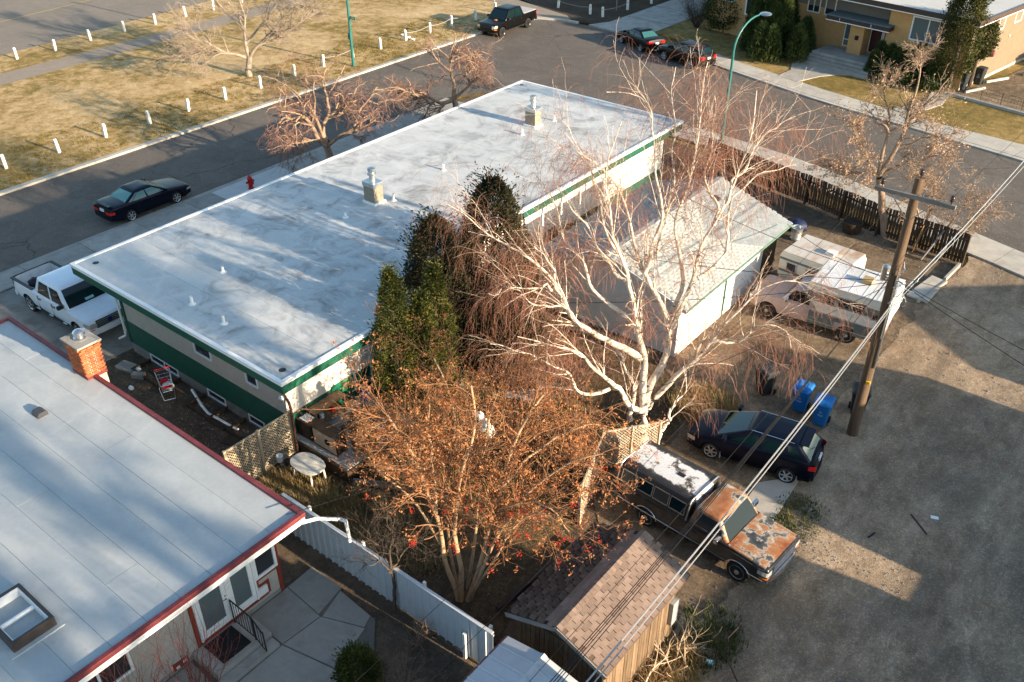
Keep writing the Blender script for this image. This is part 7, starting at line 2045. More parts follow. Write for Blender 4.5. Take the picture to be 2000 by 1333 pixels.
def spawn(P, R, n, rg, t0=.25, t1=1.0, ln=(.5, 1.5), ang=(.4, 1.0), up=0.0, droop=0.0, wig=.15, segs=5, rk=.5, rmin=.004, rtip=.35, longer_low=0.0, bias=1.0):
    """children growing from the centre lines P"""
    N, S, _ = P.shape
    L = np.linalg.norm(np.diff(P, axis=1), axis=2).sum(1)
    pr = rg.choice(N, n, p=L / L.sum())
    t = t0 + (t1 - t0) * rg.random(n) ** bias
    f = t * (S - 1); i0 = np.clip(f.astype(int), 0, S - 2); fr = (f - i0)[:, None]
    p = P[pr, i0] * (1 - fr) + P[pr, i0 + 1] * fr
    rr = R[pr, i0] * (1 - fr[:, 0]) + R[pr, i0 + 1] * fr[:, 0]
    tg = P[pr, i0 + 1] - P[pr, i0]; tg /= np.linalg.norm(tg, axis=1, keepdims=True) + 1e-9
    q = rg.normal(size=(n, 3)); q -= tg * (q * tg).sum(1, keepdims=True); q /= np.linalg.norm(q, axis=1, keepdims=True) + 1e-9
    a = rg.uniform(ang[0], ang[1], n)[:, None]
    d = tg * np.cos(a) + q * np.sin(a); d[:, 2] += up
    d /= np.linalg.norm(d, axis=1, keepdims=True)
    l = rg.uniform(ln[0], ln[1], n) * (1 + longer_low * (1 - t))
    out = np.zeros((n, segs + 1, 3)); out[:, 0] = p
    cur = p.copy()
    for s in range(segs):
        d = d + rg.normal(size=(n, 3)) * wig
        d[:, 2] -= droop
        d /= np.linalg.norm(d, axis=1, keepdims=True)
        cur = cur + d * (l / segs)[:, None]
        out[:, s + 1] = cur
    out[:, :, 2] = np.maximum(out[:, :, 2], .04)
    r0 = np.maximum(rr * rk, rmin)[:, None]
    RR = r0 * np.linspace(1, rtip, segs + 1)[None]
    return out, np.maximum(RR, rmin * .6)

def limb_arrays(limbs, S=16, jit=.0, rg=None):
    P, R = [], []
    for r0, r1, pts in limbs:
        q = resample(pts, S)
        if jit and rg is not None:
            w = rg.normal(size=(S, 3)) * jit; w[0] = 0
            for _ in range(2): w[1:-1] = (w[:-2] + w[1:-1] + w[2:]) / 3
            q = q + w
        P.append(q); R.append(r0 + (r1 - r0) * np.linspace(0, 1, S) ** .75)
    return np.array(P), np.array(R)

def leaf_cards(C, rg, size, asp=.5, nrm=None, flat=.0, fold=True, vert=0.0):
    """small leaf faces at the points C"""
    n = len(C)
    u = rg.normal(size=(n, 3))
    if vert: u[:, 2] = np.abs(u[:, 2]) * vert + vert
    u /= np.linalg.norm(u, axis=1, keepdims=True)
    w = rg.normal(size=(n, 3)); w -= u * (w * u).sum(1, keepdims=True); w /= np.linalg.norm(w, axis=1, keepdims=True)
    s = (rg.uniform(size[0], size[1], n))[:, None]
    a = u * s; b_ = w * s * asp
    V = np.stack([C - a * .1, C + a * .45 + b_ * .5, C + a, C + a * .45 - b_ * .5], 1)
    F = np.arange(n * 4).reshape(n, 4)
    return V.reshape(-1, 3), F

def leaf_mat(name, c, var=.35, rough=.7, trans=.25, scale=1.2, tip=None):
    m, nt, b = new_mat(name)
    wp = wpos(nt)
    n1 = noise(nt, wp, scale, 4, .6); n2 = noise(nt, wp, 14, 2, .6)
    col = ramp(nt, n1, [(.3, k(c, 1 - var)), (.5, c), (.7, tip or k(c, 1 + var))])
    g = ramp(nt, n2, [(.3, (.65,) * 3), (.7, (1.35,) * 3)])
    col = mix(nt, 1.0, col, g, 'MULTIPLY')
    nt.links.new(col, b.inputs["Base Color"])
    b.inputs["Roughness"].default_value = rough
    b.inputs["Specular IOR Level"].default_value = .2
    if trans:
        out = nt.nodes["Material Output"]
        tr = nd(nt, "ShaderNodeBsdfTranslucent"); nt.links.new(col, tr.inputs["Color"])
        ms_ = nd(nt, "ShaderNodeMixShader"); ms_.inputs[0].default_value = trans
        nt.links.new(b.outputs[0], ms_.inputs[1]); nt.links.new(tr.outputs[0], ms_.inputs[2]); nt.links.new(ms_.outputs[0], out.inputs["Surface"])
    MATS[name] = m
    return m

def bark_mat(name, c, c2, scale=5, marks=None):
    m, nt, b = new_mat(name)
    co = wpos(nt)
    mp = nd(nt, "ShaderNodeMapping"); mp.inputs["Scale"].default_value = (1, 1, .35); nt.links.new(co, mp.inputs["Vector"])
    n1 = noise(nt, mp.outputs[0], scale, 8, .7, .5)
    col = ramp(nt, n1, [(.32, c2), (.5, c), (.7, k(c, 1.15))])
    if marks:
        mp2 = nd(nt, "ShaderNodeMapping"); mp2.inputs["Scale"].default_value = (1, 1, 2.6); nt.links.new(co, mp2.inputs["Vector"])
        n2 = noise(nt, mp2.outputs[0], 5.0, 6, .75)
        f = ramp(nt, n2, [(.555, (0, 0, 0)), (.61, (.9,) * 3)])
        col = mix(nt, f, col, marks)
    nt.links.new(col, b.inputs["Base Color"]); b.inputs["Roughness"].default_value = .85
    b.inputs["Specular IOR Level"].default_value = .25
    bump(nt, b, n1, .5, .03)
    MATS[name] = m
    return m
BK_BIRCH = bark_mat("white birch bark", (0.68, 0.585, 0.49), (0.48, 0.38, 0.30), 4, (0.05, 0.04, 0.035))
BK_TWIG = bark_mat("red brown birch twig", (0.255, 0.122, 0.085), (0.16, 0.07, 0.05))
BK_BRANCH = bark_mat("pale birch branch", (0.52, 0.40, 0.31), (0.33, 0.21, 0.15))
BK_CRAB = bark_mat("scaly brown bark", (0.31, 0.215, 0.15), (0.09, 0.06, 0.045), 7)
BK_CRABT = bark_mat("pinkish twig", (0.235, 0.135, 0.105), (0.15, 0.085, 0.068))
BK_PARK = bark_mat("grey tan bark", (0.30, 0.245, 0.195), (0.18, 0.135, 0.10), 7)
BK_PARKT = bark_mat("grey tan twig", (0.29, 0.235, 0.185), (0.22, 0.165, 0.125))
BK_ROWAN = bark_mat("golden brown bark", (0.42, 0.27, 0.155), (0.16, 0.10, 0.06), 7)
BK_ROWANT = bark_mat("rowan twig", (0.25, 0.125, 0.062), (0.14, 0.075, 0.045))
BK_TAN = bark_mat("tan bark", (0.30, 0.215, 0.155), (0.13, 0.095, 0.07), 7)
BK_DARK = bark_mat("dark bark", (0.09, 0.065, 0.05), (0.04, 0.03, 0.025), 7)
BK_RED = bark_mat("red dogwood twig", (0.21, 0.055, 0.045), (0.13, 0.04, 0.035))
LF_ROWAN = leaf_mat("dried orange leaf", (0.41, 0.158, 0.062), .5, tip=(0.48, 0.255, 0.11))
LF_BERRY = leaf_mat("red berry", (0.50, 0.03, 0.015), .25, .4, 0)
LF_TAN = leaf_mat("dry tan leaf", (0.40, 0.275, 0.195), .3)
LF_CEDAR = leaf_mat("cedar green", (0.085, 0.10, 0.024), .6, tip=(0.24, 0.20, 0.05), trans=.12, scale=2.2)
LF_DCEDAR = leaf_mat("dark cedar", (0.05, 0.06, 0.017), .5, tip=(0.12, 0.105, 0.03), trans=.1)  # darker green than the cedars by the terrace
LF_DARK = leaf_mat("dark juniper", (0.042, 0.043, 0.022), .6, tip=(0.11, 0.08, 0.042), trans=.08)
LF_PINE = leaf_mat("pine green", (0.045, 0.07, 0.02), .5, tip=(0.11, 0.13, 0.04), trans=.10)
LF_GLOBE = leaf_mat("golden globe cedar", (0.06, 0.075, 0.015), .5, tip=(0.15, 0.13, 0.025), trans=.12, scale=3)
LF_GRASS = leaf_mat("dry grass blade", (0.30, 0.215, 0.095), .35, tip=(0.42, 0.33, 0.17))
LF_GREEN = leaf_mat("weedy green", (0.07, 0.095, 0.025), .4, tip=(0.16, 0.15, 0.05))

def merge(parts):
    Vs, Fs, o = [], [], 0
    for V, F in parts:
        Vs.append(V); Fs.append(F + o); o += len(V)
    return np.vstack(Vs), np.vstack(Fs)

def tree_root(name, label, base, group=None, cat="tree"):
    return thing(name, label, cat, (base[0], base[1], base[2] if len(base) > 2 else 0), 0, group)

# ---- the big birch
rg = np.random.default_rng(21)
P0, R0 = limb_arrays([(a, min(c, .014), p) for a, c, p in BIRCH], 24, .16, rg)
R0 = np.maximum(R0 * np.linspace(.92, .66, 24)[None], .010)
bt = tree_root("birch_tree", "huge weeping birch with white limbs and red brown hanging twigs in the yard", BIRCH[0][2][0])
arr_mesh("trunk", *tubes_mesh(P0, R0, 12), BK_BIRCH, bt, smooth=True)
P1, R1 = spawn(P0[1:], R0[1:], 430, rg, .22, .95, (.5, 2.1), (.3, .8), .24, .015, .10, 7, .36, .006, .35)
P2, R2 = spawn(P1, R1, 950, rg, .15, 1, (.3, 1.1), (.35, .9), .08, .05, .12, 6, .55, .005, .5)
arr_mesh("branch_work", *tubes_mesh(P1, R1, 5), BK_BIRCH, bt, smooth=True)
arr_mesh("twig_work", *tubes_mesh(P2, R2, 4), BK_BRANCH, bt, smooth=True)
PA = np.concatenate([resample(q, 7)[None] for q in P1] + [P2])
RA = np.concatenate([R1[:, :7], R2])
P3, R3 = spawn(PA, RA, 3700, rg, .2, 1, (.4, 1.6), (.4, 1.3), .0, .42, .10, 6, .5, .0031, .7)
P4, R4 = spawn(P3, R3, 5200, rg, .1, .9, (.2, .8), (.4, 1.0), -.1, .40, .12, 3, .7, .0028, .8)
# hanging curtains below the outer limbs
P5, R5 = spawn(P0[[4, 8, 9, 10, 11, 12, 13, 17, 18, 19, 20]], R0[[4, 8, 9, 10, 11, 12, 13, 17, 18, 19, 20]], 520, rg, .55, 1, (.6, 1.9), (.6, 1.5), .0, .42, .09, 6, .3, .0034, .7)
P6, R6 = spawn(P5, R5, 1800, rg, .15, 1, (.2, .6), (.4, 1.1), -.1, .25, .18, 3, .7, .0028, .8)
arr_mesh("crown", *merge([tubes_mesh(p, r, 3) for p, r in ((P3, R3), (P4, R4), (P5, R5), (P6, R6))]), BK_TWIG, bt)

# ---- orange berry tree
P0, R0 = limb_arrays(ROWAN, 18, .06, rg)
rw = tree_root("rowan_tree", "many stemmed tree covered in dried orange leaves and red berries beside the shed", ROWAN[2][2][0])
arr_mesh("trunk", *tubes_mesh(P0, R0, 9), BK_ROWAN, rw, smooth=True)
P1, R1 = spawn(P0, R0, 260, rg, .35, 1, (.7, 2.1), (.4, 1.1), .12, .02, .16, 7, .5, .010, .4)
P2, R2 = spawn(P1, R1, 1300, rg, .15, 1, (.3, 1.0), (.4, 1.1), .08, .0, .2, 5, .6, .006, .5)
P3, R3 = spawn(P2, R2, 2800, rg, .2, 1, (.12, .4), (.4, 1.2), .1, .02, .25, 3, .7, .004, .6)
arr_mesh("crown", *merge([tubes_mesh(P1, R1, 5), tubes_mesh(P2, R2, 4), tubes_mesh(P3, R3, 3)]), BK_ROWANT, rw)
ends = np.concatenate([P3[:, -1], P3[:, -2], P2[:, -1]])
C = np.repeat(ends[rg.choice(len(ends), 3600)], 5, 0) + rg.normal(size=(18000, 3)) * .045
arr_mesh("leaves", *leaf_cards(C, rg, (.03, .095), .5), LF_ROWAN, rw)
low = P2[:, -1]; low = low[(low[:, 2] < 4.2)]
C = low[rg.choice(len(low), 100)]
C = np.repeat(C, 15, 0) + rg.normal(size=(100 * 15, 3)) * np.array((.045, .045, .05)) - np.array((0, 0, .07))
b = B()
oct_v = np.array([(1, 0, 0), (0, 1, 0), (-1, 0, 0), (0, -1, 0), (0, 0, 1), (0, 0, -1)]) * .016
oct_f = np.array([(0, 1, 4), (1, 2, 4), (2, 3, 4), (3, 0, 4), (1, 0, 5), (2, 1, 5), (3, 2, 5), (0, 3, 5)])
V = (C[:, None] + oct_v[None]).reshape(-1, 3); F = (oct_f[None] + (np.arange(len(C)) * 6)[:, None, None]).reshape(-1, 3)
arr_mesh("berries", V, F, LF_BERRY, rw)
# a second, lower orange bush fills the ground behind
def twig_bush(name, label, base, n_stem, h, spread, bark, twig, leaf=None, nl=0, ls=(.04, .1), tw=1, r=.02, seed=1, cat="shrub", droop=.0, group=None, sub=(4, 8)):
    g = np.random.default_rng(seed)
    t = tree_root(name, label, base, group, cat)
    a = g.random(n_stem) * 6.28; rr = np.sqrt(g.random(n_stem)) * spread
    bx_, by_, bz_ = base[0], base[1], base[2] if len(base) > 2 else 0
    S = 8
    P = np.zeros((n_stem, S, 3))
    for s in range(S):
        u = s / (S - 1)
        P[:, s, 0] = bx_ + np.cos(a) * rr * (.15 + .85 * u) + g.normal(size=n_stem) * .03 * u * h
        P[:, s, 1] = by_ + np.sin(a) * rr * (.15 + .85 * u) + g.normal(size=n_stem) * .03 * u * h
        P[:, s, 2] = bz_ + h * u * (.75 + .25 * g.random(n_stem)) - .12 * h * (rr / max(spread, .01)) * u
    R = r * np.linspace(1, .3, S)[None] * g.uniform(.6, 1.1, n_stem)[:, None]
    arr_mesh("stems", *tubes_mesh(P, R, 6), bark, t, smooth=True)
    P1, R1 = spawn(P, R, int(n_stem * sub[0] * tw), g, .2, 1, (.2 * h, .45 * h), (.3, .9), .15, droop, .15, 5, .6, r * .25, .4)
    P2, R2 = spawn(P1, R1, int(n_stem * sub[0] * sub[1] * tw), g, .1, 1, (.08 * h, .25 * h), (.3, 1.0), .1, droop, .2, 3, .6, r * .15, .5)
    arr_mesh("crown", *merge([tubes_mesh(P1, R1, 4), tubes_mesh(P2, R2, 3)]), twig, t)
    if leaf:
        e = np.concatenate([P2[:, -1], P2[:, 1]]); C = e[g.choice(len(e), nl)] + g.normal(size=(nl, 3)) * .05
        arr_mesh("leaves", *leaf_cards(C, g, ls, .5), leaf, t)
    return t
twig_bush("orange_shrub", "wide orange leaved shrub in the yard between the evergreens and the birch", (-16.4, 17.4), 34, 3.0, 2.3, BK_ROWAN, BK_ROWANT, LF_ROWAN, 4500, (.03, .09), 1, .03, 31)
twig_bush("orange_shrub", "orange leaved shrub at the foot of the birch by the lattice", (-13.2, 19.6), 26, 2.4, 1.7, BK_ROWAN, BK_ROWANT, LF_ROWAN, 3600, (.04, .10), 1, .025, 32)
twig_bush("orange_shrub", "orange leaved shrub near the terrace edge", (-16.6, 15.3), 20, 2.8, 1.3, BK_ROWAN, BK_ROWANT, LF_ROWAN, 3600, (.04, .10), 1, .025, 33)
twig_bush("green_shrub", "thin green leaved shrub among the orange branches", (-16.9, 16.0), 20, 2.6, 1.3, BK_ROWAN, BK_ROWANT, LF_GREEN, 3000, (.04, .09), 1, .02, 34)
twig_bush("brown_shrub", "brown tangled shrub under the left limbs of the birch", (-15.8, 22.8), 40, 2.6, 1.9, BK_CRAB, BK_TWIG, None, 0, tw=.8, r=.02, seed=35, droop=.10)

# ---- two gnarled pink trees by the street
def gnarled(limbs, label, seed):
    g = np.random.default_rng(seed)
    P0, R0 = limb_arrays(limbs, 16, .09, g)
    t = tree_root("gnarled_tree", label, limbs[0][2][0], "gnarled trees along the street side of the long building")
    arr_mesh("trunk", *tubes_mesh(P0, R0, 10), BK_CRAB, t, smooth=True)
    P1, R1 = spawn(P0[1:], R0[1:], 80, g, .3, 1, (.7, 2.4), (.4, 1.1), .12, .03, .26, 7, .65, .02, .45)
    P2, R2 = spawn(P1, R1, 330, g, .15, 1, (.4, 1.2), (.5, 1.2), .05, .08, .28, 6, .6, .011, .5)
    P3, R3 = spawn(P2, R2, 1300, g, .1, 1, (.25, .85), (.4, 1.2), .0, .16, .25, 5, .6, .0062, .6)
    P4, R4 = spawn(P3, R3, 1500, g, .1, 1, (.12, .4), (.4, 1.2), .0, .14, .25, 3, .7, .0055, .7)
    arr_mesh("branch_work", *tubes_mesh(P1, R1, 6), BK_CRAB, t, smooth=True)
    arr_mesh("crown", *merge([tubes_mesh(P2, R2, 4), tubes_mesh(P3, R3, 3), tubes_mesh(P4, R4, 3)]), BK_CRABT, t)
gnarled(CRABA, "gnarled bare tree with pinkish twigs rising behind the middle of the white roof's street edge", 41)
gnarled(CRABB, "gnarled bare tree with pinkish twigs rising behind the far corner of the white roof", 42)

# ---- bare park tree
def bare_tree(name, limbs, label, seed, bark, twig, n=(70, 500, 2600, 3000), ln=((.8, 2.4), (.5, 1.4), (.3, .9), (.15, .5)), up=.14, rm=(.02, .011, .008, .006), droop=0.0, leaf=None, nl=0, ls=(.06, .12), group=None, wig=.14):
    g = np.random.default_rng(seed)
    P0, R0 = limb_arrays(limbs, 18, .07, g)
    t = tree_root(name, label, limbs[0][2][0], group)
    P1, R1 = spawn(P0[1:] if len(P0) > 2 else P0, R0[1:] if len(P0) > 2 else R0, n[0], g, .25, 1, ln[0], (.35, .95), up, droop * .3, wig, 8, .55, rm[0], .4)
    P2, R2 = spawn(P1, R1, n[1], g, .15, 1, ln[1], (.35, .95), up, droop * .6, wig * 1.2, 6, .6, rm[1], .45)
    P3, R3 = spawn(P2, R2, n[2], g, .1, 1, ln[2], (.3, .9), up * .7, droop, wig * 1.3, 4, .6, rm[2], .5)
    P4, R4 = spawn(P3, R3, n[3], g, .1, 1, ln[3], (.3, .9), up * .5, droop, wig * 1.4, 3, .7, rm[3], .6)
    arr_mesh("trunk", *merge([tubes_mesh(P0, R0, 11), tubes_mesh(P1, R1, 6)]), bark, t, smooth=True)
    arr_mesh("crown", *merge([tubes_mesh(P2, R2, 4), tubes_mesh(P3, R3, 3), tubes_mesh(P4, R4, 3)]), twig, t)
    if leaf:
        e = np.concatenate([P4[:, -1], P4[:, 1], P3[:, -1]]); e = e[e[:, 2] < 4.5 + 4.5 * g.random(len(e)) ** 2]; C = e[g.choice(len(e), nl)] + g.normal(size=(nl, 3)) * .07
        arr_mesh("leaves", *leaf_cards(C, g, ls, .5), leaf, t)
    return t
bare_tree("park_tree", PARK, "bare spreading tree with a grey trunk on the park grass", 43, BK_PARK, BK_PARKT, rm=(.03, .016, .011, .009))
bare_tree("tan_tree", TAN, "tree with dry tan leaves standing behind the slatted fence", 44, BK_TAN, BK_TAN, (60, 380, 1500, 1800), ((.4, 1.1), (.25, .75), (.15, .55), (.1, .35)), leaf=LF_TAN, nl=6500, ls=(.06, .13), rm=(.02, .011, .008, .006))
bare_tree("tan_shrub", TAN2, "low bushy tan shrub behind the right end of the slatted fence", 45, BK_TAN, BK_TAN, (64, 330, 1200, 1400), ((.4, 1.2), (.3, .9), (.2, .6), (.12, .35)), rm=(.016, .009, .007, .006), leaf=LF_TAN, nl=2200, ls=(.05, .1), wig=.2)
bare_tree("small_tree", SMALL, "small bare tree with spidery twigs in front of the metal fence", 46, BK_DARK, BK_DARK, (34, 150, 420, 400), ((.4, 1.1), (.3, .7), (.15, .45), (.1, .3)), rm=(.008, .005, .004, .0035), up=.02)

# ---- evergreens
def evergreen(name, label, base, h, r, seed, leaf, n, size=(.10, .20), prof='column', lobes=7, trunk_h=.2, asp=.34, vert=.5, group=None, cat="evergreen", tip_n=1):
    """foliage sprays spread through an uneven crown, denser on its lumps"""
    g = np.random.default_rng(seed)
    t = tree_root(name, label, base, group, cat)
    bx_, by_, bz_ = base[0], base[1], base[2] if len(base) > 2 else 0
    b = B(); b.tube([(bx_, by_, bz_), (bx_ + .03, by_, bz_ + h * .45), (bx_, by_ + .02, bz_ + h * .85)], [r * .14, r * .09, .015], 7); b.build("trunk", BK_DARK, t)
    u = g.random(n * 2)
    if prof == 'column':
        u = u ** .85; rad = r * np.minimum(1, (1 - u) * 2.2) ** .62 * np.minimum(1, .72 + u * 1.6)
    elif prof == 'cone':
        u = u ** 1.25; rad = r * (1 - u) ** .85
    elif prof == 'globe':
        rad = r * np.sqrt(np.clip(1 - (2 * u - 1) ** 2, 0, 1)) ** .8
    else:
        rad = r * np.minimum(1, (1 - u) * 1.7) ** .5 * np.minimum(1, .55 + u * 1.5)
    a = g.random(n * 2) * 6.28
    # sprays gather in clumps that stand out from the crown, with gaps between them
    nc = max(40, int(lobes * 22))
    ci = g.choice(n * 2, nc); cu, ca_, cr_ = u[ci], a[ci], rad[ci] * g.uniform(.55, .98, nc)
    cs = g.uniform(.16, .38, nc) * r
    pk = g.choice(nc, n)
    jit = np.clip(g.normal(size=(n, 3)), -1.5, 1.5) * (cs[pk] * .55)[:, None]
    C = np.stack([bx_ + np.cos(ca_[pk]) * cr_[pk], by_ + np.sin(ca_[pk]) * cr_[pk], bz_ + trunk_h + cu[pk] * (h - trunk_h)], 1) + jit * np.array((1, 1, 1.25))
    fill = g.random(n) < (.62 if prof == "bush" else .45)
    qf = .35 + .62 * g.random(n) ** .6
    Cf = np.stack([bx_ + np.cos(a[:n]) * rad[:n] * qf, by_ + np.sin(a[:n]) * rad[:n] * qf, bz_ + trunk_h + u[:n] * (h - trunk_h)], 1)
    C = np.where(fill[:, None], Cf, C)
    C[:, 2] = np.maximum(C[:, 2], bz_ + .05)
    out = C - np.array((bx_, by_, 0)); out[:, 2] = 0; out /= np.linalg.norm(out, axis=1, keepdims=True) + 1e-6
    m = n
    up_ = out * g.uniform(.25, .9, (m, 1)) + np.array((0, 0, 1.0)) * vert * g.uniform(.6, 1.6, (m, 1)) + g.normal(size=(m, 3)) * .28
    up_ /= np.linalg.norm(up_, axis=1, keepdims=True)
    w = np.cross(up_, out + g.normal(size=(m, 3)) * .6); w /= np.linalg.norm(w, axis=1, keepdims=True) + 1e-9
    s = g.uniform(size[0], size[1], m)[:, None]
    A_ = up_ * s; W_ = w * s * asp
    nn = np.cross(up_, w) * s * .18
    V = np.stack([C, C + A_ * .5 + W_ * .5 + nn, C + A_, C + A_ * .5 - W_ * .5 + nn, C + A_ * .5 - nn * .3], 1)
    base_f = np.array([(0, 1, 4), (1, 2, 4), (2, 3, 4), (3, 0, 4)])
    F = (base_f[None] + (np.arange(m) * 5)[:, None, None]).reshape(-1, 3)
    arr_mesh("foliage", V.reshape(-1, 3), F, leaf, t)
    return t
evergreen("columnar_cedar", "tall narrow cedar nearest the roof corner, leftmost of the group by the terrace", (-19.6, 18.1), 6.1, .74, 51, LF_CEDAR, 13000, (.07, .16))
evergreen("columnar_cedar", "shorter narrow cedar between the two taller cedars by the terrace", (-19.1, 18.95), 5.0, .78, 52, LF_CEDAR, 13000, (.07, .16))
evergreen("columnar_cedar", "tall narrow cedar on the right of the group by the terrace", (-19.2, 19.8), 5.7, .70, 53, LF_CEDAR, 9500, (.07, .16))
evergreen("dark_juniper", "dark bushy evergreen leaning over the white roof edge behind the cedars", (-20.6, 21.4), 6.5, 1.6, 54, LF_DARK, 22000, (.07, .19), 'bush', 5)
evergreen("dark_juniper", "tallest dark evergreen between the long building and the birch", (-20.5, 24.6), 6.9, 1.8, 55, LF_DARK, 22000, (.08, .19), 'bush', 5)
evergreen("dark_juniper", "low dark evergreen mass under the birch's left limbs", (-19.0, 23.0), 4.4, 1.8, 56, LF_DARK, 14000, (.08, .19), 'bush', 6)
evergreen("globe_cedar", "rounded golden green cedar on the patio at the bottom edge", (-12.28, 9.1), 1.62, .58, 57, LF_GLOBE, 9000, (.05, .11), 'globe', 9, .05)
evergreen("green_bush", "green bush at the feet of the cedars by the terrace", (-18.3, 18.9), 2.3, 1.2, 58, LF_CEDAR, 5500, (.08, .18), 'bush', 6)
def pine_clump(label, base, h, r, n_spire, seed, per=2600, group=None):
    g = np.random.default_rng(seed)
    t = tree_root("pine_shrub", label, base, group, "evergreen")
    Vs = []
    stems = B()
    for i in range(n_spire):
        a = g.random() * 6.28; rr = r * math.sqrt(g.random())
        hx2 = h * (1 - .55 * (rr / r) ** 2) * g.uniform(.72, 1.0)
        x, y = base[0] + rr * cos(a), base[1] + rr * sin(a)
        stems.tube([(base[0] + .3 * rr * cos(a), base[1] + .3 * rr * sin(a), base[2]), (x, y, base[2] + hx2 * .8)], [.05, .015], 5)
        u = g.random(per); ra = .55 * r / math.sqrt(n_spire) * 2.7 * (1 - u) ** .6 * (.5 + .5 * g.random(per)) ; an = g.random(per) * 6.28
        C = np.stack([x + np.cos(an) * ra, y + np.sin(an) * ra, base[2] + .1 + u ** .8 * (hx2 - .1)], 1)
        o = np.stack([np.cos(an) * .7, np.sin(an) * .7, g.uniform(.5, 1.4, per)], 1) + g.normal(size=(per, 3)) * .3; o /= np.linalg.norm(o, axis=1, keepdims=True)
        w = np.cross(o, g.normal(size=(per, 3))); w /= np.linalg.norm(w, axis=1, keepdims=True)
        s = g.uniform(.16, .36, per)[:, None]
        Vs.append(np.stack([C - w * s * .16, C + o * s, C + w * s * .16], 1).reshape(-1, 3))
    stems.build("stems", BK_DARK, t)
    V = np.vstack(Vs); arr_mesh("foliage", V, np.arange(len(V)).reshape(-1, 3), LF_PINE, t)
pine_clump("big dense pine clump with upright shoots in front of the orange duplex", (-28.9, 68.4, .09), 5.6, 2.8, 20, 61, 3000)
pine_clump("small dark pine between the duplex steps and the large window", (-20.0, 68.0, .09), 3.2, .8, 4, 62, 1800)
pine_clump("dark pine under the large window of the duplex", (-18.2, 67.7, .09), 3.3, 1.2, 6, 63, 1800)
pine_clump("low dark pine at the foot of the tall cone shaped cedar", (-16.6, 67.6, .09), 2.2, 1.0, 5, 64, 1500)
evergreen("tall_cedar", "tall dark cone shaped cedar at the corner of the orange duplex", (-15.3, 67.9, .09), 7.6, 1.35, 65, LF_DCEDAR, 17000, (.10, .22), 'column', 6, 1.2)
evergreen("clipped_cedar", "rounded cedar on a bare stem against the tan house wall", (-14.3, 69.6, .09), 4.6, 1.0, 66, LF_DCEDAR, 7000, (.10, .2), 'globe', 6, 2.0)
evergreen("dark_shrub", "dark round shrub at the left end of the orange duplex", (-34.6, 71.8, .09), 4.0, 1.9, 67, LF_PINE, 5000, (.14, .3), 'bush', 6)
twig_bush("bare_shrub", "bare brown shrub beside the concrete driveway at the top", (-36.9, 71.4, .09), 50, 2.6, 1.4, BK_DARK, BK_DARK, None, 0, tw=1.2, r=.02, seed=68)
for i, (x, y, h, r, l) in enumerate(((-47.5, 77.0, 7, 1.7, "dark conifer at the top edge left of the driveway"), (-44.6, 80.5, 8, 1.8, "dark conifer at the top edge nearest the driveway"), (-51.5, 78.5, 7, 1.8, "dark conifer at the top edge behind the footpath"), (-38.2, 84.0, 8, 1.9, "dark conifer at the top edge beyond the driveway"))):
    evergreen("conifer", l, (x, y, .1), h, r, 70 + i, LF_PINE, 4500, (.18, .38), 'cone', 5, .8)

# ---- twigs, weeds and grass
twig_bush("dogwood_shrub", "leafless red twigged shrub at the bottom edge in front of the bungalow", (-15.2, 6.2), 46, 3.7, 1.7, BK_RED, BK_RED, None, 0, tw=.35, r=.012, seed=81, sub=(3, 2))
twig_bush("dogwood_shrub", "leafless red twigged shrub at the bottom left corner of the picture", (-15.7, 4.9), 40, 3.4, 1.4, BK_RED, BK_RED, None, 0, tw=.35, r=.012, seed=82, sub=(3, 2))
twig_bush("bare_shrub", "round bare brown shrub in the bed beside the patio", (-11.6, 9.9), 40, .9, .7, BK_CRAB, BK_CRAB, None, 0, tw=.8, r=.008, seed=83)
twig_bush("bare_shrub", "low brown shrub at the foot of the metal fence", (-12.2, 11.2), 30, .6, .5, BK_CRAB, BK_CRAB, None, 0, tw=.8, r=.008, seed=84)
br = thing("branch_pile", "heap of pale cut branches beside the brown shed", "branches", (-6.35, 14.9, 0))
g = np.random.default_rng(91)
for i in range(11):
    p = np.array((-6.35 + g.normal() * .3, 14.9 + g.normal() * .45, g.uniform(.05, .3))); a = g.random() * 6.28
    d = np.array((cos(a), sin(a), g.uniform(-.1, .7))); L = g.uniform(1.0, 2.2)
    pts = [p - d * L * .3]
    for j in range(6):
        d = d + g.normal(size=3) * .22; d /= np.linalg.norm(d); pts.append(pts[-1] + d * L / 6)
    pts = [np.array((q[0], q[1], max(.03, q[2]))) for q in pts]
    Pq = resample(pts, 9)[None]; Rq = np.linspace(.03, .008, 9)[None] * g.uniform(.6, 1.2)
    P1, R1 = spawn(Pq, Rq, 9, g, .3, 1, (.3, .8), (.4, .9), .1, 0, .15, 5, .6, .005)
    arr_mesh("cut_branch", *merge([tubes_mesh(Pq, Rq, 6), tubes_mesh(P1, R1, 4)]), pm("bleached branch", (0.52, 0.40, 0.28), .3, 8, .85), br)
twig_bush("brush_heap", "low heap of thin orange brush next to the pale branches", (-6.5, 14.0), 30, .7, .9, BK_ROWAN, BK_ROWANT, None, 0, tw=.8, r=.008, seed=92)
b = B(); b.tube([(-5.9, 16.3, .05), (-5.2, 15.9, .12), (-4.6, 15.4, .08), (-4.2, 15.2, .05)], .022, 6); b.tube([(-5.2, 15.9, .12), (-5.5, 16.4, .35), (-5.4, 16.8, .5)], .012, 5); tag(b.build("fallen_branch", M_WOOD_DK), "dark fallen branch lying in the weeds in front of the rusty pickup", "branch")

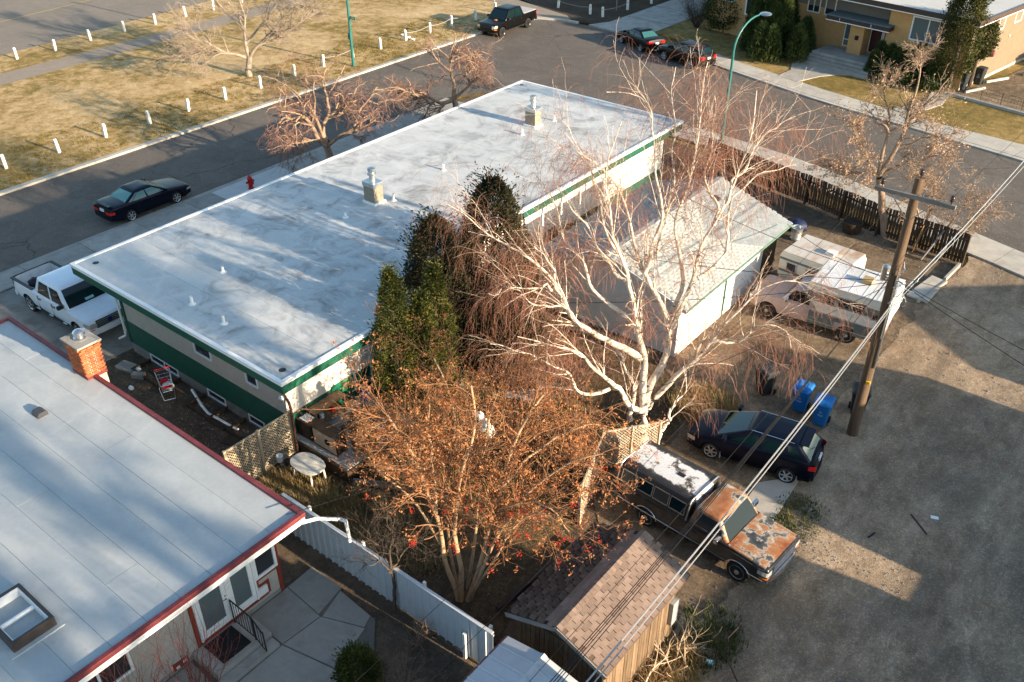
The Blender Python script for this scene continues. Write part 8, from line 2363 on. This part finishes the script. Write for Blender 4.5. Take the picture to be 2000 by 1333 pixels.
def tufts(name, area, n, h, seed, leaf, z=0.0, width=.012, lean=.5, clump=0):
    """grass blades as small bent faces"""
    g = np.random.default_rng(seed)
    if callable(area):
        xy = area(g, n)
    else:
        x0, x1, y0, y1 = area; xy = np.stack([g.uniform(x0, x1, n), g.uniform(y0, y1, n)], 1)
    n = len(xy)
    if clump:
        cc = xy[g.choice(n, max(1, n // clump))]
        xy = cc[g.choice(len(cc), n)] + g.normal(size=(n, 2)) * .10
    hh = g.uniform(h[0], h[1], n); a = g.random(n) * 6.28; le = g.uniform(.1, lean, n)
    dx_, dy_ = np.cos(a), np.sin(a)
    wx, wy = -dy_ * width, dx_ * width
    V = np.zeros((n, 5, 3))
    V[:, 0] = np.stack([xy[:, 0] - wx, xy[:, 1] - wy, np.full(n, z)], 1); V[:, 1] = np.stack([xy[:, 0] + wx, xy[:, 1] + wy, np.full(n, z)], 1)
    V[:, 2] = np.stack([xy[:, 0] + wx * .7 + dx_ * le * hh * .35, xy[:, 1] + wy * .7 + dy_ * le * hh * .35, z + hh * .6], 1)
    V[:, 3] = np.stack([xy[:, 0] - wx * .7 + dx_ * le * hh * .35, xy[:, 1] - wy * .7 + dy_ * le * hh * .35, z + hh * .6], 1)
    V[:, 4] = np.stack([xy[:, 0] + dx_ * le * hh, xy[:, 1] + dy_ * le * hh, z + hh], 1)
    F = np.array([(0, 1, 2), (0, 2, 3), (3, 2, 4)])[None] + (np.arange(n) * 5)[:, None, None]
    return arr_mesh(name, V.reshape(-1, 3), F.reshape(-1, 3), leaf, kind='stuff')
def blob(cx, cy, rx, ry):
    def f(g, n):
        a = g.random(n) * 6.28; r = np.sqrt(g.random(n))
        return np.stack([cx + np.cos(a) * r * rx, cy + np.sin(a) * r * ry], 1) + g.normal(size=(n, 2)) * .1
    return f
tufts("dry_grass", blob(-19.0, 12.9, 1.9, .9), 6000, (.12, .40), 101, LF_GRASS, .0, .010, .9, 8)
tufts("dry_grass", blob(-16.2, 13.6, 2.6, 1.3), 6500, (.08, .28), 102, LF_GRASS, .0, .010, .9, 8)
tufts("dry_grass", blob(-11.2, 25.6, 1.2, 1.2), 6500, (.08, .30), 103, LF_GRASS, .0, .010, .9, 6)
tufts("weeds", blob(-10.7, 25.3, .8, .5), 1200, (.06, .18), 104, LF_GREEN, .0, .012, .9, 6)
tufts("weeds", blob(-6.1, 22.2, .75, 1.25), 1300, (.05, .16), 105, LF_GREEN, .0, .012, .9, 6)
tufts("weeds", blob(-6.1, 16.2, .9, 1.3), 1500, (.06, .24), 106, LF_GREEN, .0, .014, .9, 6)
tufts("dry_grass", blob(-6.2, 14.6, .6, 1.0), 3200, (.08, .3), 107, LF_GRASS, .0, .010, .9, 6)
tufts("dry_grass", blob(-15.3, 19.6, 3.2, 3.0), 9000, (.06, .22), 108, LF_GRASS, .0, .010, .9, 8)
# park turf: short blades over the part of the park nearest the street
tufts("park_grass", (-56.5, -50.5, 14, 60), 26000, (.04, .10), 109, leaf_mat("park grass blade", (0.24, 0.175, 0.05), .5, tip=(0.34, 0.26, 0.09), scale=.5), .10, .016, 1.2, 10)
tufts("lawn_grass", lambda g, n: np.stack([g.uniform(-30, -4, n), np.zeros(n)], 1) + np.stack([np.zeros(n), 67.0 - 0 * g.random(n)], 1) - np.stack([np.zeros(n), g.random(n) * 5.0], 1), 1, (.04, .1), 110, MATS["park grass blade"], .09)
# fallen leaves on the yard floor
g = np.random.default_rng(120)
C = np.stack([g.uniform(-20, -11, 5000), g.uniform(12.2, 26, 5000), np.full(5000, .01)], 1)
C = np.concatenate([C, np.stack([g.uniform(-32, -21.5, 1800), g.uniform(10.8, 14.3, 1800), np.full(1800, .012)], 1), np.stack([g.uniform(-14, -7, 1500), g.uniform(36, 43.5, 1500), np.full(1500, .01)], 1)])
V, F = leaf_cards(C, g, (.04, .10), .6); V[:, 2] = np.abs(V[:, 2] - .01) * .35 + .008
arr_mesh("leaf_litter", V, F, leaf_mat("fallen leaf", (0.22, 0.13, 0.06), .4), kind='stuff')
# ------------------------------------------------------------------ properties across the lane, which throw the long shadows
def far_garage(label, x0, x1, y0, y1, e, r, hip=0.0):
    t = thing("garage", label, "garage", ((x0 + x1) / 2, y0, 0))
    xm = (x0 + x1) / 2
    b = B(); b.box(x0 + .3, x1 - .3, y0 + .3, y1 - .3, 0, e); b.build("wall", M_CREAM, t)
    b = B(); b.add([(x0, y0, e - .05), (x1, y0, e - .05), (x1, y1, e - .05), (x0, y1, e - .05), (xm, y0 + hip, r), (xm, y1 - hip, r)], [(3, 2, 1, 0), (0, 1, 4), (1, 2, 5, 4), (2, 3, 5), (3, 0, 4, 5)]); b.build("roof", M_SH_BR0, t)
    F = Face((x0 + .3, y1 - .3), (0, -1))
    b = B(); F.box(b, .8, 3.6, .0, .04, 0, 2.2); b.build("overhead_door", M_WHITE, t)
far_garage("cream garage across the lane opposite the brown shed", 7.0, 14.0, 5.5, 21.75, 2.6, 4.4)
far_garage("cream house across the lane opposite the utility pole", 7.0, 15.0, 23.2, 33.5, 3.2, 5.8, 1.2)
far_garage("cream house across the lane opposite the trailer", 7.5, 14.5, 35.2, 43.6, 3.0, 5.0, 3.4)
far_garage("cream garage on the near lot beside the white metal shed", -5.8, 0.6, 1.5, 11.75, 2.8, 5.6)
b = B(); b.box(4.7, 4.8, 19.5, 25.5, 0, 1.75); tag(b.build("board_fence", M_WOOD_DK), "board fence closing the gap between the garages across the lane", "fence")
def shade_tree(label, x, y, h, seed, spread=4.5, low=.2, nb=(90, 600, 2000, 1600), ln=1.0, rm=(.04, .03, .026, .024)):
    g = np.random.default_rng(seed)
    limbs = [(.30, .22, [(x, y, 0), (x + .1, y, h * low * .6), (x, y + .1, h * low)])]
    for i in range(9):
        a = i * 2.4 + g.random(); s = spread * g.uniform(.5, 1.0)
        z0 = h * (low + g.uniform(-.02, .08)); up = h - z0
        limbs.append((.15, .03, [(x, y, z0), (x + s * .35 * cos(a), y + s * .35 * sin(a), z0 + up * .25), (x + s * .7 * cos(a), y + s * .7 * sin(a), z0 + up * .5), (x + s * cos(a), y + s * sin(a), z0 + up * g.uniform(.6, .95))]))
    limbs.append((.2, .03, [(x, y, h * low), (x + .2, y - .2, h * (1 + low) / 2), (x, y + .2, h)]))
    return bare_tree("bare_tree", limbs, label, seed, BK_PARK, BK_PARKT, nb, ((1.0 * ln, 3.0 * ln), (.7 * ln, 1.8 * ln), (.4 * ln, 1.2 * ln), (.3 * ln, .8 * ln)), rm=rm, up=.12)
shade_tree("tall bare tree across the lane behind the southern garage", 17.0, 4.4, 15.5, 131, 3.4)
shade_tree("tall bare tree across the lane beside the southern garage", 18.5, 9.7, 16.0, 132, 2.6, ln=.7)
shade_tree("unseen bare tree across the lane, its crown raised to shade the white roof", 15.5, 17.6, 16.0, 133, 2.6, .82, (70, 420, 1500, 1200), .5, (.03, .022, .018, .016))  # added out of view; high crown shapes the shade on the near roof corner
